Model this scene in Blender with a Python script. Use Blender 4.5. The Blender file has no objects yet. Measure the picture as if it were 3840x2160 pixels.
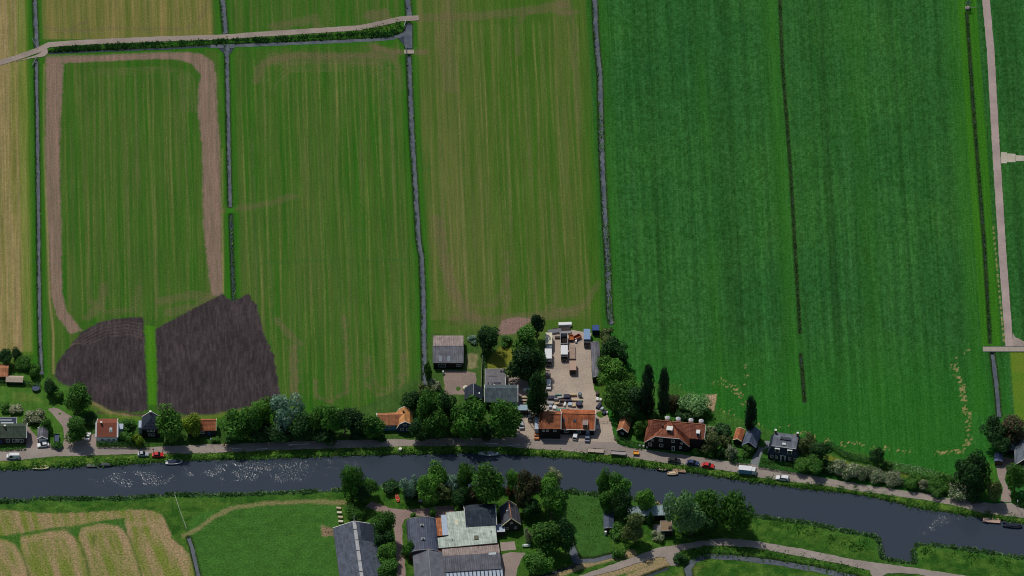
import bpy, math, random
import numpy as np
from mathutils import Vector, Matrix
random.seed(7); np.random.seed(7)
R_ = math.radians
sc = bpy.context.scene
COL = sc.collection
# ---------------- camera ----------------
TH = R_(45.0); F = 30000.0; S = 10.5; D = F / S
cam_d = bpy.data.cameras.new('camera'); cam = bpy.data.objects.new('camera', cam_d); COL.objects.link(cam)
cam.location = (0, -D*math.sin(TH), D*math.cos(TH)); cam.rotation_euler = (TH, 0, 0)
cam_d.sensor_width = 36; cam_d.lens = F/3840*36; cam_d.clip_start = 10; cam_d.clip_end = 20000
sc.camera = cam
# ---------------- sky, sun, exposure ----------------
SUN_EL, SUN_AZ = 59.0, 33.0          # azimuth: degrees to the left of straight away from the camera
w = bpy.data.worlds.new('World'); sc.world = w; w.use_nodes = True
sky = w.node_tree.nodes.new('ShaderNodeTexSky'); sky.sky_type = 'NISHITA'; sky.sun_disc = False
sky.sun_elevation = R_(SUN_EL); sky.sun_rotation = R_(-SUN_AZ)
bg = w.node_tree.nodes['Background']; bg.inputs['Strength'].default_value = 0.085
w.node_tree.links.new(sky.outputs['Color'], bg.inputs['Color'])
sd = bpy.data.lights.new('sun', 'SUN'); sd.energy = 3.35; sd.angle = R_(0.5); sd.color = (1.0, 0.955, 0.88)
so = bpy.data.objects.new('sun', sd); COL.objects.link(so)
sv = Vector((-math.sin(R_(SUN_AZ))*math.cos(R_(SUN_EL)), math.cos(R_(SUN_AZ))*math.cos(R_(SUN_EL)), math.sin(R_(SUN_EL))))
so.rotation_euler = sv.to_track_quat('Z', 'Y').to_euler(); so.location = sv*500
vs = sc.view_settings; vs.view_transform = 'Standard'; vs.look = 'None'; vs.exposure = -0.62; vs.gamma = 1
try: sc.cycles.pixel_filter_type = 'BLACKMAN_HARRIS'; sc.cycles.filter_width = 1.0; sc.cycles.pixel_filter_width = 1.0
except Exception: pass
# ---------------- photo pixel (3840 x 2160) -> world point at height h ----------------
def G(px, py, h=0.0):
    a = (px-1920)/F; b = (1080-py)/F
    dy = b*math.cos(TH)+math.sin(TH); dz = b*math.sin(TH)-math.cos(TH)
    t = (h-cam.location.z)/dz
    return (a*t, cam.location.y+dy*t, h)
ZM = {'Z1': (0, 1280, 2.786), 'Z2': (560, 1440, 4.025), 'Z3': (1080, 1440, 4.025), 'Z4': (1560, 1180, 3.813), 'Z5': (1500, 1480, 4.529),
      'Z6': (1980, 1180, 5.175), 'Z7': (1940, 1440, 4.83), 'Z8': (2280, 1400, 3.623), 'Y1': (2700, 1500, 4.025), 'Y2': (3240, 1500, 2.898),
      'Y3': (0, 1800, 3.389), 'Y4': (1200, 1740, 3.45), 'Y5': (1480, 1740, 3.45), 'Y6': (1900, 1740, 3.45), 'Y7': (2240, 1740, 3.45), 'Y8': (2800, 1800, 2.477),
      'X1': (0, 0, 2.683), 'X2': (960, 0, 2.683), 'X3': (1920, 0, 2.683), 'X4': (2880, 0, 2.683), 'X5': (0, 540, 1.958), 'X8': (2880, 540, 1.449), 'DD': (0, 0, 1/1.4907)}
def z(k, *pts):
    r = ZM[k]; out = [(r[0]+p[0]/r[2], r[1]+p[1]/r[2]) for p in pts]
    return out
def z1(k, x, y): return z(k, (x, y))[0]
# ---------------- colours: given as they look sunlit in the photo (sRGB 0-255) ----------------
KALB = 0.66
def lin(c): return [((v/255)/12.92 if v <= 10 else (((v/255)+.055)/1.055)**2.4) for v in c]
def alb(c, k=1.0): return [min(.85, v/KALB*k) for v in lin(c)]
# ---------------- materials ----------------
MATS = {}
def mat(name, rgb, rough=.85, noise=.18, nscale=1.5, kind='plain', k=1.0, spec=.3, metal=0, bump=0):
    if name in MATS: return MATS[name]
    m = bpy.data.materials.new(name); m.use_nodes = True; nt = m.node_tree; N = nt.nodes; L = nt.links
    b = N['Principled BSDF']; c = alb(rgb, k)
    b.inputs['Roughness'].default_value = rough; b.inputs['Specular IOR Level'].default_value = spec; b.inputs['Metallic'].default_value = metal
    tc = N.new('ShaderNodeTexCoord')
    n1 = N.new('ShaderNodeTexNoise'); n1.inputs['Scale'].default_value = nscale; n1.inputs['Detail'].default_value = 5
    L.new(tc.outputs['Object'], n1.inputs['Vector'])
    ramp = N.new('ShaderNodeMapRange'); ramp.inputs['From Min'].default_value = .3; ramp.inputs['From Max'].default_value = .7
    ramp.inputs['To Min'].default_value = 1-noise; ramp.inputs['To Max'].default_value = 1+noise
    L.new(n1.outputs['Fac'], ramp.inputs['Value'])
    last = ramp.outputs['Result']
    def mul(a, bb):
        q = N.new('ShaderNodeMath'); q.operation = 'MULTIPLY'; L.new(a, q.inputs[0]); L.new(bb, q.inputs[1]); return q.outputs[0]
    if kind in ('tile', 'sheet', 'thatch'):
        wv = N.new('ShaderNodeTexWave'); wv.wave_type = 'BANDS'
        wv.bands_direction = 'X' if kind == 'sheet' else 'Y'
        wv.inputs['Scale'].default_value = {'tile': .9, 'sheet': .45, 'thatch': .5}[kind]; wv.inputs['Distortion'].default_value = 1.2 if kind != 'sheet' else .5
        wv.inputs['Detail'].default_value = 3
        L.new(tc.outputs['Object'], wv.inputs['Vector'])
        r2 = N.new('ShaderNodeMapRange'); r2.inputs['To Min'].default_value = .88; r2.inputs['To Max'].default_value = 1.1
        L.new(wv.outputs['Fac'], r2.inputs['Value']); last = mul(last, r2.outputs['Result'])
        # weather streaks running down the slope
        mp = N.new('ShaderNodeMapping'); mp.inputs['Scale'].default_value = (2.2, .25, .25); L.new(tc.outputs['Object'], mp.inputs['Vector'])
        n2 = N.new('ShaderNodeTexNoise'); n2.inputs['Scale'].default_value = 1.0; n2.inputs['Detail'].default_value = 4; L.new(mp.outputs[0], n2.inputs['Vector'])
        r3 = N.new('ShaderNodeMapRange'); r3.inputs['From Min'].default_value = .3; r3.inputs['From Max'].default_value = .7; r3.inputs['To Min'].default_value = .7; r3.inputs['To Max'].default_value = 1.24
        L.new(n2.outputs['Fac'], r3.inputs['Value']); last = mul(last, r3.outputs['Result'])
        n3 = N.new('ShaderNodeTexNoise'); n3.inputs['Scale'].default_value = .45; n3.inputs['Detail'].default_value = 6; n3.inputs['Roughness'].default_value = .7; L.new(tc.outputs['Object'], n3.inputs['Vector'])
        r4 = N.new('ShaderNodeMapRange'); r4.inputs['From Min'].default_value = .32; r4.inputs['From Max'].default_value = .62; r4.inputs['To Min'].default_value = .72; r4.inputs['To Max'].default_value = 1.12
        L.new(n3.outputs['Fac'], r4.inputs['Value']); last = mul(last, r4.outputs['Result'])
        bp = N.new('ShaderNodeBump'); bp.inputs['Strength'].default_value = .35; bp.inputs['Distance'].default_value = .08
        L.new(wv.outputs['Fac'], bp.inputs['Height']); L.new(bp.outputs[0], b.inputs['Normal'])
    if kind == 'ground':
        n2 = N.new('ShaderNodeTexNoise'); n2.inputs['Scale'].default_value = .12; n2.inputs['Detail'].default_value = 6; L.new(tc.outputs['Object'], n2.inputs['Vector'])
        r3 = N.new('ShaderNodeMapRange'); r3.inputs['From Min'].default_value = .3; r3.inputs['From Max'].default_value = .7; r3.inputs['To Min'].default_value = .82; r3.inputs['To Max'].default_value = 1.15
        L.new(n2.outputs['Fac'], r3.inputs['Value']); last = mul(last, r3.outputs['Result'])
    mx = N.new('ShaderNodeVectorMath'); mx.operation = 'SCALE'; mx.inputs[0].default_value = c
    L.new(last, mx.inputs['Scale']); L.new(mx.outputs[0], b.inputs['Base Color'])
    MATS[name] = m; return m
def leafmat(name, rgb, k=1.0, second=None, frac=.5):
    if name in MATS: return MATS[name]
    m = bpy.data.materials.new(name); m.use_nodes = True; nt = m.node_tree; N = nt.nodes; L = nt.links
    b = N['Principled BSDF']; out = N['Material Output']; c = alb(rgb, k)
    b.inputs['Roughness'].default_value = .6; b.inputs['Specular IOR Level'].default_value = .25
    at = N.new('ShaderNodeAttribute'); at.attribute_name = 'tint'
    oi = N.new('ShaderNodeObjectInfo')
    r0 = N.new('ShaderNodeMapRange'); r0.inputs['To Min'].default_value = .55; r0.inputs['To Max'].default_value = 1.5; L.new(at.outputs['Fac'], r0.inputs['Value'])
    r1 = N.new('ShaderNodeMapRange'); r1.inputs['To Min'].default_value = .82; r1.inputs['To Max'].default_value = 1.2; L.new(oi.outputs['Random'], r1.inputs['Value'])
    q = N.new('ShaderNodeMath'); q.operation = 'MULTIPLY'; L.new(r0.outputs[0], q.inputs[0]); L.new(r1.outputs[0], q.inputs[1])
    mx = N.new('ShaderNodeVectorMath'); mx.operation = 'SCALE'; L.new(q.outputs[0], mx.inputs['Scale'])
    c2 = alb(second, k) if second else [min(.8, c[0]*1.35), c[1]*1.05, c[2]*.9]
    at2 = N.new('ShaderNodeAttribute'); at2.attribute_name = 'mixv'
    mm = N.new('ShaderNodeMix'); mm.data_type = 'RGBA'; mm.inputs[6].default_value = (*c, 1); mm.inputs[7].default_value = (*c2, 1)
    rr = N.new('ShaderNodeMapRange'); rr.inputs['From Min'].default_value = 1-frac-.05; rr.inputs['From Max'].default_value = 1-frac+.05
    L.new(at2.outputs['Fac'], rr.inputs['Value']); L.new(rr.outputs[0], mm.inputs[0]); L.new(mm.outputs[2], mx.inputs[0])
    L.new(mx.outputs[0], b.inputs['Base Color'])
    tr = N.new('ShaderNodeBsdfTranslucent'); L.new(mx.outputs[0], tr.inputs['Color'])
    ms = N.new('ShaderNodeMixShader'); ms.inputs[0].default_value = .3
    L.new(b.outputs[0], ms.inputs[1]); L.new(tr.outputs[0], ms.inputs[2]); L.new(ms.outputs[0], out.inputs['Surface'])
    MATS[name] = m; return m
def glass():
    if 'window_glass' in MATS: return MATS['window_glass']
    m = bpy.data.materials.new('window_glass'); m.use_nodes = True; b = m.node_tree.nodes['Principled BSDF']
    b.inputs['Base Color'].default_value = (.015, .02, .025, 1); b.inputs['Roughness'].default_value = .08; b.inputs['Specular IOR Level'].default_value = .6
    MATS['window_glass'] = m; return m
# ---------------- tagging ----------------
def tag(o, label=None, cat=None, group=None, kind=None):
    if label: o['label'] = label
    if cat: o['category'] = cat
    if group: o['group'] = group
    if kind: o['kind'] = kind
    return o
def empty(name, loc, rz=0, label=None, cat=None, group=None):
    o = bpy.data.objects.new(name, None); COL.objects.link(o); o.location = loc; o.rotation_euler = (0, 0, rz); o.empty_display_size = .3
    tag(o, label, cat, group); return o
def copy_tree(o, parent=None):
    c = o.copy(); COL.objects.link(c)
    if parent is not None: c.parent = parent
    for ch in list(o.children): copy_tree(ch, c)
    return c
# ---------------- mesh builder ----------------
class MB:
    def __init__(s): s.v = []; s.f = []
    def add(s, vs_, fs):
        n = len(s.v); s.v += [tuple(p) for p in vs_]; s.f += [tuple(n+i for i in f) for f in fs]; return s
    def box(s, x0, x1, y0, y1, z0, z1_):
        return s.add([(x0, y0, z0), (x1, y0, z0), (x1, y1, z0), (x0, y1, z0), (x0, y0, z1_), (x1, y0, z1_), (x1, y1, z1_), (x0, y1, z1_)],
                     [(3, 2, 1, 0), (4, 5, 6, 7), (0, 1, 5, 4), (1, 2, 6, 5), (2, 3, 7, 6), (3, 0, 4, 7)])
    def slab(s, pts, t):            # polygon thickened downwards by t
        n = len(pts); vs_ = list(pts)+[(p[0], p[1], p[2]-t) for p in pts]
        fs = [tuple(range(n)), tuple(range(2*n-1, n-1, -1))]+[(i, i+n, (i+1) % n+n, (i+1) % n) for i in range(n)]
        return s.add(vs_, fs)
    def prism(s, poly, z0, z1_):
        return s.slab([(p[0], p[1], z1_) for p in poly], z1_-z0)
    def tube(s, a, b, ra, rb=None, n=8, cap=True):
        rb = ra if rb is None else rb; a = Vector(a); b = Vector(b); d = (b-a)
        if d.length < 1e-6: return s
        q = d.to_track_quat('Z', 'Y'); vs_ = []
        for p, r in ((a, ra), (b, rb)):
            for i in range(n):
                t = 2*math.pi*i/n; vs_.append(p+q @ Vector((r*math.cos(t), r*math.sin(t), 0)))
        fs = [(i, (i+1) % n, (i+1) % n+n, i+n) for i in range(n)]
        if cap: fs += [tuple(range(n-1, -1, -1)), tuple(range(n, 2*n))]
        return s.add(vs_, fs)
    def path(s, pts, r, n=6):
        for a, b in zip(pts, pts[1:]): s.tube(a, b, r, r, n)
        return s
    def ball(s, c, rx, ry=None, rz=None, n=12, m=8):
        ry = rx if ry is None else ry; rz = rx if rz is None else rz
        vs_ = [(c[0], c[1], c[2]+rz)]
        for j in range(1, m):
            ph = math.pi*j/m
            for i in range(n):
                t = 2*math.pi*i/n; vs_.append((c[0]+rx*math.sin(ph)*math.cos(t), c[1]+ry*math.sin(ph)*math.sin(t), c[2]+rz*math.cos(ph)))
        vs_.append((c[0], c[1], c[2]-rz)); fs = [(0, 1+i, 1+(i+1) % n) for i in range(n)]
        for j in range(m-2):
            for i in range(n): fs.append((1+j*n+i, 1+(j+1)*n+i, 1+(j+1)*n+(i+1) % n, 1+j*n+(i+1) % n))
        e = len(vs_)-1; fs += [(e, 1+(m-2)*n+(i+1) % n, 1+(m-2)*n+i) for i in range(n)]
        return s.add(vs_, fs)
    def torus(s, c, R, r, axis='y', n=18, m=6):
        vs_ = []
        for i in range(n):
            t = 2*math.pi*i/n
            for j in range(m):
                p = 2*math.pi*j/m; rr = R+r*math.cos(p); a, b, h = rr*math.cos(t), rr*math.sin(t), r*math.sin(p)
                vs_.append((c[0]+a, c[1]+h, c[2]+b) if axis == 'y' else (c[0]+a, c[1]+b, c[2]+h))
        fs = [(i*m+j, ((i+1) % n)*m+j, ((i+1) % n)*m+(j+1) % m, i*m+(j+1) % m) for i in range(n) for j in range(m)]
        return s.add(vs_, fs)
    def loft(s, rings, cap=True):
        n = len(rings[0]); vs_ = [p for r in rings for p in r]
        fs = [(k*n+i, k*n+(i+1) % n, (k+1)*n+(i+1) % n, (k+1)*n+i) for k in range(len(rings)-1) for i in range(n)]
        if cap: fs += [tuple(range(n-1, -1, -1)), tuple((len(rings)-1)*n+i for i in range(n))]
        return s.add(vs_, fs)
    def build(s, name, m, parent=None, bevel=0, smooth=False):
        me = bpy.data.meshes.new(name); me.from_pydata(s.v, [], s.f); me.validate(); me.update()
        import bmesh
        bm = bmesh.new(); bm.from_mesh(me); bmesh.ops.recalc_face_normals(bm, faces=bm.faces); bm.to_mesh(me); bm.free()
        if smooth: me.polygons.foreach_set('use_smooth', [True]*len(me.polygons))
        me.materials.append(m)
        o = bpy.data.objects.new(name, me); COL.objects.link(o)
        if parent is not None: o.parent = parent
        if bevel:
            md = o.modifiers.new('bevel', 'BEVEL'); md.width = bevel; md.segments = 2; md.limit_method = 'ANGLE'
        return o
# =====================================================================  GROUND, WATER, ROADS
def W2(pts): return [G(p[0], p[1])[:2] for p in pts]
def axis_coords(lo, hi, dx):
    core = list(np.arange(lo, hi+dx/2, dx)); out = []; s = dx; c = core[-1]
    while c < 2600: s *= 1.35; c += s; out.append(c)
    s = dx; c = core[0]; inn = []
    while c > -2600: s *= 1.35; c -= s; inn.append(c)
    return np.array(inn[::-1]+core+out)
gx = axis_coords(-194, 194, .38); gy = axis_coords(-156, 160, .55)
NX, NY = len(gx), len(gy)
GX, GY = np.meshgrid(gx, gy)
def hashn(ix, iy, s):
    h = (ix.astype(np.int64)*374761393+iy.astype(np.int64)*668265263+s*974711) & 0x7fffffff
    h = ((h ^ (h >> 13))*1274126177) & 0x7fffffff
    h = (h ^ (h >> 16)) & 0xffff
    return h/65535.0
def vnoise(x, y, s=0):
    ix = np.floor(x); iy = np.floor(y); fx = x-ix; fy = y-iy; ix = ix.astype(np.int64); iy = iy.astype(np.int64)
    fx = fx*fx*(3-2*fx); fy = fy*fy*(3-2*fy)
    a = hashn(ix, iy, s); b = hashn(ix+1, iy, s); c = hashn(ix, iy+1, s); d = hashn(ix+1, iy+1, s)
    return (a*(1-fx)+b*fx)*(1-fy)+(c*(1-fx)+d*fx)*fy
def fbm(x, y, s=0, o=4):
    t = 0; a = .5; n = 0
    for i in range(o): t = t+a*vnoise(x*2**i, y*2**i, s+i*17); n += a; a *= .5
    return t/n
def seg_d2(X, Y, a, b):
    ax, ay = a; bx_, by = b; ux, uy = bx_-ax, by-ay; L2 = ux*ux+uy*uy+1e-9
    t = np.clip(((X-ax)*ux+(Y-ay)*uy)/L2, 0, 1)
    return (X-ax-t*ux)**2+(Y-ay-t*uy)**2
def bbox_idx(pts, pad):
    xs = [p[0] for p in pts]; ys = [p[1] for p in pts]
    i0, i1 = np.searchsorted(gx, min(xs)-pad), np.searchsorted(gx, max(xs)+pad)
    j0, j1 = np.searchsorted(gy, min(ys)-pad), np.searchsorted(gy, max(ys)+pad)
    return slice(j0, max(j1, j0+1)), slice(i0, max(i1, i0+1))
def line_dist(pts, pad=6):
    """distance field to polyline given in world coords"""
    out = np.full(GX.shape, 99.0)
    for a, b in zip(pts, pts[1:]):
        sl = bbox_idx([a, b], pad); X = GX[sl]; Y = GY[sl]
        if X.size: out[sl] = np.minimum(out[sl], np.sqrt(seg_d2(X, Y, a, b)))
    return out
def poly_sd(pts, pad=6):
    """signed distance, negative inside"""
    sl = bbox_idx(pts, pad); X = GX[sl]; Y = GY[sl]; d = np.full(X.shape, 1e9); ins = np.zeros(X.shape, bool)
    n = len(pts)
    for i in range(n):
        a = pts[i]; b = pts[(i+1) % n]; d = np.minimum(d, seg_d2(X, Y, a, b))
        c = ((a[1] > Y) != (b[1] > Y)); den = (b[1]-a[1]) if abs(b[1]-a[1]) > 1e-9 else 1e-9
        ins ^= c & (X < (b[0]-a[0])*(Y-a[1])/den+a[0])
    out = np.full(GX.shape, 99.0); out[sl] = np.where(ins, -1, 1)*np.sqrt(d); return out
def sm(v, e0, e1): t = np.clip((v-e0)/(e1-e0), 0, 1); return t*t*(3-2*t)
# ---- water outlines
north_bank = [(-1500, 1775), (0, 1759), (126, 1754), (323, 1743), (430, 1741), (560, 1732), (622, 1730), (684, 1724), (858, 1719), (1120, 1713), (1229, 1707), (1403, 1703), (1500, 1701),
              (1640, 1698), (1796, 1693), (1952, 1703), (2060, 1710), (2168, 1717), (2280, 1733), (2340, 1737), (2434, 1752), (2473, 1758), (2570, 1764), (2700, 1786), (2749, 1792), (2770, 1796), (2948, 1820),
              (3246, 1855), (3447, 1902), (3685, 1938), (3840, 1962), (5600, 2230)]
south_bank = [(-1500, 1905), (0, 1878), (103, 1877), (139, 1868), (295, 1869), (472, 1868), (649, 1853), (755, 1855), (894, 1854), (1043, 1848), (1192, 1841), (1289, 1834), (1403, 1834), (1449, 1815),
              (1500, 1815), (1567, 1827), (1700, 1832), (1871, 1836), (1950, 1842), (2016, 1844), (2103, 1841), (2190, 1847), (2248, 1856), (2349, 1865), (2407, 1879), (2455, 1883), (2478, 1903), (2500, 1914),
              (2560, 1925), (2700, 1935), (2824, 1934), (3042, 1961), (3163, 1989), (3284, 2010), (3300, 2034), (3306, 2090), (3337, 2099), (3430, 2111), (3426, 2058), (3446, 2038), (3567, 2050),
              (3728, 2074), (3840, 2091), (5600, 2400)]
river = W2(north_bank+south_bank[::-1])
ditches = [  # (points, width m)
    ([(125, -700), (130, 0), (135, 110), (138, 176)], 1.3), ([(136, 226), (141, 540), (147, 1100), (150, 1280), (156, 1398)], .95),
    ([(820, -700), (835, 0), (846, 122)], 1.6), ([(850, 165), (855, 400), (858, 560), (863, 772)], 1.1), ([(866, 806), (870, 960), (877, 1122)], 1.0),
    ([(1520, -700), (1530, 0), (1534, 56)], 1.9), ([(1533, 92), (1533, 176)], 2.4), ([(1533, 212), (1545, 500), (1560, 740), (1570, 900), (1581, 965), (1588, 1150), (1590, 1300), (1593, 1440)], 1.5),
    ([(186, 196), (420, 186), (640, 178), (800, 168)], .9), ([(790, 170), (960, 165), (1200, 155), (1390, 146), (1470, 140), (1518, 122)], 1.5),
    ([(2215, -700), (2230, 0), (2237, 150), (2250, 290), (2256, 560), (2268, 800), (2280, 1000), (2286, 1175), (2292, 1210)], 1.6),
    ([(2910, -700), (2925, 0), (2935, 250), (2965, 640), (3000, 1250)], .1), ([(3003, 1330), (3018, 1505)], .35),
    ([(3626, 48), (3650, 400), (3690, 900), (3713, 1285)], .3), ([(3722, 1326), (3736, 1430), (3747, 1560)], 1.25),
    ([(708, 2016), (722, 2060), (745, 2160), (800, 2420)], 1.15),
    ([(2118, 2010), (2140, 2045), (2165, 2105)], 2.6), ([(2165, 2100), (2230, 2098), (2300, 2080)], 1.7), ([(1960, 2180), (2050, 2150), (2150, 2122)], .8),
    ([(2600, 2330), (2590, 2180), (2580, 2130), (2600, 2100), (2650, 2082), (2760, 2088), (2900, 2105), (3050, 2130), (3200, 2162), (3400, 2230)], 2.2),
    ([(2300, 2220), (2420, 2160), (2500, 2130)], 1.0)]
sdw = poly_sd(river, 12)
for pts, wd in ditches:
    sdw = np.minimum(sdw, line_dist(W2(pts), 5)-wd/2)
tri = W2([(1495, 140), (1533, 88), (1545, 120), (1545, 170), (1520, 168)]); sdw = np.minimum(sdw, poly_sd(tri))
tri = W2([(815, 170), (880, 168), (862, 200), (845, 200)]); sdw = np.minimum(sdw, poly_sd(tri))
wob = (fbm(GX*.5, GY*.5, 3, 3)-.5)*.9
sdw_w = sdw+wob*np.clip((3-np.abs(sdw))/3, 0, 1)*.55
Z = np.clip(-.6+sdw_w*1.15, -1.7, 0)
Z = np.where(sdw > 90, 0, Z)
Z += np.where(sdw > 1, (fbm(GX*.08, GY*.08, 11, 3)-.5)*.25, 0)
# ---- field coordinate: the ditches lean a little, so does everything sown along them
lean = []
for p0, p1 in (((130, 0), (155, 1400)), ((1530, 0), (1593, 1440)), ((2925, 0), (3020, 1520)), ((3626, 45), (3713, 1290))):
    a = G(*p0); b = G(*p1); lean.append(((a[0]+b[0])/2, (b[0]-a[0])/(b[1]-a[1])))
kb, ka = np.polyfit([q[0] for q in lean], [q[1] for q in lean], 1)
U = GX-(ka+kb*GX)*GY
def ux(px, py=700): p = G(px, py); return p[0]-(ka+kb*p[0])*p[1]
# ---- albedo of the ground
def C(c): return np.array(alb(c)).reshape(1, 1, 3)
A = np.zeros((NY, NX, 3)); A[:] = C((54, 90, 26))
def put(mask, c, k=1.0):
    m = (mask*k)[..., None]; col = c if isinstance(c, np.ndarray) else C(c); A[:] = A*(1-m)+col*m
def mixc(t, c0, c1): t = np.clip(t, 0, 1)[..., None]; return C(c0)*(1-t)+C(c1)*t
n_big = fbm(GX*.03, GY*.03, 5, 4); n_mid = fbm(GX*.15, GY*.15, 9, 4); n_fin = fbm(GX*.9, GY*.9, 21, 2)
streak = fbm(U*1.1, GY*.035, 31, 3); streak2 = fbm(U*.45, GY*.015, 37, 3); streakf = vnoise(U*1.7, GY*.12, 41)
def fieldmask(x0, x1, y0, y1, soft=.5):   # bounds by photo x (along lean) and photo y
    u0 = ux(x0) if x0 > -900 else -9999; u1 = ux(x1) if x1 < 5000 else 9999
    ya = G(1920, y1)[1] if y1 < 5000 else -9999; yb = G(1920, y0)[1] if y0 > -900 else 9999
    return sm(U, u0-soft, u0+soft)*sm(-U, -u1-soft, -u1+soft)*sm(GY, ya-soft, ya+soft)*sm(-GY, -yb-soft, -yb+soft)
# mown meadows 1-3
g_m = mixc((streak-.25)*1.8, (40, 86, 18), (66, 88, 34))
g_m = g_m*(.9+.2*streakf[..., None])*(.93+.16*n_mid[..., None])
north = fieldmask(-999, 2236, -999, 1740)
put(north, g_m)
put(north, mixc((streak2-.3)*2, (42, 88, 18), (80, 88, 44)), .35)
# dry wide bands in meadow 3
band = np.exp(-((U-ux(1690))/5.5)**2)+.9*np.exp(-((U-ux(1600))/2.5)**2)+.45*np.exp(-((U-ux(1800))/4)**2)+.5*np.exp(-((U-ux(2130))/2.5)**2)
put(fieldmask(1590, 2205, -999, 1200)*np.clip(band*(.25+1.1*streak), 0, 1), (108, 98, 62), .48)
put(fieldmask(1590, 2225, -999, 1250), (78, 92, 30), .2)
# thin straw lines left by the rake
rs = np.random.RandomState(5)
def lines(px0, px1, y0, y1, n, c, k, wmin=.22, wmax=.45):
    fm = fieldmask(px0, px1, y0, y1, 2)
    for i in range(n):
        px = px0+(px1-px0)*(i+.5+rs.uniform(-.35, .35))/n; u0 = ux(px); wd = rs.uniform(wmin, wmax)
        wig = (vnoise(GY*.03, GY*0+i, 77+i)-.5)*1.2
        g = np.exp(-((U-u0-wig)/wd)**2)*np.clip(vnoise(GY*.03, GY*0+3*i, 5+i)*1.8-.35, 0, 1)*(.25+.9*n_fin)
        put(fm*np.clip(g, 0, 1), c, k*rs.uniform(.5, 1))
lines(240, 740, 260, 1190, 15, (122, 116, 66), .6, .2, .34); lines(250, 730, 260, 1190, 10, (92, 86, 58), .42, .4, .9)
lines(900, 1530, 220, 1490, 14, (124, 118, 68), .65, .2, .34); lines(900, 1530, 230, 1480, 10, (96, 90, 62), .45, .4, .9)
lines(1610, 2210, 90, 1170, 15, (128, 116, 72), .6, .2, .34); lines(1620, 2210, 90, 1190, 9, (108, 96, 68), .5, .5, 1.2)
lines(870, 1500, -600, 110, 12, (110, 100, 66), .7)
for px0, px1, y0, y1, n_, c_ in ((262, 730, 270, 1200, 7, (108, 106, 62)), (900, 1525, 225, 1500, 9, (112, 112, 62)), (1625, 2215, 70, 1190, 8, (118, 108, 70)), (880, 1500, -500, 100, 7, (100, 98, 56))):
    fm_ = fieldmask(px0-8, px1+8, y0, y1, 1.5)
    for i in range(n_):
        u0 = ux(px0+(px1-px0)*(i+.5+rs.uniform(-.15, .15))/n_); wg = (vnoise(GY*.02, GY*0+i, 177+i)-.5)*1.4
        for off in (-.95, .95): put(fm_*np.exp(-((U-u0-wg-off)/.24)**2)*(.35+.65*vnoise(GY*.5, GY*0+i+off, 33))*(.55+.45*vnoise(GY*.03, GY*0+i, 55)), c_, .5)
for o_ in range(5):
    for pts_ in ([(640+o_*14, 250+o_*4), (300-o_*2+10, 262+o_*7)], [(700-o_*9, 262+o_*6), (728-o_*12, 300+o_*9), (735-o_*14, 420)], [(960+o_*16, 360), (968+o_*16, 285+o_*8), (1030+o_*14, 240+o_*7), (1400-o_*10, 236+o_*7), (1480-o_*12, 270+o_*8), (1500-o_*12, 350)]):
        d_ = line_dist(W2(pts_), 3); put(np.exp(-(d_/.3)**2)*north*np.clip(fbm(GX*.12, GY*.12, 400, 3)*2.4-.7, 0, 1), (104, 94, 64), .5)
# the yellow hay fields on the far left
hay = fieldmask(-999, 108, -999, 1318)+fieldmask(172, 815, -999, 146)
hayc = mixc((fbm(U*.9, GY*.02, 51, 3)-.25)*1.9, (108, 106, 54), (134, 116, 80))
put(np.clip(hay, 0, 1), hayc*(.85+.3*streakf[..., None])*(.9+.2*n_fin[..., None]), .93)
put(fieldmask(172, 815, -999, 146), mixc((streak-.3)*2.4, (78, 92, 34), (108, 102, 54)), .7)
lines(10, 100, -500, 1290, 6, (148, 128, 92), .6, .3, .8)
put(fieldmask(76, 118, -999, 1330, .8), (84, 108, 34), .6)
# head-land strips of brown grass
def stroke(pts, wd, c, k=1.0, soft=.5, rough=.0, key=0):
    d = line_dist(W2(pts), wd+3)
    if rough: d = d+(fbm(GX*.6, GY*.6, 61+key, 3)-.5)*rough
    m = 1-sm(d, wd/2-soft, wd/2+soft); put(m, c, k); return m
def area(pts, c, k=1.0, soft=.5, rough=.0, key=0):
    d = poly_sd(W2(pts), 5)
    if rough: d = d+(fbm(GX*.7, GY*.7, 71+key, 3)-.5)*rough
    m = 1-sm(d, -soft, soft); put(m, c, k); return m
TAN = (118, 98, 84)
tanc = C(TAN)*(.84+.32*fbm(U*1.3, GY*.2, 88, 3)[..., None])
def strip(left, right, k=1):
    area(left+right[::-1], tanc, k*.95, .5, .9, 2)
strip([(172, 205), (174, 300), (168, 540), (172, 700), (182, 900), (190, 1100), (212, 1180), (262, 1252)], [(238, 240), (236, 310), (224, 540), (226, 700), (231, 900), (233, 1100), (252, 1170), (308, 1240)])
strip([(175, 202), (340, 207), (560, 196), (690, 194), (760, 203), (800, 232), (811, 290), (815, 420), (826, 540), (830, 850), (833, 1110)],
      [(178, 238), (340, 232), (560, 222), (660, 222), (720, 240), (752, 280), (744, 330), (742, 420), (757, 540), (762, 850), (793, 1110)])
stroke([(165, 240), (163, 540), (178, 900), (186, 1120), (200, 1250), (200, 1400)], .6, (150, 128, 88), .6, .4)
stroke([(833, 560), (836, 900), (837, 1100)], .5, (150, 128, 88), .6, .4)
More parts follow.
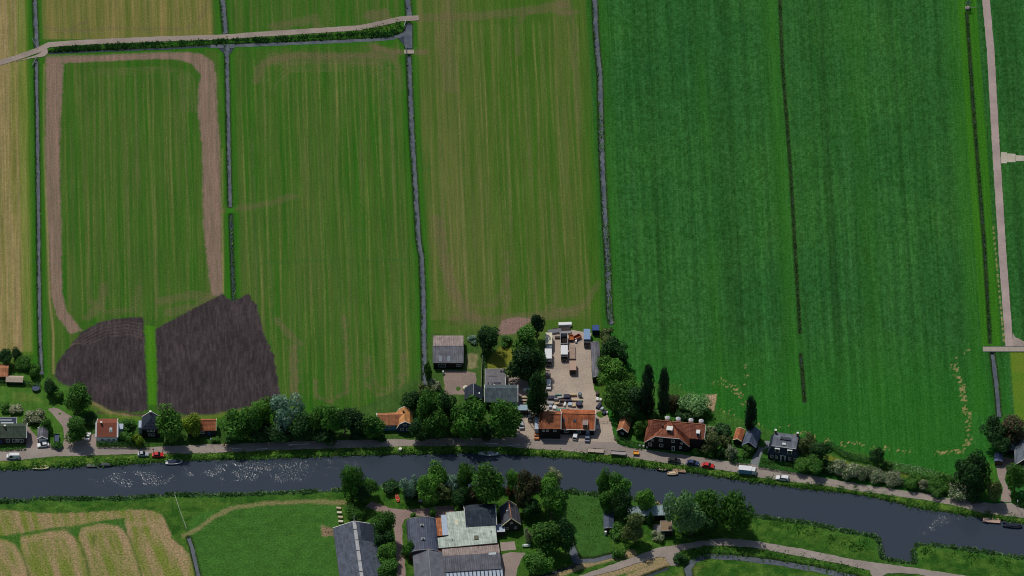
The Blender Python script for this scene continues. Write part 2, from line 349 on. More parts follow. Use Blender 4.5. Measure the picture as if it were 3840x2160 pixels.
# turning marks
for pts, wd, k in (([(960, 300), (975, 250), (1020, 225), (1120, 205), (1250, 212), (1400, 205), (1470, 215)], 3.4, .42), ([(1385, 150), (1410, 180), (1470, 195), (1590, 195)], 3.2, .7),
                   ([(1470, 215), (1500, 260), (1510, 330)], 2.5, .3), ([(1030, 220), (1250, 218), (1420, 225)], 6, .3),
                   ([(1560, 68), (1640, 66), (1760, 62), (1900, 50), (2100, 20)], 4.5, .4), ([(1700, -100), (1690, 30), (1665, 150), (1690, 330)], 5, .3), ([(1990, 48), (2160, 45)], 1.2, .4), ([(2090, -100), (2120, 40)], 6, .4),
                   ([(1960, 60), (1940, 110), (1945, 200)], 2, .35), ([(2140, 50), (2160, 120), (2150, 250)], 2, .3),
                   ([(1640, 820), (1660, 950), (1690, 1080), (1740, 1160), (1790, 1195)], 4, .5), ([(2240, 1060), (2200, 1140), (2130, 1170), (2060, 1150)], 2.2, .35), ([(1700, 1090), (1770, 1150), (1860, 1140), (1900, 1050)], 1.4, .4),
                   ([(1700, 1200), (1850, 1205), (2000, 1190), (2150, 1170)], 5, .42), ([(1900, 950), (1905, 1100), (1890, 1200)], 1.2, .5),
                   ([(340, 1130), (400, 1170), (500, 1165), (520, 1080)], 2.0, .3), ([(330, 1190), (380, 1140), (390, 1070)], 3, .35), ([(600, 1130), (700, 1110), (780, 1110)], 4, .35), ([(640, 1170), (730, 1150), (800, 1120)], 4, .35),
                   ([(1290, 1180), (1310, 1400), (1300, 1470), (1240, 1505), (1190, 1490), (1180, 1420)], 1.2, .5), ([(1370, 1330), (1375, 1440), (1410, 1480), (1480, 1480), (1510, 1440), (1515, 1330)], 1.3, .42),
                   ([(1390, 1340), (1395, 1430), (1430, 1460), (1480, 1450), (1495, 1400)], .9, .35), ([(1040, 1200), (1090, 1260), (1120, 1290)], 2.4, .4), ([(1100, 1300), (1105, 1450), (1110, 1500)], 3, .5), ([(840, 783), (900, 780), (1000, 765), (1100, 735)], 3.0, .35),
                   ([(260, 110), (300, 90), (330, 80)], 1.2, .5), ([(170, 100), (260, 118), (420, 105), (700, 108), (760, 60), (780, 0)], 1.6, .42), ([(1390, 60), (1440, 50), (1445, 75)], 5, .5), ([(1030, 100), (1180, 70), (1190, 100)], 4, .35)):
    stroke(pts, wd, (98, 86, 62), k*1.05, .9, 2.2, int(pts[0][0]))
for pts in ([(1560, 640), (1620, 630)], [(1310, 860), (1370, 862)], [(985, 985), (1100, 980), (1540, 975)]):
    stroke(pts, 1.6, (54, 86, 34), .4, .8, 1.2)
# lush ditch margins
put((1-sm(sdw, .6, 3.4))*north, (38, 92, 16), .8)
put((1-sm(np.abs(U-ux(868, 950)), .5, 2.0))*fieldmask(800, 930, 780, 1130), (40, 108, 20), .7)
# ploughed peat
dark_n = fbm(U*2.2, GY*.3, 91, 3); dn2 = fbm(GX*.12, GY*.12, 93, 3)
plc = mixc((dark_n-.3)*1.5, (46, 40, 42), (70, 62, 62))*(.7+.45*dn2[..., None]+.25*n_fin[..., None])
pa = [(140, 945), (141, 915), (175, 872), (205, 835), (250, 810), (300, 802), (350, 796), (361, 803), (365, 900), (372, 1030), (340, 1038), (240, 1028), (200, 1000), (150, 962)]
pb = [(388, 830), (440, 800), (500, 770), (548, 745), (556, 738), (580, 756), (600, 752), (625, 736), (645, 770), (660, 830), (690, 900), (705, 990), (690, 1008), (640, 1022), (560, 1042), (480, 1044), (396, 1032), (394, 900)]
area(z('DD', *pa), plc, 1, .35, 1.3, 5); area(z('DD', *pb), plc, 1, .35, 1.3, 6)
stroke(z('DD', (250, 1037), (370, 1045), (480, 1050)), 1.6, (70, 58, 50), .9, .5, .8)
for o in range(5):  # plough turns at the top of the left plot
    stroke([(262+o*4, 1300-o*3), (300+o*6, 1262+o*8), (380+o*5, 1218+o*11), (470+o*4, 1206+o*12), (530, 1215+o*13)], .35, (92, 78, 70), .5, .25, .4, o)
area(z('DD', (365, 818), (390, 822), (394, 1018), (374, 1018)), (62, 112, 20), .9, .6)
stroke([(340, 1512), (420, 1556), (540, 1572), (700, 1570), (800, 1562), (960, 1530)], 2.2, (90, 108, 40), .7, .8, 1.2)
stroke([(345, 1508), (410, 1546), (500, 1560)], .7, (140, 112, 88), .6, .5, .8)
# ---- big dark green crop
crop = fieldmask(2238, 9999, -999, 1990)
blk = fbm(U*1.2, GY*.95, 101, 3); rows = vnoise(U*.55, GY*.004, 105); rows2 = vnoise(U*1.25, GY*.004, 107)
cc = mixc((blk-.12)*1.35, (26, 66, 20), (46, 94, 42))
cc = cc*(.68+.36*rows[..., None]+.28*rows2[..., None])
pale = fbm(U*.5, GY*.015, 111, 3)
cc = cc*(1+.10*(pale[..., None]-.5)*np.array([2.4, 1.2, 3.4]).reshape(1, 1, 3))
cc = cc*(.9+.2*n_big[..., None])*(1+(n_big[..., None]-.5)*np.array([.5, .2, -.1]).reshape(1, 1, 3)); put(crop, cc)
edge = np.zeros_like(GX)
for px in (2262, 2280, 2935, 3620): edge = np.maximum(edge, np.exp(-((U-ux(px))/3.2)**2)*.8)
edge = np.maximum(edge, np.exp(-((U-ux(2620, 100))/2.2)**2)*.55*vnoise(GY*.02, GY*0, 3)*1.4)
edge = np.maximum(edge, np.exp(-((U-ux(3240))/3.2)**2)*.3)
put(crop*np.clip(edge, 0, 1)*fieldmask(2238, 3650, -999, 1560), (40, 92, 22), .75)
put(fieldmask(2238, 3730, 1180, 1990)*sm(-GY, 15, 60), (34, 94, 22), .55)
put(fieldmask(3640, 3712, -999, 1300, .4), (46, 98, 18), .9)
put(fieldmask(3742, 9999, 1312, 1600, .5), mixc((n_mid-.3)*2, (74, 108, 26), (94, 110, 34)), .97)
put((1-sm(sdw, .2, .9))*crop, (26, 58, 22), .5)
# scattered straw in the crop
def scatter(pts, wd, thr, c=(140, 124, 82)):
    d = line_dist(W2(pts), wd*2+3); f = np.exp(-(d/wd)**2)
    thr += .07
    m = sm(fbm(GX*1.5, GY*1.6, 121, 2)*.75+f*.5, thr, thr+.08)*sm(f, .15, .4); put(m, c, .85)
scatter([(2700, 1432), (2760, 1465), (2800, 1520)], 3.6, .85); scatter([(2520, 1440), (2620, 1428), (2720, 1440)], 2, .93); scatter([(2790, 1370), (2800, 1430), (2770, 1480)], 2, .92)
scatter([(3640, 1310), (3580, 1345), (3565, 1380)], 1.4, .9); scatter([(3580, 1370), (3605, 1440), (3615, 1500), (3630, 1570), (3640, 1640), (3615, 1690), (3520, 1698)], 2.4, .82)
scatter([(2890, 1590), (3000, 1625), (3100, 1655), (3240, 1680), (3420, 1695)], 3, .91); scatter([(2720, 1540), (2760, 1570), (2850, 1600)], 4, .94); scatter([(2960, 1600), (3040, 1625)], 1.5, .85); scatter([(3180, 1660), (3330, 1680)], 1.2, .82)
for o in range(22):
    yy = 850+o*20; stroke([(3724+o*1.9, yy), (3725+o*1.9, yy+rs.uniform(4, 11))], .5, (150, 140, 90), .7, .25)
# ---- gardens and verges
def patch(pts, c, k=.9, rough=1.5, soft=.7, key=1):
    v = fbm(GX*.5, GY*.5, 131+key, 3)[..., None]; area(pts, C(c)*(.72+.56*v), k, soft, rough, key)
patch([(-200, 1330), (150, 1400), (330, 1480), (240, 1600), (240, 1690), (-200, 1700)], (62, 98, 34), .9)
patch(z('Z1', (120, 530), (340, 540), (500, 660), (420, 640), (150, 620)), (84, 104, 44), .7)
patch([(240, 1560), (600, 1600), (1300, 1590), (1300, 1662), (700, 1672), (240, 1672)], (46, 72, 28), .9)
patch([(1300, 1560), (1560, 1420), (1620, 1250), (2050, 1250), (2040, 1660), (1300, 1660)], (56, 82, 34), .9)
patch([(1622, 1300), (1680, 1200), (1860, 1230), (2000, 1200), (2050, 1220), (2030, 1270), (1800, 1285), (1740, 1285)], (74, 92, 40), .6)
patch(z('Z4', (1030, 640), (1240, 420), (1440, 410), (1480, 520), (1360, 660), (1370, 830), (1010, 790)), (100, 104, 36), .95, .6)
area(z('Z4', (1150, 250), (1230, 80), (1450, 30), (1678, 60), (1500, 200), (1440, 270), (1200, 290)), C((120, 98, 88))*(.85+.3*n_fin[..., None]), 1, .4, .7)
patch(z('Z4', (720, 560), (880, 560), (870, 640), (880, 760), (720, 780)), (126, 118, 86), .8)
patch([(2290, 1420), (2530, 1440), (2700, 1540), (2900, 1620), (2990, 1650), (3240, 1700), (3560, 1790), (3720, 1800), (3740, 1880), (3500, 1850), (3000, 1765), (2700, 1720), (2310, 1660)], (52, 88, 32), .85)
patch(z('Z8', (1330, 290), (1475, 290), (1440, 520), (1380, 510), (1310, 350)), (150, 126, 100), 1, .5, .3)
patch(z('Y1', (1560, 850), (1660, 830), (1950, 950), (2254, 1000), (2254, 1040), (1700, 990)), (98, 104, 40), .9, .6)
patch(z('Y2', (0, 730), (380, 780), (640, 850), (640, 880), (400, 830), (0, 770)), (96, 104, 40), .8, .6)
patch(z('Y2', (1340, 660), (1430, 700), (1460, 850), (1500, 960), (1330, 1000)), (56, 96, 30), .8)
# river verges
vn = fbm(GX*.8, GY*.8, 141, 3)
verge_n = (1-sm(np.abs(poly_sd(river, 12)), 3.0, 4.2))*sm(GY, G(1920, 2130)[1], G(1920, 2120)[1])
put(np.clip(verge_n, 0, 1)*.95, mixc((vn-.25)*2, (46, 78, 24), (88, 112, 42)))
# ---- south bank
south = sm(-GY, -G(1920, 1880)[1], -G(1920, 1886)[1])
sb_poly = south_bank+[(5600, 3600), (-1500, 3600)]
sdS = poly_sd(W2(sb_poly), 4)
put(1-sm(sdS, -.2, .2), mixc((fbm(GX*.35, GY*.45, 151, 5)-.28)*2.2, (36, 72, 20), (66, 96, 34))*(.7+.6*vn[..., None]))
put((1-sm(sdS, -.2, .2))*sm(sdS, -3.2, -.6), (52, 92, 34), .6)
tf = z('Y3', (-900, 380), (0, 370), (550, 425), (900, 420), (1500, 390), (1700, 375), (1950, 380), (2050, 440), (2110, 540), (2190, 740), (2290, 830), (2400, 940), (2450, 1080), (2490, 1260), (2560, 1700), (-900, 1700))
ang = GX*.97+GY*.25
tfc = mixc((fbm(ang*.55, (GY-GX*.25)*.07, 161, 4)-.3)*2.3, (98, 108, 44), (136, 116, 86))
area(tf, tfc*(.88+.24*n_fin[..., None]), 1, .5, 1.4)
GRN = (44, 88, 26)
stroke(z('Y3', (-100, 745), (0, 730), (300, 690), (650, 630), (950, 600), (1250, 540), (1560, 500)), 1.5, GRN, .8, .5, .8, 1)
area(z('Y3', (0, 730), (260, 700), (255, 900), (170, 800), (60, 752), (0, 750)), GRN, .9, .4, .8); area(z('Y3', (840, 640), (1100, 560), (1030, 610), (980, 760), (940, 720)), GRN, .9, .4, .8)
area(z('Y3', (1250, 530), (1570, 500), (1620, 640), (1600, 690), (1500, 590), (1400, 570)), GRN, .9, .4, .8)
for pts in ([(1590, 650), (1650, 760), (1700, 920), (1760, 1080), (1800, 1260)], [(250, 880), (300, 1000), (370, 1220), (420, 1400)], [(960, 720), (1010, 800), (1060, 920), (1110, 1080), (1150, 1300)], [(1190, 700), (1190, 830)]):
    stroke(z('Y3', *pts), .9, (66, 84, 34), .75, .4, .7, 3)
for pts in ([(300, 780), (520, 720), (760, 690), (900, 760), (960, 900), (1010, 1220)], [(1100, 640), (1350, 590), (1520, 640), (1600, 780), (1680, 1000), (1740, 1220)], [(1640, 560), (1900, 560), (2050, 640), (2100, 800), (2300, 1000), (2380, 1220)], [(0, 800), (120, 830), (230, 960), (300, 1220)]):
    stroke(z('Y3', *pts), 2.2, (144, 122, 92), .5, .8, 1.2, 4)
patch([(700, 2000), (720, 1935), (870, 1892), (1270, 1890), (1260, 1980), (1290, 2400), (800, 2400)], (54, 92, 34), .95, .6)
stroke([(690, 2008), (740, 1985), (800, 1940), (870, 1905), (1000, 1888), (1150, 1880), (1290, 1884)], 1.8, (128, 116, 80), .65, .6, 1.2)
patch(z('Y4', (20, 800), (170, 830), (170, 930), (20, 930)), (128, 104, 84), .9)
patch([(2030, 1845), (2260, 1860), (2290, 2080), (2150, 2110), (2120, 2000), (2060, 1950)], (50, 84, 34), .9)
patch([(1880, 1960), (2110, 1990), (2130, 2150), (1900, 2200), (1860, 2060)], (54, 88, 28), .8)
for pts in ([(2060, 2160), (2180, 2120), (2290, 2090), (2370, 2075)], [(2230, 2170), (2380, 2125), (2470, 2095), (2500, 2110), (2420, 2140), (2330, 2180)]):
    stroke(pts, 3.2, (142, 122, 92), .85, .6, 1.0)
patch([(2500, 2180), (2590, 2120), (2640, 2120), (2580, 2190)], (92, 100, 44), .6)
put((1-sm(sdw, .2, 1.0))*.85, (40, 52, 26))       # darker margin along the water
GC = np.clip(A, .004, .8)
# ---- ground mesh
me = bpy.data.meshes.new('ground')
nv = NX*NY; me.vertices.add(nv)
co = np.stack([GX, GY, Z], -1).astype(np.float32); me.vertices.foreach_set('co', co.ravel())
idx = np.arange(nv).reshape(NY, NX); q = np.stack([idx[:-1, :-1], idx[:-1, 1:], idx[1:, 1:], idx[1:, :-1]], -1).reshape(-1, 4)
nf = len(q); me.loops.add(nf*4); me.polygons.add(nf)
me.loops.foreach_set('vertex_index', q.ravel().astype(np.int32)); me.polygons.foreach_set('loop_start', np.arange(0, nf*4, 4, dtype=np.int32)); me.polygons.foreach_set('loop_total', np.full(nf, 4, np.int32))
me.polygons.foreach_set('use_smooth', np.ones(nf, bool)); me.update(calc_edges=True)
ca = me.color_attributes.new('soil', 'FLOAT_COLOR', 'POINT'); ca.data.foreach_set('color', np.concatenate([GC, np.ones((NY, NX, 1))], -1).astype(np.float32).ravel())
ST = np.full((NY, NX), .12); ST = np.where((north > .5) | (fieldmask(-999, 2236, -999, 1560) > .5), .85, ST); ST = np.where(crop > .5, 1.0, ST); ST = np.where(sdw < 1.0, .1, ST); ST = np.where(fieldmask(3742, 9999, 1312, 1600, .5) > .5, .1, ST)
BL = np.where(fieldmask(3742, 9999, 1312, 1600, .5) > .5, .2, np.where(crop > .5, .9, np.where(GY < -70, 1.1, .3)))
pm_ = np.minimum(poly_sd(W2(z('DD', *pa)), 2), poly_sd(W2(z('DD', *pb)), 2)); ST = np.where(pm_ < .5, .3, ST)
la = me.attributes.new('lane', 'FLOAT_VECTOR', 'POINT'); la.data.foreach_set('vector', np.stack([U, GY, ST], -1).astype(np.float32).ravel())
lb = me.attributes.new('blade', 'FLOAT', 'POINT'); lb.data.foreach_set('value', BL.astype(np.float32).ravel())
m = bpy.data.materials.new('grass_and_soil'); m.use_nodes = True; nt = m.node_tree; N = nt.nodes; L = nt.links; b = N['Principled BSDF']
b.inputs['Roughness'].default_value = .95; b.inputs['Specular IOR Level'].default_value = .08
at = N.new('ShaderNodeAttribute'); at.attribute_name = 'soil'; tc = N.new('ShaderNodeTexCoord')
n1 = N.new('ShaderNodeTexNoise'); n1.inputs['Scale'].default_value = 1.7; n1.inputs['Detail'].default_value = 4; L.new(tc.outputs['Object'], n1.inputs['Vector'])
r1 = N.new('ShaderNodeMapRange'); r1.inputs['From Min'].default_value = .3; r1.inputs['From Max'].default_value = .7; r1.inputs['To Min'].default_value = .82; r1.inputs['To Max'].default_value = 1.18; L.new(n1.outputs['Fac'], r1.inputs['Value'])
vm = N.new('ShaderNodeVectorMath'); vm.operation = 'SCALE'; L.new(r1.outputs[0], vm.inputs['Scale'])
ln = N.new('ShaderNodeAttribute'); ln.attribute_name = 'lane'; sx = N.new('ShaderNodeSeparateXYZ'); L.new(ln.outputs['Vector'], sx.inputs[0])
def lane_noise(su, sy, det, seed):
    cx = N.new('ShaderNodeCombineXYZ'); q1_ = N.new('ShaderNodeMath'); q1_.operation = 'MULTIPLY'; q1_.inputs[1].default_value = su; q2_ = N.new('ShaderNodeMath'); q2_.operation = 'MULTIPLY'; q2_.inputs[1].default_value = sy
    L.new(sx.outputs[0], q1_.inputs[0]); L.new(sx.outputs[1], q2_.inputs[0]); L.new(q1_.outputs[0], cx.inputs[0]); L.new(q2_.outputs[0], cx.inputs[1]); cx.inputs[2].default_value = seed
    n_ = N.new('ShaderNodeTexNoise'); n_.inputs['Scale'].default_value = 1; n_.inputs['Detail'].default_value = det; n_.inputs['Roughness'].default_value = .65; L.new(cx.outputs[0], n_.inputs['Vector']); return n_.outputs['Fac']
def mth(op, a, b_):
    q = N.new('ShaderNodeMath'); q.operation = op
    for i_, v_ in enumerate((a, b_)):
        if isinstance(v_, (int, float)): q.inputs[i_].default_value = v_
        else: L.new(v_, q.inputs[i_])
    return q.outputs[0]
fa = lane_noise(.9, .012, 4, 3.0); fb = lane_noise(2.2, .05, 2, 9.0); fc_ = lane_noise(1.4, 1.4, 3, 5.0)
sa = mth('MULTIPLY', mth('SUBTRACT', mth('ADD', mth('MULTIPLY', fa, .6), mth('MULTIPLY', fb, .4)), .5), sx.outputs[2])
bl = N.new('ShaderNodeAttribute'); bl.attribute_name = 'blade'; sbl = mth('MULTIPLY', mth('SUBTRACT', fc_, .5), bl.outputs['Fac'])
tot = mth('ADD', mth('MULTIPLY', sa, 1.7), mth('MULTIPLY', sbl, 1.9))
cs = N.new('ShaderNodeCombineXYZ')
for ch_, kk_ in enumerate((1.35, .75, 1.2)):
    L.new(mth('MAXIMUM', mth('ADD', mth('MULTIPLY', tot, kk_), 1.0), .25), cs.inputs[ch_])
vm2 = N.new('ShaderNodeVectorMath'); vm2.operation = 'MULTIPLY'; L.new(at.outputs['Color'], vm2.inputs[0]); L.new(cs.outputs[0], vm2.inputs[1]); L.new(vm2.outputs[0], vm.inputs[0]); L.new(vm.outputs[0], b.inputs['Base Color'])
bp = N.new('ShaderNodeBump'); bp.inputs['Strength'].default_value = .5; bp.inputs['Distance'].default_value = .25; L.new(n1.outputs['Fac'], bp.inputs['Height']); L.new(bp.outputs[0], b.inputs['Normal'])
me.materials.append(m); ground = bpy.data.objects.new('ground', me); COL.objects.link(ground); tag(ground, kind='structure')
# ---- water
m = bpy.data.materials.new('river_water'); m.use_nodes = True; nt = m.node_tree; N = nt.nodes; L = nt.links; b = N['Principled BSDF']
b.inputs['Base Color'].default_value = (.046, .062, .084, 1); b.inputs['Roughness'].default_value = .13; b.inputs['IOR'].default_value = 1.33; b.inputs['Specular IOR Level'].default_value = .5
tc = N.new('ShaderNodeTexCoord')
nz = N.new('ShaderNodeTexNoise'); nz.inputs['Scale'].default_value = 1.9; nz.inputs['Detail'].default_value = 2; nz.inputs['Roughness'].default_value = .5; L.new(tc.outputs['Object'], nz.inputs['Vector'])
# wind patches: ripples stand higher in some reaches of the canal
def spot(cx, cy, rx, ry, ang=0):
    mp = N.new('ShaderNodeMapping'); mp.vector_type = 'TEXTURE'; mp.inputs['Location'].default_value = (cx, cy, 0); mp.inputs['Rotation'].default_value = (0, 0, ang); mp.inputs['Scale'].default_value = (rx, ry, 50)
    L.new(tc.outputs['Object'], mp.inputs['Vector']); ln = N.new('ShaderNodeVectorMath'); ln.operation = 'LENGTH'; L.new(mp.outputs[0], ln.inputs[0])
    rr = N.new('ShaderNodeMapRange'); rr.inputs['From Min'].default_value = 1.0; rr.inputs['From Max'].default_value = .35; L.new(ln.outputs['Value'], rr.inputs['Value']); return rr.outputs[0]
def mx2(a, bb, op='MAXIMUM'):
    q = N.new('ShaderNodeMath'); q.operation = op
    for i, v in enumerate((a, bb)):
        if isinstance(v, (int, float)): q.inputs[i].default_value = v
        else: L.new(v, q.inputs[i])
    return q.outputs[0]
p = G(960, 1765); q1 = spot(p[0], p[1], 34, 8); p = G(3520, 1955); q2 = spot(p[0], p[1], 15, 5.5, R_(28)); p = G(520, 1790); q3 = spot(p[0], p[1], 22, 6); p = G(1230, 1735); q4 = spot(p[0], p[1], 16, 4)
wind = mx2(mx2(q1, q2), mx2(q3, q4))
pn = N.new('ShaderNodeTexNoise'); pn.inputs['Scale'].default_value = .18; pn.inputs['Detail'].default_value = 3; L.new(tc.outputs['Object'], pn.inputs['Vector'])
pr = N.new('ShaderNodeMapRange'); pr.inputs['From Min'].default_value = .38; pr.inputs['From Max'].default_value = .62; L.new(pn.outputs['Fac'], pr.inputs['Value'])
wind = mx2(wind, pr.outputs[0], 'MULTIPLY')
amp = N.new('ShaderNodeMapRange'); amp.inputs['To Min'].default_value = .035; amp.inputs['To Max'].default_value = .56; L.new(wind, amp.inputs['Value'])
hgt = mx2(nz.outputs['Fac'], amp.outputs[0], 'MULTIPLY')
bp = N.new('ShaderNodeBump'); bp.inputs['Strength'].default_value = 1.0; bp.inputs['Distance'].default_value = .55; L.new(hgt, bp.inputs['Height']); L.new(bp.outputs[0], b.inputs['Normal'])
WATER = m
mb = MB(); mb.add([(-2600, -2600, -.62), (2600, -2600, -.62), (2600, 2600, -.62), (-2600, 2600, -.62)], [(0, 1, 2, 3)])
tag(mb.build('water', WATER), kind='structure')
# still ditch water, dull with duckweed
m = bpy.data.materials.new('ditch_water'); m.use_nodes = True; nt = m.node_tree; N = nt.nodes; L = nt.links; b = N['Principled BSDF']; b.inputs['Roughness'].default_value = .35
tc = N.new('ShaderNodeTexCoord'); nz = N.new('ShaderNodeTexNoise'); nz.inputs['Scale'].default_value = .35; nz.inputs['Detail'].default_value = 5; L.new(tc.outputs['Object'], nz.inputs['Vector'])
rp = N.new('ShaderNodeValToRGB'); rp.color_ramp.elements[0].position = .35; rp.color_ramp.elements[0].color = (*alb((50, 58, 72)), 1); rp.color_ramp.elements[1].position = .8; rp.color_ramp.elements[1].color = (*alb((82, 90, 92)), 1)
L.new(nz.outputs['Fac'], rp.inputs[0]); L.new(rp.outputs[0], b.inputs['Base Color']); DITCHW = m
def ditch_sheet(pts, wd, hh=-.5):
    P = W2(pts); mb = MB(); Lf = []; Rt = []
    for i, p in enumerate(P):
        a = P[max(0, i-1)]; b2 = P[min(len(P)-1, i+1)]; d = Vector((b2[0]-a[0], b2[1]-a[1])).normalized(); n = Vector((-d.y, d.x))*wd; Lf.append((p[0]+n.x, p[1]+n.y, hh)); Rt.append((p[0]-n.x, p[1]-n.y, hh))
    k = len(P); mb.add(Lf+Rt, [(i, i+1, i+1+k, i+k) for i in range(k-1)]); tag(mb.build('ditch_water', DITCHW), kind='structure')
for di in (0, 1, 2, 3, 5, 6, 7, 9, 10, 14, 15, 16, 17, 19): ditch_sheet(ditches[di][0], ditches[di][1]*.5+.45, -.5-.002*di)
# ---- paved sheets
ROAD = mat('road_asphalt', (132, 122, 114), .9, .10, 1.2, 'ground'); CONC = mat('path_concrete', (134, 122, 112), .9, .16, 2.0, 'ground'); YARD = mat('yard_gravel', (154, 140, 126), .95, .14, 1.5, 'ground')
BRICKP = mat('paving_brick', (132, 118, 110), .95, .16, 2.5, 'ground')
def resample(pts, step=1.2):
    out = []
    n = len(pts)
    for i in range(n):
        a = pts[i]; b2 = pts[(i+1) % n]; L_ = math.hypot(b2[0]-a[0], b2[1]-a[1]); k = max(1, int(L_/step))
        for j in range(k): out.append((a[0]+(b2[0]-a[0])*j/k, a[1]+(b2[1]-a[1])*j/k))
    return out
from mathutils.geometry import tessellate_polygon
def sheet(name, pxpts, m, h=.16, rough=.25, kerb=True):
    P = resample(W2(pxpts)); P = [(x+random.uniform(-rough, rough)*.6, y+random.uniform(-rough, rough)*.6) for x, y in P]
    tr = tessellate_polygon([[Vector((x, y, 0)) for x, y in P]])
    mb = MB(); n = len(P); mb.add([(x, y, h) for x, y in P]+[(x, y, -.3) for x, y in P], list(tr)+[(i, (i+1) % n, (i+1) % n+n, i+n) for i in range(n)])
    return tag(mb.build(name, m), kind='structure')
rn = [(-1500, 1712), (0, 1692), (97, 1682), (201, 1680), (359, 1676), (556, 1677), (791, 1667), (1080, 1657), (1300, 1651), (1465, 1648), (1577, 1650), (1683, 1642), (1734, 1643), (1937, 1640), (1979, 1646), (2100, 1652), (2300, 1660), (2349, 1676),
      (2426, 1687), (2583, 1709), (2700, 1726), (2818, 1742), (2849, 1751), (2973, 1771), (3240, 1819), (3488, 1853), (3578, 1872), (3723, 1889), (3792, 1886), (3840, 1908), (5600, 2170)]
rs_ = [(-1500, 1745), (0, 1729), (82, 1725), (201, 1712), (323, 1709), (513, 1702), (726, 1701), (808, 1699), (957, 1691), (1120, 1685), (1316, 1680), (1452, 1676), (1577, 1672), (1743, 1674), (1897, 1677), (1981, 1683), (2085, 1688),
       (2188, 1698), (2292, 1707), (2343, 1712), (2434, 1728), (2561, 1745), (2674, 1759), (2765, 1772), (2836, 1788), (2911, 1802), (3072, 1819), (3240, 1845), (3447, 1872), (3585, 1897), (3688, 1926), (3840, 1943), (5600, 2210)]
sheet('road', rn+rs_[::-1], ROAD, .10)
so_u = [(2020, 2200), (2190, 2154), (2356, 2097), (2472, 2053), (2544, 2043), (2660, 2023), (2733, 2020), (2820, 2027), (2900, 2041), (3002, 2058), (3204, 2099), (3405, 2127), (3567, 2151), (3900, 2200)]
so_l = [(3850, 2230), (3500, 2170), (3440, 2152), (3330, 2150), (3290, 2170), (3270, 2160), (3262, 2140), (3163, 2117), (2961, 2079), (2820, 2053), (2704, 2046), (2646, 2047), (2553, 2065), (2536, 2080), (2546, 2119), (2514, 2124), (2494, 2091), (2472, 2088),
        (2385, 2114), (2298, 2143), (2206, 2164), (2060, 2230)]
sheet('road', so_u+so_l, ROAD, .12)
def ribbon_px(pts, wd):
    P = W2(pts); Lf = []; Rt = []
    for i, p in enumerate(P):
        a = P[max(0, i-1)]; b2 = P[min(len(P)-1, i+1)]; d = Vector((b2[0]-a[0], b2[1]-a[1])).normalized(); n = Vector((-d.y, d.x))*wd/2
        Lf.append((p[0]+n.x, p[1]+n.y)); Rt.append((p[0]-n.x, p[1]-n.y))
    return Lf, Rt
def path_strip(name, pts, wd, m, h=.14, joint=None):
    Lf, Rt = ribbon_px(pts, wd); poly = resample(Lf+Rt[::-1], 1.5); poly = [(x+random.uniform(-.08, .08), y+random.uniform(-.08, .08)) for x, y in poly]
    tr = tessellate_polygon([[Vector((x, y, 0)) for x, y in poly]]); n = len(poly); mb = MB()
    mb.add([(x, y, h) for x, y in poly]+[(x, y, -.3) for x, y in poly], list(tr)+[(i, (i+1) % n, (i+1) % n+n, i+n) for i in range(n)])
    return tag(mb.build(name, m), kind='structure')
path_strip('farm_track', [(-400, 330), (0, 235), (60, 218), (140, 190), (185, 168), (300, 160), (600, 147), (845, 140), (960, 130), (1150, 118), (1350, 105), (1440, 86), (1500, 72), (1570, 68)], 2.7, CONC)
sheet('farm_track', [(60, 232), (140, 206), (176, 176), (180, 200), (168, 212), (150, 216), (140, 214)], CONC, .12)
path_strip('farm_road', [(3680, -500), (3697, 0), (3715, 190), (3734, 540), (3760, 960), (3785, 1300)], 2.75, mat('farm_road_concrete', (146, 130, 124), .9, .08, 1, 'ground'))
sheet('farm_road', z('X8', (1331, 1030), (1345, 1050), (1391, 1073), (1500, 1073), (1500, 1100), (1329, 1100)), CONC, .12)
for k, (xa, ya, xb, yb) in enumerate(((1266, 44, 1298, 106), (1299, 52, 1345, 100), (1346, 62, 1391, 94), (1392, 66, 1460, 90))):
    sheet('concrete_slab', z('X8', (xa, ya), (xb, ya+3), (xb, yb), (xa, yb)), mat('slab_concrete', (158, 150, 134), .9, .12, 2, 'ground'), .13+.006*k, .02)
sheet('yard', [(2045, 1262), (2095, 1235), (2150, 1238), (2217, 1250), (2219, 1400), (2228, 1462), (2262, 1525), (2292, 1583), (2300, 1630), (2314, 1662), (2300, 1664), (2100, 1656), (1979, 1650), (1937, 1644), (1936, 1560), (1962, 1545), (2000, 1530), (2040, 1500), (2046, 1400)], YARD, .08)
sheet('yard', z('Z4', (410, 800), (700, 800), (850, 830), (870, 950), (830, 1050), (760, 1140), (420, 1150), (395, 900)), mat('yard_sand', (124, 108, 98), .95, .12, 1.5, 'ground'), .07)
sheet('driveway', z('Z4', (1250, 850), (1390, 850), (1600, 960), (1650, 1200), (1450, 1350), (1440, 1050), (1250, 1040)), BRICKP, .06)
sheet('driveway', z('Z1', (505, 712), (560, 690), (620, 708), (700, 760), (770, 790), (730, 850), (720, 900), (715, 960), (760, 1040), (765, 1120), (650, 1125), (668, 1000), (655, 900), (600, 820)), BRICKP, .07)
sheet('driveway', z('Z1', (268, 860), (330, 930), (390, 1010), (400, 1060), (530, 1075), (560, 1122), (280, 1140), (262, 1000)), BRICKP, .07)
sheet('driveway', z('Z1', (765, 1045), (870, 1000), (1000, 960), (1010, 1112), (768, 1118)), BRICKP, .06)
sheet('driveway', z('Y1', (440, 1000), (480, 900), (520, 820), (590, 730), (520, 690), (580, 610), (760, 620), (770, 700), (665, 750), (610, 880), (585, 1000)), mat('drive_grey', (112, 116, 118), .95, .12, 1.5, 'ground'), .07)
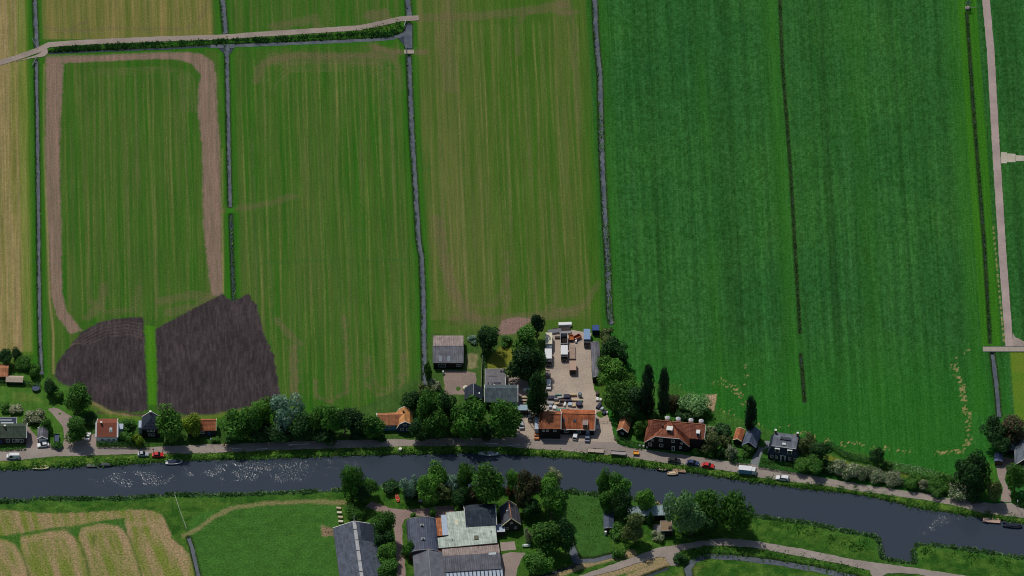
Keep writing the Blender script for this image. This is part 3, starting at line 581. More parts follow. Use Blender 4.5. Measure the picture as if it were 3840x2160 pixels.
sheet('driveway', z('Y2', (1440, 710), (1520, 620), (1640, 640), (1660, 700), (1545, 780), (1530, 880), (1595, 1000), (1600, 1110), (1480, 1110), (1510, 950), (1460, 850)), BRICKP, .07)
sheet('driveway', z('Y4', (590, 550), (660, 490), (800, 530), (930, 580), (1150, 590), (1420, 570), (1518, 545), (1720, 540), (1770, 600), (1620, 660), (1500, 700), (1250, 670), (1090, 720), (1060, 800), (1070, 1000), (1090, 1200), (1110, 1449), (1130, 1700), (1010, 1700),
      (1000, 1449), (985, 1200), (960, 850), (880, 680), (760, 620)), mat('drive_earth', (132, 112, 104), .95, .14, 1.5, 'ground'), .07)
sheet('driveway', z('Y5', (1370, 1180), (1500, 1140), (1700, 1150), (1640, 1230), (1590, 1350), (1570, 1500), (1390, 1500)), BRICKP, .06)
sheet('patio', z('Y5', (1365, 1015), (1550, 1003), (1572, 1110), (1375, 1128)), mat('patio_tiles', (140, 126, 118), .9, .25, 4), .08, .02)
sheet('patio', z('Y7', (720, 780), (830, 780), (850, 910), (790, 920), (730, 850)), mat('patio_grey', (118, 114, 112), .9, .15, 3), .08, .05)
for pts in ([(870, 1683), (906, 1684)], [(960, 1686), (1004, 1682)], [(1080, 1668), (1162, 1665)], [(1218, 1663), (1269, 1663)], [(1822, 1665), (1866, 1664)], [(1905, 1672), (1950, 1668)]):
    path_strip('road_marking', pts, .32, mat('marking_white', (188, 186, 176), .8, .15, 3), .135)
# =====================================================================  TREES AND SHRUBS
def crown_mesh(name, nblob, nleaf, leaf, seed, kind='round', flat=.75):
    rg = np.random.RandomState(seed)
    blobs = []
    for i in range(nblob):
        d = rg.normal(size=3); d /= np.linalg.norm(d)+1e-9
        if kind == 'column':
            t = (i+.5)/nblob*2-1; wdt = (1-abs(t+.08)**4.0*.8)*.5
            a = rg.uniform(0, 6.28); c = np.array([math.cos(a)*wdt, math.sin(a)*wdt, t*.86]); r = rg.uniform(.28, .40)*(1-.3*max(t, 0)**3)
            rad = np.array([r*1.45, r*1.45, r*.62])
        elif kind == 'cone':
            t = (i+.5)/nblob*2-1; wdt = (1-t)/2*.62
            a = rg.uniform(0, 6.28); c = np.array([math.cos(a)*wdt, math.sin(a)*wdt, t*.85]); r = .12+.3*(1-t)/2; rad = np.array([r*1.3, r*1.3, r*.7])
        elif kind == 'loose':
            c = d*rg.uniform(.35, .82); r = rg.uniform(.16, .34); rad = np.array([r, r, r*.9])
        elif kind == 'dome':
            c = d*rg.uniform(.3, .66); c[2] = abs(c[2])*.9-.15; r = rg.uniform(.28, .44); rad = np.array([r, r, r*.85])
        else:
            c = d*rg.uniform(.32, .70); r = rg.uniform(.22, .42); rad = np.array([r, r, r*.85])
        blobs.append((c, rad, rg.uniform(0, 1)))
    tot = sum(b_[1][0]**2 for b_ in blobs); V = []; T = []; M2 = []
    for c, rad, tone in blobs:
        n = int(nleaf*rad[0]**2/tot)
        d = rg.normal(size=(n, 3)); d /= np.linalg.norm(d, axis=1)[:, None]
        rr = rg.uniform(.72, 1.08, size=n)[:, None]; lump = 1+.16*np.sin(d[:, :1]*9+tone*20)*np.sin(d[:, 1:2]*8+tone*7)*np.cos(d[:, 2:]*7)
        p = c+d*rad*rr*lump
        keep = rg.uniform(size=n) > .08; p = p[keep]; d = d[keep]; n = len(p)
        nrm = d*.75+rg.normal(size=(n, 3))*.42+np.array([0, 0, .28]); nrm /= np.linalg.norm(nrm, axis=1)[:, None]
        ref = rg.normal(size=(n, 3)); t1 = np.cross(nrm, ref); t1 /= np.linalg.norm(t1, axis=1)[:, None]; t2 = np.cross(nrm, t1)
        s = (leaf*rg.uniform(.55, 1.25, size=n))[:, None]
        q = np.stack([p-t1*s, p-t2*s*.62+nrm*s*.12, p+t1*s, p+t2*s*.62+nrm*s*.12], 1)
        V.append(q.reshape(-1, 3)); T.append(np.repeat(np.clip(tone*.5+rg.uniform(0, .5, n)+d[:, 0]*0, 0, 1), 4)); M2.append(np.repeat(rg.uniform(size=n), 4))
    V = np.concatenate(V); T = np.concatenate(T); M2 = np.concatenate(M2)
    ext = np.percentile(np.abs(V), 98.0, axis=0); rxy = max(ext[0], ext[1]); V[:, :2] /= rxy*.97; V[:, 2] /= ext[2]*.97
    me = bpy.data.meshes.new(name); nq = len(V)//4; me.vertices.add(len(V)); me.vertices.foreach_set('co', V.astype(np.float32).ravel())
    me.loops.add(nq*4); me.polygons.add(nq); me.loops.foreach_set('vertex_index', np.arange(nq*4, dtype=np.int32))
    me.polygons.foreach_set('loop_start', np.arange(0, nq*4, 4, dtype=np.int32)); me.polygons.foreach_set('loop_total', np.full(nq, 4, np.int32)); me.update(calc_edges=True)
    for nm, arr in (('tint', T), ('mixv', M2)):
        at = me.attributes.new(nm, 'FLOAT', 'POINT'); at.data.foreach_set('value', arr.astype(np.float32))
    return me
CR = {}
def crown_set(key, n, *a, **k): CR[key] = [crown_mesh('crown', *a, seed=100*hash_(key)+i, **k) for i in range(n)]
def hash_(s): return sum(ord(c)*(i+1) for i, c in enumerate(s)) % 97
crown_set('round', 5, 22, 5200, .062, kind='round'); crown_set('loose', 3, 30, 4200, .060, kind='loose'); crown_set('column', 2, 40, 5200, .075, kind='column')
crown_set('cone', 2, 26, 2600, .08, kind='cone'); crown_set('dome', 3, 20, 5200, .058, kind='dome'); crown_set('shrub', 4, 14, 2000, .095, kind='round')
def trunk_mesh(seed):
    rg = random.Random(seed); mb = MB(); pts = [(0, 0, -.05)]
    for i in range(1, 6): pts.append((rg.uniform(-.03, .03)*i, rg.uniform(-.03, .03)*i, i*.13))
    for i, (a, b_) in enumerate(zip(pts, pts[1:])): mb.tube(a, b_, .05*(1-.14*i), .05*(1-.14*(i+1)), 8, cap=(i in (0, 4)))
    for i in range(6):
        a = pts[rg.choice([2, 3, 4])]; an = rg.uniform(0, 6.28); el = rg.uniform(.4, 1.1); l = rg.uniform(.22, .36)
        m_ = (a[0]+math.cos(an)*l*.5*math.cos(el), a[1]+math.sin(an)*l*.5*math.cos(el), a[2]+l*.5*math.sin(el)); e = (m_[0]+math.cos(an)*l*.5*math.cos(el), m_[1]+math.sin(an)*l*.5*math.cos(el), m_[2]+l*.6*math.sin(el))
        mb.tube(a, m_, .026, .018, 6, False); mb.tube(m_, e, .018, .006, 6, False)
    me = bpy.data.meshes.new('trunk'); me.from_pydata(mb.v, [], mb.f); me.update(); return me
TRK = [trunk_mesh(i) for i in range(3)]
BARK = mat('bark', (88, 74, 60), .95, .25, 6)
for me in TRK: me.materials.append(BARK)
LM = {'mid': leafmat('leaf_mid', (48, 88, 28), 1.25, (70, 108, 40)), 'dark': leafmat('leaf_dark', (30, 62, 28), 1.2, (52, 84, 38), .35), 'light': leafmat('leaf_light', (66, 108, 34), 1.25, (84, 124, 48)),
      'blue': leafmat('leaf_silver', (84, 112, 92), 1.2, (112, 136, 116)), 'olive': leafmat('leaf_olive', (72, 88, 46), 1.2, (104, 112, 66), .3), 'brown': leafmat('leaf_brown', (76, 62, 46), 1.15, (60, 80, 40), .4),
      'yellow': leafmat('leaf_yellow', (88, 116, 30), 1.3, (112, 120, 38), .4), 'willow': leafmat('leaf_willow', (84, 118, 68), 1.25, (110, 138, 92), .4), 'blossom': leafmat('leaf_blossom', (66, 92, 52), 1.2, (160, 158, 134), .34),
      'pale': leafmat('leaf_pale', (110, 118, 86), 1.2, (142, 146, 116), .4), 'red': leafmat('leaf_red', (92, 48, 36), 1.2, (60, 66, 34), .4), 'hedge': leafmat('leaf_hedge', (38, 74, 30), 1.2, (56, 92, 38), .3), 'reed': leafmat('leaf_reed', (58, 98, 40), 1.2, (120, 148, 104), .4),
      'conifer': leafmat('leaf_conifer', (26, 50, 32), 1.2, (40, 66, 40), .3)}
_rt = random.Random(3)
MESHM = {}
def meshvar(key, i, mname):
    kk = (key, i, mname)
    if kk not in MESHM:
        me = CR[key][i]; 
        if len(me.materials) == 0: me.materials.append(LM[mname]); MESHM[kk] = me
        else:
            me2 = me.copy(); me2.materials.clear(); me2.materials.append(LM[mname]); MESHM[kk] = me2
    return MESHM[kk]
def tree(cx, cy, rx, ry, shape, leaf, name, label, cat='tree', group=None, lift=None):
    """crown centre and half sizes in photo pixels"""
    R = rx/S; rz2 = 2*(ry/S)**2-R*R; Rz = math.sqrt(max(rz2, (.55*R)**2))
    shrub = cat in ('shrub', 'bush') or rx < 17
    if lift is None: lift = .25 if cat != 'tree' else min(4.2, .8+.42*Rz)
    hc = Rz*.86+lift; x, y, _ = G(cx, cy, hc)
    e = empty(name, (x, y, -.05), 0, label, cat, group)
    i = _rt.randrange(len(CR[shape])); c = bpy.data.objects.new('foliage' if cat != 'tree' else 'crown', meshvar(shape, i, leaf)); COL.objects.link(c); c.parent = e
    c.location = (0, 0, hc); c.scale = (R*1.0, R*1.0, Rz*1.0); c.rotation_euler = (0, 0, _rt.uniform(0, 6.28))
    t = bpy.data.objects.new('trunk' if cat == 'tree' else 'stem', _rt.choice(TRK)); COL.objects.link(t); t.parent = e
    hh = hc+Rz*.45; sx_ = min(hh*1.2*(.8 if cat == 'tree' else .5), R*1.9); t.scale = (sx_, sx_, hh*1.15); t.rotation_euler = (0, 0, _rt.uniform(0, 6.28))
    return e
def hedge(pts, wd, ht, leaf, label, name='hedge', dens=26, rnd=.35):
    """clipped or loose hedge along photo pixels (ground line)"""
    P = [Vector((*q, 0)) for q in W2(pts)]; o0 = P[0]; V = []; T = []; M2 = []; rg = np.random.RandomState(int(pts[0][0]) % 1000)
    for a, b_ in zip(P, P[1:]):
        L_ = (b_-a).length; d = (b_-a)/L_; n_ = Vector((-d.y, d.x, 0)); N_ = int(L_*dens*(wd+ht))
        for k in range(N_):
            t = rg.uniform(-.2, L_+.2); f = rg.randint(3); u = rg.uniform(-1, 1)*(1+rnd*(rg.uniform()-.5))
            if f == 0: off, h_ = u*wd/2, ht*(1+rnd*.5*(vn1(t+a.x)-.5)*2+rg.uniform(-.06, .06)); nr = Vector((0, 0, 1))
            else:
                sgn = 1 if f == 1 else -1; off = sgn*wd/2*(1+rg.uniform(-rnd, rnd)*.6); h_ = rg.uniform(.02, 1)*ht; nr = n_*sgn
            p = a+d*t+n_*off+Vector((0, 0, h_))-o0; nr = (nr+Vector(rg.normal(size=3))*.45).normalized(); t1 = nr.cross(Vector(rg.normal(size=3))).normalized(); t2 = nr.cross(t1); s = rg.uniform(.10, .24)
            V += [p-t1*s, p-t2*s*.7, p+t1*s, p+t2*s*.7]; T += [rg.uniform()]*4; M2 += [rg.uniform()]*4
    me = bpy.data.meshes.new('hedge'); me.from_pydata([tuple(v) for v in V], [], [(4*i, 4*i+1, 4*i+2, 4*i+3) for i in range(len(V)//4)])
    for nm, arr in (('tint', T), ('mixv', M2)): at = me.attributes.new(nm, 'FLOAT', 'POINT'); at.data.foreach_set('value', np.array(arr, np.float32))
    me.materials.append(LM[leaf]); o = bpy.data.objects.new(name, me); COL.objects.link(o); o.location = (o0.x, o0.y, 0)
    return tag(o, label, 'hedge')
def vn1(x): return float(vnoise(np.array([x*.8]), np.array([0.0]), 4)[0])
def T(k, x, y, rx, ry, shape, leaf, name, label, cat='tree', group=None, lift=None):
    p = z1(k, x, y) if k else (x, y); return tree(p[0], p[1], rx, ry, shape, leaf, name, label, cat, group, lift)
b, t_ = 'shrub', 'tree'
# ---- north bank, from the left edge
T('', 20, 1336, 26, 26, 'round', 'dark', 'tree', 'dark round tree at the left edge above the orange roofed shed')
T('', 60, 1326, 19, 19, 'round', 'dark', 'tree', 'small dark tree touching the hay field corner at far left')
T('', 88, 1362, 32, 26, 'dome', 'mid', 'shrub', 'broad bramble shrub under the bottom edge of the far left hay field', b)
T('', 126, 1392, 24, 24, 'shrub', 'mid', 'shrub', 'rounded bush beside the lower end of the leftmost ditch', b)
T('', 186, 1452, 26, 26, 'round', 'dark', 'tree', 'dark olive tree just right of the round trampoline')
T('', 226, 1486, 17, 17, 'shrub', 'mid', 'shrub', 'small bush between the dark olive tree and the big tree at the left ploughed plot', b)
T('', 288, 1498, 50, 52, 'round', 'mid', 'tree', 'big bright green tree at the lower left corner of the ploughed soil')
T('', 288, 1606, 38, 42, 'round', 'mid', 'tree', 'round green tree left of the white house, throwing its shadow on the road')
T('', 128, 1562, 36, 28, 'shrub', 'pale', 'shrub', 'grey green loose shrub above the small white fronted garage', b)
T('', 176, 1596, 26, 26, 'shrub', 'mid', 'shrub', 'green shrub crowding the right side of the small white fronted garage', b)
T('', 215, 1668, 20, 14, 'shrub', 'hedge', 'shrub', 'low dark shrub on the corner between the curved drive and the road', b)
T('', 60, 1530, 24, 18, 'shrub', 'pale', 'shrub', 'pale flowering shrub in the garden behind the far left house', b)
T('', 22, 1525, 24, 20, 'shrub', 'mid', 'shrub', 'green garden shrub behind the far left house, next to the frame edge', b)
T('', 478, 1592, 28, 24, 'shrub', 'mid', 'shrub', 'leafy shrub behind right of the white house', b)
T('', 478, 1636, 26, 24, 'shrub', 'mid', 'shrub', 'garden shrub between the white house and the black slate house', b)
T('', 522, 1650, 18, 22, 'shrub', 'yellow', 'shrub', 'yellowish shrub at the left foot of the black slate house', b)
T('', 338, 1570, 28, 22, 'round', 'dark', 'shrub', 'dark thicket between the big field corner tree and the white house', b)
T('', 636, 1590, 48, 58, 'round', 'light', 'tree', 'large bright lime green tree right of the black slate house')
T('', 719, 1590, 30, 34, 'round', 'yellow', 'tree', 'yellow green tree in front of the small cottage with the orange roof')
T('', 750, 1580, 11, 13, 'shrub', 'yellow', 'shrub', 'small orange tinged bush against the cottage roof', b)
T('', 806, 1646, 16, 13, 'shrub', 'mid', 'shrub', 'low clipped shrub at the right of the cottage path', b)
T('', 868, 1646, 24, 15, 'shrub', 'hedge', 'shrub', 'low dark shrub beside the red cyclist', b)
T('', 872, 1600, 48, 48, 'round', 'mid', 'tree', 'spreading green tree right next to the cottage with yellow verges')
T('', 940, 1574, 46, 52, 'round', 'mid', 'tree', 'medium green tree second to the right of the cottage')
T('', 990, 1545, 46, 52, 'round', 'light', 'tree', 'bright green tree directly left of the silver blue willow')
T('', 975, 1622, 50, 40, 'round', 'dark', 'tree', 'dark tree in front of the bright one left of the silver blue tree')
T('', 1070, 1552, 60, 64, 'loose', 'blue', 'tree', 'silver blue leaved tree, the palest big crown by the road')
T('', 1045, 1628, 40, 34, 'round', 'dark', 'tree', 'dark tree standing at the foot of the silver blue tree')
T('', 1130, 1602, 42, 44, 'round', 'dark', 'tree', 'dark green tree immediately right of the silver blue tree')
T('', 1190, 1574, 42, 46, 'round', 'mid', 'tree', 'second tree right of the silver blue tree, at the edge of the striped meadow')
T('', 1240, 1576, 46, 52, 'round', 'mid', 'tree', 'broad green tree in the middle of the row between silver blue tree and gambrel house')
T('', 1215, 1628, 40, 30, 'round', 'dark', 'tree', 'low dark tree by the roadside dashes in the middle of the shaded row')
T('', 1292, 1586, 38, 44, 'round', 'dark', 'tree', 'dark crowned tree, third to the left of the gambrel house')
T('', 1338, 1584, 38, 42, 'round', 'dark', 'tree', 'dark rounded tree, second to the left of the gambrel house')
T('', 1340, 1626, 28, 22, 'shrub', 'dark', 'shrub', 'dark roadside bush left of the gambrel house', b)
T('', 1400, 1600, 38, 42, 'round', 'mid', 'tree', 'green tree touching the blue left wing of the gambrel house')
T('', 1424, 1636, 22, 15, 'shrub', 'hedge', 'shrub', 'low dark bush under the blue wall of the gambrel house', b)
T('', 1540, 1500, 34, 34, 'round', 'dark', 'tree', 'dark tree at the corner of the meadow above the gambrel house')
T('', 1572, 1612, 32, 34, 'round', 'dark', 'tree', 'dark tree hugging the right wall of the gambrel house')
T('', 1602, 1470, 34, 34, 'loose', 'olive', 'tree', 'olive green tree where the third ditch ends')
T('', 1612, 1534, 46, 60, 'round', 'mid', 'tree', 'tall green tree between the gambrel house and the grey gabled cottage')
T('', 1640, 1590, 42, 50, 'round', 'mid', 'tree', 'green roadside tree two to the left of the large round pair')
T('', 1678, 1528, 42, 48, 'round', 'dark', 'tree', 'dark tree left of the small dark gabled cottage')
T('', 1708, 1612, 24, 26, 'shrub', 'light', 'shrub', 'light green bush at the roadside between two big tree groups', b)
T('', 1768, 1572, 60, 72, 'round', 'mid', 'tree', 'very large round green tree in front of the small dark gabled cottage', lift=1.8)
T('', 1888, 1576, 56, 66, 'round', 'mid', 'tree', 'large round green tree in front of the grey green roofed house', lift=1.8)
T('', 1832, 1618, 34, 30, 'round', 'dark', 'tree', 'dark lower tree between the two large round trees')
T('', 1630, 1438, 26, 22, 'shrub', 'pale', 'shrub', 'pale green bush left of the sandy yard of the black barn', b)
T('', 1608, 1400, 14, 40, 'shrub', 'mid', 'shrub', 'narrow line of bushes between the third ditch and the black barn', b)
T('', 1836, 1270, 40, 42, 'round', 'dark', 'tree', 'glossy dark chestnut tree standing alone right of the black barn')
T('', 1770, 1272, 20, 16, 'shrub', 'blue', 'shrub', 'grey blue bush behind the right corner of the black barn', b)
T('', 1896, 1276, 26, 12, 'shrub', 'mid', 'shrub', 'low bush row above the yellow lawn', b)
T('', 1975, 1272, 44, 48, 'round', 'mid', 'tree', 'green tree right of the bare brown patch at the meadow edge')
T('', 2014, 1222, 25, 40, 'round', 'conifer', 'tree', 'tall narrow dark tree beside the cream truck')
T('', 1960, 1358, 50, 56, 'round', 'dark', 'tree', 'big dark tree at the right side of the yellow lawn')
T('', 2012, 1356, 32, 42, 'round', 'dark', 'tree', 'dark tree left of the two parked trucks in the yard')
T('', 2014, 1478, 34, 72, 'column', 'dark', 'tree', 'tall dark shaggy tree between the gravel yard and the grey roofed house')
T('', 2008, 1405, 24, 26, 'round', 'dark', 'tree', 'dark tree at the left edge of the yard above the shaggy one')
T('', 2272, 1252, 22, 22, 'shrub', 'olive', 'shrub', 'brownish bush beside the blue box on the yard corner', b)
T('', 2284, 1286, 26, 24, 'round', 'olive', 'tree', 'olive tree right of the top end of the long grey shed')
T('', 2300, 1324, 44, 48, 'round', 'dark', 'tree', 'dark olive tree right of the middle of the long grey shed')
T('', 2330, 1350, 26, 28, 'shrub', 'dark', 'shrub', 'dark bush on the edge of the green crop beside the shed trees', b)
T('', 2293, 1398, 58, 60, 'round', 'light', 'tree', 'large bright green tree at the lower end of the long grey shed')
T('', 2352, 1450, 46, 44, 'round', 'light', 'tree', 'light green tree left of the two tall poplars')
T('', 2318, 1492, 56, 54, 'round', 'mid', 'tree', 'wide green tree above the pots along the yard drive')
T('', 2388, 1500, 44, 48, 'round', 'dark', 'tree', 'dark tree at the foot of the left poplar')
T('', 2362, 1550, 34, 34, 'round', 'dark', 'tree', 'dark tree behind the long orange shed')
T('', 2429, 1460, 23, 86, 'column', 'conifer', 'poplar', 'left one of the two tall dark poplars', t_)
T('', 2490, 1466, 20, 82, 'column', 'conifer', 'poplar', 'right one of the two tall dark poplars', t_)
T('', 2816, 1549, 20, 60, 'column', 'conifer', 'conifer', 'lone dark conifer standing by the grey blue gabled house', t_)
T('', 2528, 1512, 27, 30, 'round', 'brown', 'shrub', 'brownish bush right of the right poplar', b)
T('', 2606, 1514, 52, 36, 'dome', 'willow', 'tree', 'spreading grey green willow left of the bare sand pit')
T('', 2572, 1556, 40, 24, 'shrub', 'dark', 'shrub', 'dark thicket directly behind the large farmhouse roof', b)
T('', 2642, 1552, 28, 20, 'shrub', 'mid', 'shrub', 'bush below the bare sand pit', b)
T('', 2457, 1562, 28, 20, 'shrub', 'mid', 'shrub', 'bush in the shade between poplars and the farmhouse', b)
T('', 2399, 1608, 22, 28, 'shrub', 'mid', 'shrub', 'soft green shrub between the orange shed and the farmhouse', b)
T('', 2422, 1602, 14, 22, 'shrub', 'mid', 'shrub', 'narrow bush against the left wall of the farmhouse', b)
T('', 2667, 1612, 17, 16, 'shrub', 'pale', 'shrub', 'grey shrub right of the farmhouse gable', b)
T('', 2706, 1610, 30, 22, 'shrub', 'dark', 'shrub', 'dark shrub left of the little orange roofed cabin', b)
T('', 2664, 1652, 34, 32, 'round', 'olive', 'tree', 'olive garden tree right of the farmhouse')
T('', 2722, 1652, 24, 24, 'shrub', 'olive', 'shrub', 'olive shrub in front of the little orange roofed cabin', b)
T('', 2668, 1690, 24, 18, 'shrub', 'mid', 'shrub', 'roadside shrub right of the farmhouse corner', b)
T('', 2612, 1690, 16, 12, 'shrub', 'light', 'shrub', 'small light bush at the farmhouse corner by the road', b)
T('', 2742, 1694, 24, 26, 'loose', 'blossom', 'shrub', 'white blossoming shrub in the garden before the grey blue gabled house', b)
T('', 2800, 1686, 28, 24, 'shrub', 'mid', 'shrub', 'green shrub in front of the grey blue gabled house', b)
T('', 2702, 1700, 18, 18, 'shrub', 'dark', 'shrub', 'dark roadside shrub left of the white blossoming one', b)
T('', 3034, 1672, 38, 38, 'loose', 'olive', 'tree', 'thin olive tree behind right of the black mansard house')
T('', 3076, 1696, 38, 38, 'round', 'dark', 'tree', 'dark tree left of the small yellow lawn')
T('', 3014, 1738, 36, 30, 'round', 'mid', 'shrub', 'green shrub right of the black mansard house at the roadside', b)
T('', 3056, 1744, 32, 30, 'round', 'mid', 'tree', 'rounded roadside tree below the small yellow lawn')
T('', 3104, 1746, 26, 24, 'shrub', 'dark', 'shrub', 'dark bush left of the blossoming hedge row', b)
T('', 3146, 1755, 32, 28, 'dome', 'blossom', 'shrub', 'leftmost of the white blossoming bushes along the right part of the road', b)
T('', 3190, 1768, 34, 30, 'dome', 'blossom', 'shrub', 'second white blossoming bush from the left along the road', b)
T('', 3238, 1774, 32, 28, 'dome', 'blossom', 'shrub', 'third white blossoming bush from the left along the road', b)
T('', 3288, 1782, 36, 28, 'dome', 'blossom', 'shrub', 'fourth white blossoming bush from the left along the road', b)
T('', 3350, 1796, 34, 27, 'dome', 'blossom', 'shrub', 'pinkish white blossoming bush at the right end of the flowering row', b)
T('', 3292, 1712, 26, 30, 'round', 'dark', 'tree', 'small dark tree standing in the hedge between crop and road')
T('', 3326, 1742, 22, 18, 'shrub', 'mid', 'shrub', 'bush right of the small dark tree in the hedge line', b)
T('', 3419, 1805, 32, 28, 'shrub', 'mid', 'shrub', 'green bush right of the flowering row', b)
T('', 3466, 1818, 20, 20, 'shrub', 'pale', 'shrub', 'pale grey bush beside the road on the right', b)
T('', 3530, 1808, 42, 34, 'dome', 'mid', 'shrub', 'wide green thicket left of the large dark round tree', b)
T('', 3510, 1838, 30, 20, 'shrub', 'mid', 'shrub', 'low green bush on the road edge below the wide thicket', b)
T('', 3640, 1768, 58, 66, 'round', 'dark', 'tree', 'large dark round tree under the crop field on the right')
T('', 3600, 1838, 42, 32, 'dome', 'blossom', 'shrub', 'white flowering bush in front of the large dark round tree', b)
T('', 3654, 1848, 32, 30, 'round', 'dark', 'shrub', 'dark bush right of the white flowering bush below the large dark tree', b)
T('', 3732, 1842, 28, 34, 'round', 'olive', 'tree', 'olive tree casting a shadow on the road near the right driveway')
T('', 3700, 1796, 24, 22, 'shrub', 'mid', 'shrub', 'green shrub left of the right driveway', b)
T('', 3722, 1618, 44, 44, 'round', 'dark', 'tree', 'dark tree at the lower end of the blue ditch by the yellow green field')
T('', 3800, 1610, 50, 48, 'round', 'brown', 'tree', 'dark brown leaved tree behind the house at the right edge')
T('', 3748, 1668, 34, 34, 'round', 'dark', 'tree', 'dark tree above the small blue shed at the right edge')
T('', 3806, 1792, 38, 46, 'round', 'mid', 'tree', 'green tree right of the driveway in front of the right edge house')
# ---- south bank
T('', 1322, 1806, 40, 58, 'round', 'mid', 'tree', 'tall bright topped tree on the south bank, leftmost by the water')
T('', 1348, 1846, 36, 34, 'round', 'dark', 'tree', 'dark tree beneath the bright topped one at the left of the south bank')
T('', 1388, 1826, 28, 30, 'round', 'mid', 'tree', 'green tree on the water side left of the red boat on the grass')
T('', 1332, 1916, 38, 30, 'dome', 'mid', 'shrub', 'spreading bush above the ridge end of the large left barn', b)
T('', 1462, 1820, 30, 15, 'shrub', 'dark', 'shrub', 'flat dark bush on the water edge above the red boat', b)
T('', 1538, 1816, 34, 42, 'loose', 'blue', 'tree', 'grey blue leaved tree on the bank right of the red boat')
T('', 1544, 1852, 30, 26, 'shrub', 'dark', 'shrub', 'dark shrub between the red boat and the white trailer', b)
T('', 1440, 1968, 38, 46, 'round', 'mid', 'tree', 'green tree between the large left barn and the earth track')
T('', 1444, 2020, 34, 34, 'round', 'dark', 'tree', 'dark tree in the middle of the row along the earth track')
T('', 1452, 2082, 34, 34, 'round', 'light', 'tree', 'light green tree lower in the row along the earth track')
T('', 1456, 2136, 38, 36, 'round', 'mid', 'tree', 'green tree at the bottom edge between the large barn and the track')
T('', 1530, 2060, 22, 28, 'round', 'mid', 'shrub', 'green bush where the two curved barns meet the track', b)
T('', 1622, 1924, 14, 16, 'shrub', 'mid', 'shrub', 'small round bush behind the curved roof barn', b)
T('', 1550, 1932, 10, 10, 'shrub', 'light', 'shrub', 'tiny bush at the top left corner of the curved roof barn', b)
T('', 1640, 1786, 38, 44, 'round', 'light', 'tree', 'tall light green tree at the water above the farm drive')
T('', 1604, 1836, 38, 44, 'round', 'light', 'tree', 'light green tree above the white trailer on the farm drive')
T('', 1658, 1846, 28, 30, 'loose', 'olive', 'tree', 'thin olive tree right of the white trailer')
T('', 1702, 1812, 30, 34, 'loose', 'blue', 'tree', 'blue grey tree in the middle of the south bank row')
T('', 1750, 1794, 36, 48, 'round', 'mid', 'tree', 'green tree right of the blue grey one on the south bank')
T('', 1724, 1862, 32, 34, 'round', 'dark', 'tree', 'dark tree above the pale roofed hall')
T('', 1772, 1856, 30, 30, 'round', 'brown', 'tree', 'brown tinged tree above the dark slate roof of the hall')
T('', 1716, 1900, 24, 18, 'shrub', 'mid', 'shrub', 'green bush at the upper edge of the pale roofed hall', b)
T('', 1824, 1822, 54, 68, 'round', 'mid', 'tree', 'largest green tree of the south bank, over the dark slate roof')
T('', 1862, 1790, 20, 26, 'loose', 'pale', 'tree', 'pale thin tree top right behind the largest south bank tree')
T('', 1926, 1806, 28, 40, 'round', 'light', 'tree', 'light green tree top left of the dark brown one on the south bank')
T('', 1916, 1838, 20, 22, 'shrub', 'red', 'shrub', 'red leaved bush on the south bank', b)
T('', 1974, 1838, 42, 56, 'round', 'brown', 'tree', 'dark brown green tree right behind the small brick gabled house')
T('', 1994, 1900, 36, 34, 'round', 'dark', 'tree', 'dark shaded tree right of the small brick gabled house')
T('', 2076, 1788, 30, 36, 'loose', 'pale', 'tree', 'bare looking pale tree rising over the water')
T('', 2060, 1826, 40, 48, 'round', 'light', 'tree', 'light green tree in front of the bare looking pale one')
T('', 2070, 1886, 42, 52, 'round', 'mid', 'tree', 'green tree left of the rough meadow on the south bank')
T('', 2050, 2012, 50, 52, 'round', 'mid', 'tree', 'green tree right of the white dinghy in the south garden')
T('', 2123, 2014, 32, 52, 'round', 'dark', 'tree', 'narrow dark oval tree beside the pond')
T('', 2022, 2112, 46, 40, 'round', 'mid', 'tree', 'dark green tree at the bottom edge left of the pond')
T('', 1986, 2006, 18, 30, 'loose', 'pale', 'shrub', 'pale thin bush behind the white dinghy', b)
T('', 2264, 1812, 24, 44, 'round', 'light', 'tree', 'light green tree at the left of the rough meadow right bank group')
T('', 2308, 1836, 44, 48, 'round', 'mid', 'tree', 'broad green tree over the water left of the boathouse')
T('', 2276, 1880, 26, 34, 'round', 'mid', 'tree', 'green tree above the narrow dark glasshouse')
T('', 2336, 1896, 34, 46, 'round', 'dark', 'tree', 'dark tree at the left end of the long pale boathouse roof')
T('', 2424, 1876, 34, 38, 'round', 'light', 'tree', 'round bright tree standing alone behind the boathouse roof')
T('', 2382, 1974, 38, 50, 'round', 'olive', 'tree', 'olive green tree in front of the boathouse')
T('', 2328, 1990, 36, 28, 'round', 'mid', 'shrub', 'green bush left of the olive tree before the boathouse', b)
T('', 2439, 1934, 15, 22, 'cone', 'dark', 'conifer', 'small dark conifer against the boathouse roof', t_)
T('', 2322, 2076, 24, 20, 'shrub', 'mid', 'shrub', 'green bush at the foot of the white pole', b)
T('', 2464, 2008, 26, 16, 'loose', 'blossom', 'shrub', 'white flowering shrub left of the flat brown roofed cabin', b)
T('', 2556, 1910, 52, 72, 'loose', 'willow', 'tree', 'tall grey green willow right of the boathouse')
T('', 2592, 1948, 46, 56, 'round', 'willow', 'tree', 'lower grey green willow tree casting shade on the south road')
T('', 2648, 1902, 52, 54, 'dome', 'mid', 'tree', 'rounded green tree second from the right in the willow group')
T('', 2668, 1940, 44, 40, 'round', 'dark', 'tree', 'dark tree in the middle of the willow group')
T('', 2748, 1922, 66, 66, 'dome', 'mid', 'tree', 'big dome shaped green tree at the right end of the willow group')
T('', 2550, 2094, 24, 20, 'shrub', 'hedge', 'shrub', 'dark bush on the inner bend of the south road', b)
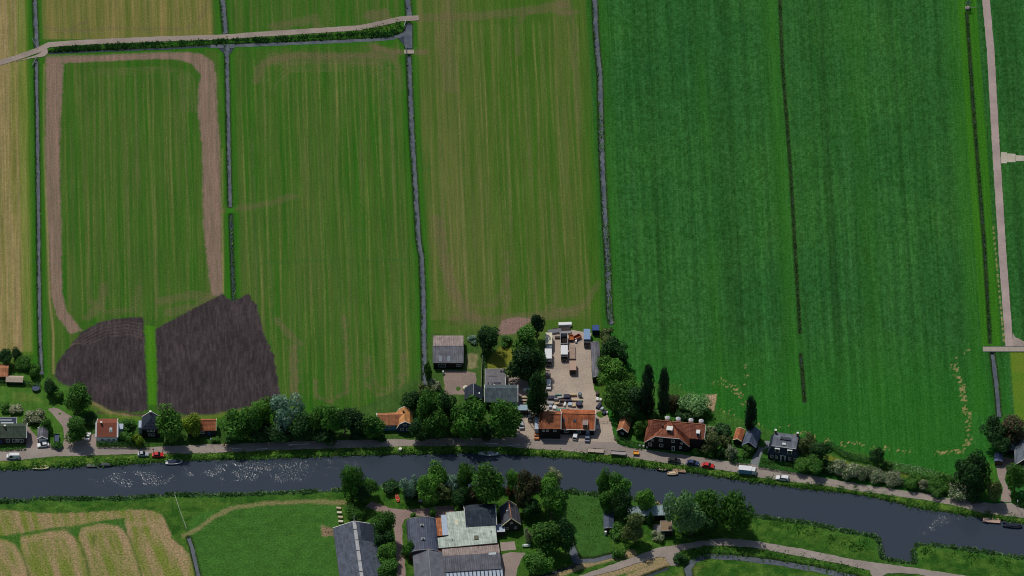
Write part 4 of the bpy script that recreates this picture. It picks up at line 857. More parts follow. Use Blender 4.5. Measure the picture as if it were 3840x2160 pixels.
# ---- hedges
hedge([(365, 1672), (470, 1674), (560, 1678)], 1.8, 1.4, 'hedge', 'clipped dark hedge in front of the white house and its neighbour')
hedge([(2310, 1642), (2340, 1665), (2408, 1680)], 2.0, 1.2, 'hedge', 'curved hedge between the yard drive and the farmhouse')
hedge([(2752, 1731), (2808, 1742)], 2.6, 1.5, 'hedge', 'clipped hedge block at the road left of the grey drive')
hedge([(2846, 1750), (2918, 1762)], 1.6, 1.3, 'hedge', 'left half of the clipped hedge before the black mansard house')
hedge([(2928, 1764), (2978, 1772)], 1.6, 1.3, 'hedge', 'right half of the clipped hedge before the black mansard house')
hedge([(2853, 1731), (2902, 1737)], 1.4, 1.2, 'hedge', 'inner short hedge close to the left of the white front door')
hedge([(2942, 1741), (2978, 1748)], 1.4, 1.0, 'hedge', 'inner short hedge close to the right of the white front door')
hedge([(3104, 1668), (3170, 1712), (3262, 1734), (3330, 1750)], 2.0, 1.3, 'dark', 'long dark hedge bordering the yellow lawn strip')
hedge([(3335, 1752), (3440, 1770), (3560, 1802)], 3.4, 1.2, 'reed', 'pale green scrub hedge below the crop on the right')
hedge([(3160, 1772), (3300, 1800), (3400, 1822), (3480, 1842)], 2.6, 1.5, 'dark', 'dark base hedge under the blossoming bushes')
hedge([(1812, 1310), (1818, 1400), (1816, 1500)], 1.0, 1.9, 'dark', 'narrow dark hedge along the board fence between the two farmyards')
hedge([(3798, 1855), (3820, 1888), (3900, 1906)], 2.6, 1.3, 'mid', 'curved hedge at the corner of the right driveway')
hedge([(2540, 1990), (2600, 2016), (2660, 2020)], 2.2, 1.2, 'dark', 'dark hedge under the willows along the south road')
hedge([(0, 1437), (90, 1441), (150, 1450)], 1.4, 1.2, 'dark', 'dark hedge under the pale shed at the far left')
hedge([(0, 1689), (40, 1687), (96, 1686)], 1.0, .8, 'hedge', 'low hedge between the far left house and the road')
# ---- reeds and tall grass on the banks: nobody could count them
def tufts(name, lines_, leaf, dens, h0, h1, spread, size=.16, seed=1):
    rg = np.random.RandomState(seed); Vv = []; Tt = []; Mm = []
    for pts in lines_:
        P = W2(pts)
        for a, b_ in zip(P, P[1:]):
            L_ = math.hypot(b_[0]-a[0], b_[1]-a[1]); n = int(L_*dens)
            if n < 1: continue
            t = rg.uniform(0, 1, n); off = rg.normal(0, spread, n); nx, ny = -(b_[1]-a[1])/L_, (b_[0]-a[0])/L_
            cl = vnoise((a[0]+t*(b_[0]-a[0]))*.55, (a[1]+t*(b_[1]-a[1]))*.55, seed); keep = rg.uniform(size=n) < cl*1.5; t = t[keep]; off = off[keep]; cl = cl[keep]; n = len(t)
            x = a[0]+t*(b_[0]-a[0])+nx*off; y = a[1]+t*(b_[1]-a[1])+ny*off; h = h0+(h1-h0)*rg.uniform(size=n)*cl; an = rg.uniform(0, 6.28, n); ln = rg.uniform(-.5, .5, (n, 2)); ln[:, 1] += .25; s = size*rg.uniform(.6, 1.4, n)
            c_, s_ = np.cos(an)*s, np.sin(an)*s; z0 = -.25
            q = np.stack([np.stack([x-c_, y-s_, np.full(n, z0)], 1), np.stack([x+c_, y+s_, np.full(n, z0)], 1), np.stack([x+c_*1.2+ln[:, 0], y+s_*1.2+ln[:, 1], h], 1), np.stack([x-c_*1.2+ln[:, 0], y-s_*1.2+ln[:, 1], h], 1)], 1)
            Vv.append(q.reshape(-1, 3)); Tt.append(np.repeat(rg.uniform(size=n), 4)); Mm.append(np.repeat(rg.uniform(size=n), 4))
    Vv = np.concatenate(Vv); nq = len(Vv)//4; me = bpy.data.meshes.new(name); me.from_pydata(Vv.tolist(), [], np.arange(nq*4).reshape(-1, 4).tolist())
    for nm, arr in (('tint', np.concatenate(Tt)), ('mixv', np.concatenate(Mm))): at = me.attributes.new(nm, 'FLOAT', 'POINT'); at.data.foreach_set('value', arr.astype(np.float32))
    me.materials.append(LM[leaf]); o = bpy.data.objects.new(name, me); COL.objects.link(o); return tag(o, kind='stuff')
def shift(pts, dy): return [(p[0], p[1]+dy) for p in pts]
nb = [p for p in north_bank if -100 < p[0] < 4000]; sb = [p for p in south_bank if -100 < p[0] < 4000]
tufts('reeds', [shift(sb, 2), shift(sb, 4)], 'reed', 26, .1, .9, .4, .22, 2)
tufts('bank_grass', [shift(nb, -6), shift(nb, -11), shift(nb, -16), shift(nb, -3)], 'mid', 11, .05, .6, .7, .17, 3)
tufts('reeds', [shift(z('X1', (490, 505), (900, 480), (1400, 455), (1900, 432), (2150, 420), (2400, 408), (2580, 398)), 0), shift(z('X2', (0, 408), (500, 380), (1000, 352), (1350, 350), (1480, 280)), 0)], 'hedge', 40, .3, 1.0, .55, .16, 4)
tufts('reeds', [shift(z('X2', (1000, 350), (1200, 300), (1450, 250)), 0)], 'mid', 30, .3, .9, 1.0, .16, 5)
tufts('ditch_grass', [[(868, 806), (872, 960), (877, 1120)], [(2292, 1200), (2282, 1000), (2272, 830)], [(2256, 560), (2244, 380)]], 'mid', 5, .0, .4, .3, .13, 6)
tufts('ditch_grass', [[(2926, 20), (2936, 250), (2966, 640), (3001, 1250)], [(3628, 60), (3652, 400), (3692, 900), (3714, 1280)], [(3006, 1330), (3020, 1505)]], 'hedge', 9, .0, .4, .22, .12, 7)
tufts('ditch_grass', [shift(d_[0], 0) for d_ in [([(p_[0]-8, p_[1]) for p_ in ditches[q_][0] if -50 < p_[1] < 1500],) for q_ in (0, 1, 2, 3, 5, 7, 10)]], 'hedge', 5, .0, .3, .12, .12, 12)
tufts('ditch_grass', [shift(d_[0], 0) for d_ in [([(p_[0]+10, p_[1]) for p_ in ditches[q_][0] if -50 < p_[1] < 2180],) for q_ in (0, 1, 2, 3, 5, 7, 10, 14, 15)]], 'mid', 3, .0, .25, .12, .11, 13)
tufts('rough_grass', [[(2560, 2085), (2620, 2070), (2780, 2066), (2960, 2090), (3150, 2128), (3240, 2150)], [(2830, 1950), (3000, 1985), (3250, 2060)], [(3460, 2060), (3600, 2085), (3800, 2120)]], 'mid', 16, .1, .8, 1.6, .18, 8)
tufts('rough_grass', [[(2110, 1850), (2150, 1900), (2200, 1960), (2260, 2050)], [(2240, 1870), (2230, 1960), (2200, 2060)]], 'mid', 7, .05, .5, 1.8, .14, 9)
# =====================================================================  BUILDINGS
M_SLATE = mat('roof_slate', (62, 70, 82), .6, .2, .9, 'tile'); M_SLATED = mat('roof_slate_dark', (40, 46, 58), .5, .2, .9, 'tile'); M_TILE = mat('roof_orange_tile', (146, 88, 58), .8, .16, .7, 'tile'); M_TILER = mat('roof_red_tile', (132, 78, 58), .8, .24, .6, 'tile')
M_TILEO = mat('roof_old_tile', (160, 106, 74), .85, .2, .8, 'tile'); M_RUST = mat('roof_rust_felt', (118, 68, 52), .9, .15, .8, 'plain'); M_SHEET = mat('roof_grey_sheet', (92, 92, 98), .7, .14, .5, 'sheet'); M_SHEETB = mat('roof_blue_sheet', (70, 76, 88), .7, .2, .6, 'thatch')
M_SHEETP = mat('roof_pink_sheet', (132, 118, 112), .8, .14, .5, 'sheet'); M_MINT = mat('roof_mint', (160, 170, 158), .8, .12, .5, 'thatch'); M_GREEN = mat('roof_moss', (64, 74, 62), .9, .2, .8, 'tile'); M_FELT = mat('roof_felt', (98, 96, 98), .9, .14, .7); M_CURVE = mat('roof_curved_sheet', (64, 70, 86), .6, .12, .6, 'sheet')
M_OLD = mat('roof_weathered', (90, 92, 98), .85, .25, .5, 'plain'); M_BLK = mat('wall_black_board', (20, 20, 24), .7, .15, 3); M_WHT = mat('wall_white', (214, 212, 204), .8, .06, 2); M_BRK = mat('wall_brick', (84, 60, 50), .9, .15, 3); M_BRKD = mat('wall_dark_brick', (50, 42, 44), .9, .15, 3)
M_BLUEW = mat('wall_blue', (78, 124, 150), .8, .1, 2); M_PALEB = mat('wall_pale_blue', (130, 150, 158), .8, .08, 2); M_TRIM = mat('trim_white', (206, 202, 190), .7, .05, 3); M_TRIMY = mat('trim_cream', (204, 196, 150), .7, .06, 3); M_GRYW = mat('wall_grey', (120, 112, 108), .9, .12, 2)
M_LGREY = mat('sheet_light_grey', (150, 162, 176), .6, .1, 1); M_METAL = mat('metal_grey', (120, 122, 124), .5, .12, 3); M_DMET = mat('metal_dark', (34, 36, 40), .6, .15, 3); M_WOOD = mat('timber', (146, 124, 96), .85, .2, 3); M_WOODD = mat('timber_dark', (78, 64, 52), .9, .2, 3)
M_DOOR = mat('door_paint', (44, 62, 92), .6, .05, 3); M_CHIM = mat('chimney_brick', (100, 78, 66), .9, .15, 4); M_CREAM = mat('paint_cream', (186, 180, 156), .6, .07, 2); M_PWHITE = mat('paint_white', (222, 222, 208), .5, .06, 2)
def window(parent, u, v, zc, w_, h_, nv, frame=None, flat=False, name='window'):
    """window on a wall: centre (u, v, zc); nv = outward normal in the local plane (x, y)"""
    fm = frame or M_TRIM; nx, ny = nv; tx, ty = -ny, nx
    def bx(mb, a0, a1, z0, z1_, d0, d1):
        pts = []
        for a in (a0, a1):
            for dd in (d0, d1): pts.append((u+tx*a+nx*dd, v+ty*a+ny*dd))
        mb.add([(pts[i][0], pts[i][1], zz) for zz in (z0, z1_) for i in (0, 1, 3, 2)], [(3, 2, 1, 0), (4, 5, 6, 7), (0, 1, 5, 4), (1, 2, 6, 5), (2, 3, 7, 6), (3, 0, 4, 7)])
    z0, z1_ = zc-h_/2, zc+h_/2; f = .11; mb = MB()
    bx(mb, -w_/2, w_/2, z0-.04, z0+f, .003, .09); bx(mb, -w_/2, w_/2, z1_-f, z1_, .003, .09); bx(mb, -w_/2, -w_/2+f, z0+f, z1_-f, .003, .088); bx(mb, w_/2-f, w_/2, z0+f, z1_-f, .003, .088); bx(mb, -.035, .035, z0+f, z1_-f, .003, .085)
    fr = mb.build(name, fm, parent); g = MB(); bx(g, -w_/2+f, w_/2-f, z0+f, z1_-f, .004, .03); g.build('pane', glass(), fr); return fr
def slabroof(faces, t=.16):
    mb = MB()
    for f in faces: mb.slab(f, t)
    return mb
def bars(parent, segs, wd, m, name='bargeboard'):
    for a, b_ in segs:
        mb = MB(); mb.tube(a, b_, wd, wd, 4); mb.build(name, m, parent)
def house(name, label, A, wd, ang, he, dep, rise, roof='gx', rm=None, wm=None, tm=None, rear=False, win=(), cat='house', over=.28, doors=(), chim=(), sky_=(), barge=True, ridgecap=None, hipl=False, hipr=False, base_h=None, wfrm=None):
    a = R_(ang); ex = (math.cos(a), math.sin(a)); ey = (-math.sin(a), math.cos(a)); p = G(A[0], A[1], he); x, y = p[0], p[1]
    if rear: x -= ey[0]*dep; y -= ey[1]*dep
    e = empty(name, (x, y, 0), a, label, cat); o = over; W_, Dp = wd, dep; H = he+rise
    wall = MB()
    rm = rm or M_SLATE; wm = wm or M_BRK
    if roof == 'gx':
        wall.add([(0, 0, -.3), (W_, 0, -.3), (W_, Dp, -.3), (0, Dp, -.3), (0, 0, he), (W_, 0, he), (W_, Dp, he), (0, Dp, he), (0, Dp/2, H-.1), (W_, Dp/2, H-.1)],
                 [(0, 1, 5, 4), (1, 2, 6, 9, 5), (2, 3, 7, 6), (3, 0, 4, 8, 7)])
        sl = rise/(Dp/2); z_ = he-sl*o+.12; rl = rise*.9 if hipl else -o; rr_ = W_-rise*.9 if hipr else W_+o
        if not hipl: rl = -o
        F_ = [[(-o, -o, z_), (W_+o, -o, z_), (rr_, Dp/2, H+.12), (rl, Dp/2, H+.12)], [(W_+o, Dp+o, z_), (-o, Dp+o, z_), (rl, Dp/2, H+.12), (rr_, Dp/2, H+.12)]]
        if hipl: F_.append([(-o, Dp+o, z_), (-o, -o, z_), (rl, Dp/2, H+.12)])
        if hipr: F_.append([(W_+o, -o, z_), (W_+o, Dp+o, z_), (rr_, Dp/2, H+.12)])
        R = slabroof(F_).build('roof', rm, e)
        if barge and tm:
            sg = []
            for xx, hp in ((-o, hipl), (W_+o, hipr)):
                if not hp: sg += [((xx, -o, z_), (xx, Dp/2, H+.12)), ((xx, Dp/2, H+.12), (xx, Dp+o, z_))]
            bars(e, sg, .13, tm)
        if ridgecap: MB().tube((rl, Dp/2, H+.14), (rr_, Dp/2, H+.14), .16, .16, 6).build('ridge', ridgecap, R)
        def onroof(u, s): return (u, s*Dp/2, he+s*rise+.13)
        slope = math.atan2(rise, Dp/2)
    elif roof in ('gy', 'gambrel', 'arch', 'gyhip'):
        if roof == 'gy' or roof == 'gyhip': prof = [(0, he), (W_/2, H), (W_, he)]
        elif roof == 'gambrel': prof = [(0, he), (W_*.16, he+rise*.62), (W_/2, H), (W_*.84, he+rise*.62), (W_, he)]
        else: prof = [(W_/2-W_/2*math.cos(math.pi*i/10), he+rise*math.sin(math.pi*i/10)**.9) for i in range(11)]
        n = len(prof)
        if roof == 'gyhip': fr_prof = [(0, he), (W_, he)]
        front = [(0, 0, -.3), (W_, 0, -.3)]+[(q[0], 0, q[1]-.06) for q in (prof[::-1] if roof != 'gyhip' else [(W_, he), (0, he)])]
        back = [(0, Dp, -.3), (W_, Dp, -.3)]+[(q[0], Dp, q[1]-.06) for q in prof[::-1]]
        wall.add(front, [tuple(range(len(front)))]); wall.add(back, [tuple(range(len(back)-1, -1, -1))]); wall.add([(0, 0, -.3), (0, Dp, -.3), (0, Dp, he), (0, 0, he)], [(0, 1, 2, 3)]); wall.add([(W_, 0, -.3), (W_, Dp, -.3), (W_, Dp, he), (W_, 0, he)], [(3, 2, 1, 0)])
        pr = []
        for i, q in enumerate(prof):
            xx, zz = q
            if i == 0: s_ = (prof[1][1]-q[1])/(prof[1][0]-q[0]+1e-6); s_ = min(s_, 2); xx -= o*.8; zz -= o*.8*s_
            if i == n-1: s_ = (prof[-2][1]-q[1])/(q[0]-prof[-2][0]+1e-6); s_ = min(s_, 2); xx += o*.8; zz -= o*.8*s_
            pr.append((xx, zz+.12))
        F_ = []
        hr = rise*.9
        for i in range(n-1):
            a0, a1 = pr[i], pr[i+1]
            if roof == 'gyhip' and i == 0: F_.append([(a0[0], -o, a0[1]), (a1[0], hr, a1[1]), (a1[0], Dp+o, a1[1]), (a0[0], Dp+o, a0[1])])
            elif roof == 'gyhip': F_.append([(a0[0], hr, a0[1]), (a1[0], -o, a1[1]), (a1[0], Dp+o, a1[1]), (a0[0], Dp+o, a0[1])])
            else: F_.append([(a0[0], -o, a0[1]), (a1[0], -o, a1[1]), (a1[0], Dp+o, a1[1]), (a0[0], Dp+o, a0[1])])
        if roof == 'gyhip': F_.append([(pr[0][0], -o, pr[0][1]), (pr[2][0], -o, pr[2][1]), (pr[1][0], hr, pr[1][1])])
        R = slabroof(F_).build('roof', rm, e)
        if barge and tm:
            sg = []
            for yy in ((-o, Dp+o) if roof != 'gyhip' else (Dp+o,)):
                for i in range(n-1): sg.append(((pr[i][0], yy, pr[i][1]), (pr[i+1][0], yy, pr[i+1][1])))
            for k0 in range(0, len(sg), n-1):
                mbs = MB(); mbs.loft([[(q_[0], q_[1]-.1, q_[2]-.18), (q_[0], q_[1]+.1, q_[2]-.18), (q_[0], q_[1]+.1, q_[2]+.12), (q_[0], q_[1]-.1, q_[2]+.12)] for q_ in [sg[k0][0]]+[g_[1] for g_ in sg[k0:k0+n-1]]])
                mbs.build('bargeboard', tm, e)
        if ridgecap: MB().tube((W_/2, -o, H+.16), (W_/2, Dp+o, H+.16), .15, .15, 6).build('ridge', ridgecap, R)
        def onroof(u, s): return (u, s*Dp, he+rise*(1-abs(u-W_/2)/(W_/2))+.13)
        slope = 0
    elif roof == 'flat':
        wall.box(0, W_, 0, Dp, -.3, he-.02); R = MB().box(-o*.5, W_+o*.5, -o*.5, Dp+o*.5, he-.02, he+.12).build('roof', rm, e)
        if tm:
            k = .12; mb = MB(); q0, q1, r0, r1 = -o*.5-.03, W_+o*.5+.03, -o*.5-.03, Dp+o*.5+.03
            mb.box(q0, q1, r0, r0+k, he+.02, he+.24).box(q0, q1, r1-k, r1, he+.02, he+.24).box(q0, q0+k, r0+k, r1-k, he+.02, he+.235).box(q1-k, q1, r0+k, r1-k, he+.02, he+.235); mb.build('roof_edge', tm, R)
        def onroof(u, s): return (u, s*Dp, he+.125)
        slope = 0
    elif roof == 'mono':
        wall.add([(0, 0, -.3), (W_, 0, -.3), (W_, Dp, -.3), (0, Dp, -.3), (0, 0, he), (W_, 0, he), (W_, Dp, H), (0, Dp, H)], [(0, 1, 5, 4), (1, 2, 6, 5), (2, 3, 7, 6), (3, 0, 4, 7)]); R = slabroof([[(-o, -o, he+.1), (W_+o, -o, he+.1), (W_+o, Dp+o, H+.1), (-o, Dp+o, H+.1)]]).build('roof', rm, e)
        def onroof(u, s): return (u, s*Dp, he+s*rise+.12)
        slope = math.atan2(rise, Dp)
    wall.build('wall', wm, e)
    for q in win: window(e, q[0], 0, q[1], q[2], q[3], (0, -1), wfrm)
    for q in doors:
        d_ = MB().box(q[0]-.5, q[0]+.5, -.06, .02, 0, 2.1).build('door', q[1] if len(q) > 1 else M_DOOR, e); MB().box(q[0]+.32, q[0]+.4, -.12, -.06, 1.0, 1.08).build('handle', M_METAL, d_)
    for q in chim:
        p0 = onroof(q[0], q[1]); cm = MB().box(p0[0]-.28, p0[0]+.28, p0[1]-.28, p0[1]+.28, p0[2]-.8, p0[2]+.85).build('chimney', M_CHIM, R); MB().tube((p0[0], p0[1], p0[2]+.85), (p0[0], p0[1], p0[2]+1.15), .12, .1, 8).build('chimney_pot', M_RUST, cm) if False else None
        MB().box(p0[0]-.34, p0[0]+.34, p0[1]-.34, p0[1]+.34, p0[2]+.85, p0[2]+.95).build('chimney_cap', M_TRIM, e)
    for q in sky_:
        u, s, w_, l_ = q[:4]; mm = q[4] if len(q) > 4 else glass(); p0 = onroof(u, s); dz = math.sin(slope)*l_/2; dy = math.cos(slope)*l_/2; nn = (0, -math.sin(slope)*.08, math.cos(slope)*.08)
        mb = MB(); mb.slab([(u-w_/2, p0[1]-dy+nn[1], p0[2]-dz+nn[2]), (u+w_/2, p0[1]-dy+nn[1], p0[2]-dz+nn[2]), (u+w_/2, p0[1]+dy+nn[1], p0[2]+dz+nn[2]), (u-w_/2, p0[1]+dy+nn[1], p0[2]+dz+nn[2])], .08); mb.build('skylight', mm, R)
    return e
def dormer(e, u, v, z0, w_, h_, d_, rm=None, fm=None):
    g = MB().box(u-w_/2, u+w_/2, v, v+d_, z0, z0+h_).build('dormer', fm or M_TRIM, e)
    MB().box(u-w_/2-.12, u+w_/2+.12, v-.14, v+d_+.05, z0+h_+.003, z0+h_+.14).build('dormer_roof', rm or M_LGREY, g)
    MB().box(u-w_/2+.16, u+w_/2-.16, v-.03, v+.02, z0+.25, z0+h_-.15).build('pane', glass(), g)
SK = mat('skylight_pale', (176, 184, 182), .4, .05, 2); SKB = mat('skylight_translucent', (104, 112, 120), .5, .1, 2)
# --- left end of the road
h = house('terraced_house', 'long low house at the left edge with mossy grey roof and dark front', (-70, 1640), 15.6, 0, 3.5, 6.6, 2.1, 'gx', M_GREEN, M_BRKD, M_TRIM, win=[(9.2, 1.9, 1.3, 1.6), (11.4, 1.9, 1.3, 1.6), (14.0, 1.9, 1.3, 1.6)], chim=[(8.2, .9)], doors=[(6.5,)])
window(h, 12.6, -.0, 1.9, .8, 1.5, (0, -1))
h = house('flat_annex', 'flat dark roofed annex with pale strips behind the far left house', (-70, 1598), 12.2, 0, 3.0, 4.0, 0, 'flat', mat('roof_black_felt', (44, 50, 66), .8, .1, 1), M_GRYW, M_TRIM, cat='annex', sky_=[(9.0, .35, 4.5, .45, SK), (8.5, .7, 4.2, .35, SK)])
h = house('garage', 'small garage with grey roof and white front beside the white green car', (141, 1644), 3.4, 0, 2.2, 4.8, 1.1, 'gy', M_SHEET, M_BRK, M_TRIM, cat='garage'); MB().box(.35, 3.05, -.06, .02, 0, 2.05).build('garage_door', M_PWHITE, h)
h = house('white_house', 'white house with rust red roof and white raised edges by the road', (362, 1640), 7.2, 0, 2.7, 9.0, 2.6, 'gx', M_RUST, M_WHT, M_TRIM, over=.0, win=[(2.0, 1.5, 1.0, 1.2), (4.2, 1.5, 1.0, 1.0), (5.9, 1.5, 1.0, 1.0)], sky_=[(5.0, .5, .95, 1.7, SK), (5.0, .42, .6, .8)], chim=[(1.6, .92)])
mb = MB(); mb.slab([(-.42, -.2, 3.0), (.02, -.2, 3.0), (.02, 4.6, 5.6), (-.42, 4.6, 5.6)], .5); mb.slab([(7.18, -.2, 3.0), (7.62, -.2, 3.0), (7.62, 4.6, 5.6), (7.18, 4.6, 5.6)], .5); mb.build('parapet', M_WHT, h)
MB().box(7.62, 9.2, 4.0, 6.6, -.2, 2.8).build('side_annex', M_LGREY, h)
h = house('slate_house', 'black boarded house with dark slate hipped roof and white windows', (532, 1608), 6.0, 0, 4.4, 5.6, 2.6, 'gyhip', M_SLATED, M_BLK, M_TRIM, win=[(2.4, 3.5, 1.2, 1.2), (3.9, 3.5, 1.2, 1.2), (3.2, 1.4, 2.2, 1.1)], cat='house'); MB().box(-1.3, 0, 1.6, 5.0, -.2, 3.4).build('side_wing', M_LGREY, h)
MB().box(2.6, 3.2, 4.7, 5.3, 6.0, 7.9).build('chimney', M_CHIM, h); MB().box(2.5, 3.3, 4.6, 5.4, 7.9, 8.05).build('chimney_cap', M_TRIM, h)
h = house('cottage', 'small cottage with orange tiled roof, cream verges and a blue door', (703, 1612), 9.8, 0, 3.0, 5.2, 1.9, 'gx', M_TILE, M_BRKD, M_TRIMY, doors=[(7.6, M_DOOR)], win=[(5.2, 1.8, 1.3, 1.2), (2.4, 1.8, 1.3, 1.2)], ridgecap=M_TILER)
h = house('garden_shed', 'low shed with rusty orange roof at the far left edge', (-40, 1410), 6.4, 0, 2.3, 5.6, 1.2, 'gx', M_TILEO, M_WOODD, None, cat='shed')
h = house('pale_shed', 'small shed with pale tan roof under the dark hedge trees at far left', (24, 1430), 5.6, -2, 1.8, 2.6, .6, 'gx', mat('roof_pale_tan', (158, 144, 126), .9, .1, 1), M_BLK, None, cat='shed')
# --- gambrel house
h = house('gambrel_house', 'house with orange gambrel roof, white bargeboards and dark blue gable', (1489.5, 1603), 5.5, 3, 2.5, 6.8, 2.9, 'gambrel', mat('roof_tan_tile', (176, 124, 76), .85, .16, .8, 'tile'), mat('wall_navy_board', (44, 56, 82), .7, .12, 2), M_TRIM, win=[(1.7, 1.4, 1.1, 1.3), (3.7, 1.4, 1.1, 1.3), (2.75, 3.5, 1.2, .8)])
w2 = MB().box(-6.6, -.05, 1.0, 6.6, -.3, 2.9); w2.build('wing_wall', M_BLUEW, h)
slabroof([[(-6.9, .7, 2.95), (.9, .7, 2.95), (2.4, 3.8, 5.2), (-6.9, 3.8, 5.2)], [(.9, 6.9, 2.95), (-6.9, 6.9, 2.95), (-6.9, 3.8, 5.2), (2.4, 3.8, 5.2)]]).build('wing_roof', M_TILEO, h)
MB().tube((-6.95, .65, 2.95), (-6.95, 3.8, 5.25), .16, .16, 4).tube((-6.95, 3.8, 5.25), (-6.95, 6.9, 2.95), .16, .16, 4).build('wing_bargeboard', M_TRIM, h)
for u in (-4.6, -2.6): window(h, u, 1.0, 1.7, 1.0, 1.1, (0, -1))
MB().box(2.1, 2.7, 4.3, 4.9, 4.9, 6.2).build('chimney', M_CHIM, h)
# --- black barn and neighbours
h = house('black_barn', 'wide black barn with weathered grey roof beside the third ditch', (1625, 1360), 10.4, 0, 3.2, 13.2, 1.6, 'gx', M_SHEETP, M_BLK, None, cat='barn', over=.2, win=[(3.0, 1.8, 2.6, 1.5), (9.0, 1.9, 1.7, 1.1)], wfrm=M_LGREY)
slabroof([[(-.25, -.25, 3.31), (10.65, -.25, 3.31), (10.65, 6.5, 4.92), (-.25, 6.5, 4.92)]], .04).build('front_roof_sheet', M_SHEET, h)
for u in (2.5, 5.4): slabroof([[(u-.5, .3, 3.50), (u+.6, .3, 3.50), (u+.6, 2.6, 4.04), (u-.5, 2.6, 4.04)]], .05).build('roof_light', SKB, h)
MB().tube((-.2, 6.6, 4.98), (10.6, 6.6, 4.98), .12, .12, 6).build('ridge', M_METAL, h)
h = house('gabled_cottage', 'small cottage with dark steep gable roof behind the very large round tree', (1744, 1497), 5.9, 0, 2.8, 5.4, 2.2, 'gy', M_SLATED, M_BRKD, None, ridgecap=M_METAL, sky_=[(4.9, .4, .6, .9, SK)])
h = house('flat_extension', 'flat grey roofed extension with dark panels behind the grey green roofed house', (1820, 1453), 7.0, 0, 3.0, 8.8, 0, 'flat', M_FELT, M_GRYW, M_TRIM, cat='annex', sky_=[(2.6, .62, 3.0, .22, M_DMET), (1.0, .2, .35, 1.4, M_DMET), (2.4, .2, .35, 1.0, M_DMET), (4.2, .22, 2.4, 1.0, M_SLATED), (3.2, .12, .5, .5, M_PWHITE)])
for u in (5.6, 6.5): MB().box(u-.35, u+.35, 7.4, 8.0, 3.1, 3.5).build('roof_vent', M_DMET, h)
h = house('grey_roof_house', 'house with grey green roof and pale blue front behind the large round trees', (1820, 1506), 11.2, 0, 3.9, 8.0, 2.5, 'gx', mat('roof_grey_green', (74, 86, 90), .7, .16, .7, 'tile'), M_PALEB, M_TRIM, win=[(6.5, 2.0, 1.3, 1.4), (9.2, 2.0, 1.3, 1.4)])
MB().box(-.02, 3.4, -.05, .0, .0, 3.5).build('recess_shade_panel', M_DMET, h)  # flat dark panel standing in for the shade inside the front's left recess
h = house('lean_to', 'pale blue flat lean to on the right of the grey green roofed house', (1941, 1538), 3.6, 0, 2.5, 2.4, 0, 'flat', M_PALEB, M_DMET, None, cat='lean-to')
# --- long shed by the yard
h = house('long_shed', 'long narrow grey roofed shed along the right side of the gravel yard', (2223, 1415), 2.9, 2, 2.8, 17.0, .5, 'gy', M_SHEET, M_BLK, M_METAL, cat='shed', over=.1)
# --- orange roofed yard house
h = house('yard_house', 'black house with hipped orange roof at the front of the gravel yard', (2023, 1605), 7.3, -1, 5.4, 8.0, 2.7, 'gx', M_TILE, M_BLK, M_TRIM, hipl=True, win=[(1.5, 4.2, .95, .95), (2.8, 4.2, .95, .95), (5.4, 4.2, 1.0, .95)], ridgecap=M_TILER)
MB().tube((-.28, -.28, 5.33), (2.43, 4.0, 8.25), .12, .12, 5).build('hip_ridge', M_TILER, h)
MB().box(-1.7, -.35, 1.2, 8.6, -.3, 3.6).build('side_annex', M_LGREY, h)
h2 = house('shop_wing', 'lower right wing with long orange roof and two skylights joined to the black yard house', (2102, 1607), 11.8, -2, 3.0, 9.2, 2.8, 'gx', mat('roof_bright_tile', (150, 84, 52), .8, .26, .45, 'tile'), M_BLK, M_TRIM, sky_=[(1.0, .55, 1.1, 1.1, M_SLATE), (4.9, .52, 1.0, 1.0, M_SLATE)], ridgecap=M_TILEO, win=[(2.0, 1.6, 1.4, 1.2), (6.4, 1.6, 1.4, 1.2)], doors=[(9.6, M_LGREY)], cat='house wing')
dormer(h2, 8.6, .4, 3.2, 1.7, 1.5, 2.6, M_SHEETP)
MB().box(-.1, 12.0, -.42, -.26, 2.85, 3.0).build('gutter', M_TRIM, h2)
h = house('rear_canopy', 'pale glazed canopy strip behind the orange roofed shop wing', (2112, 1551), 11.0, -1, 2.6, 1.4, 0, 'flat', M_LGREY, M_GRYW, M_TRIM, cat='canopy')
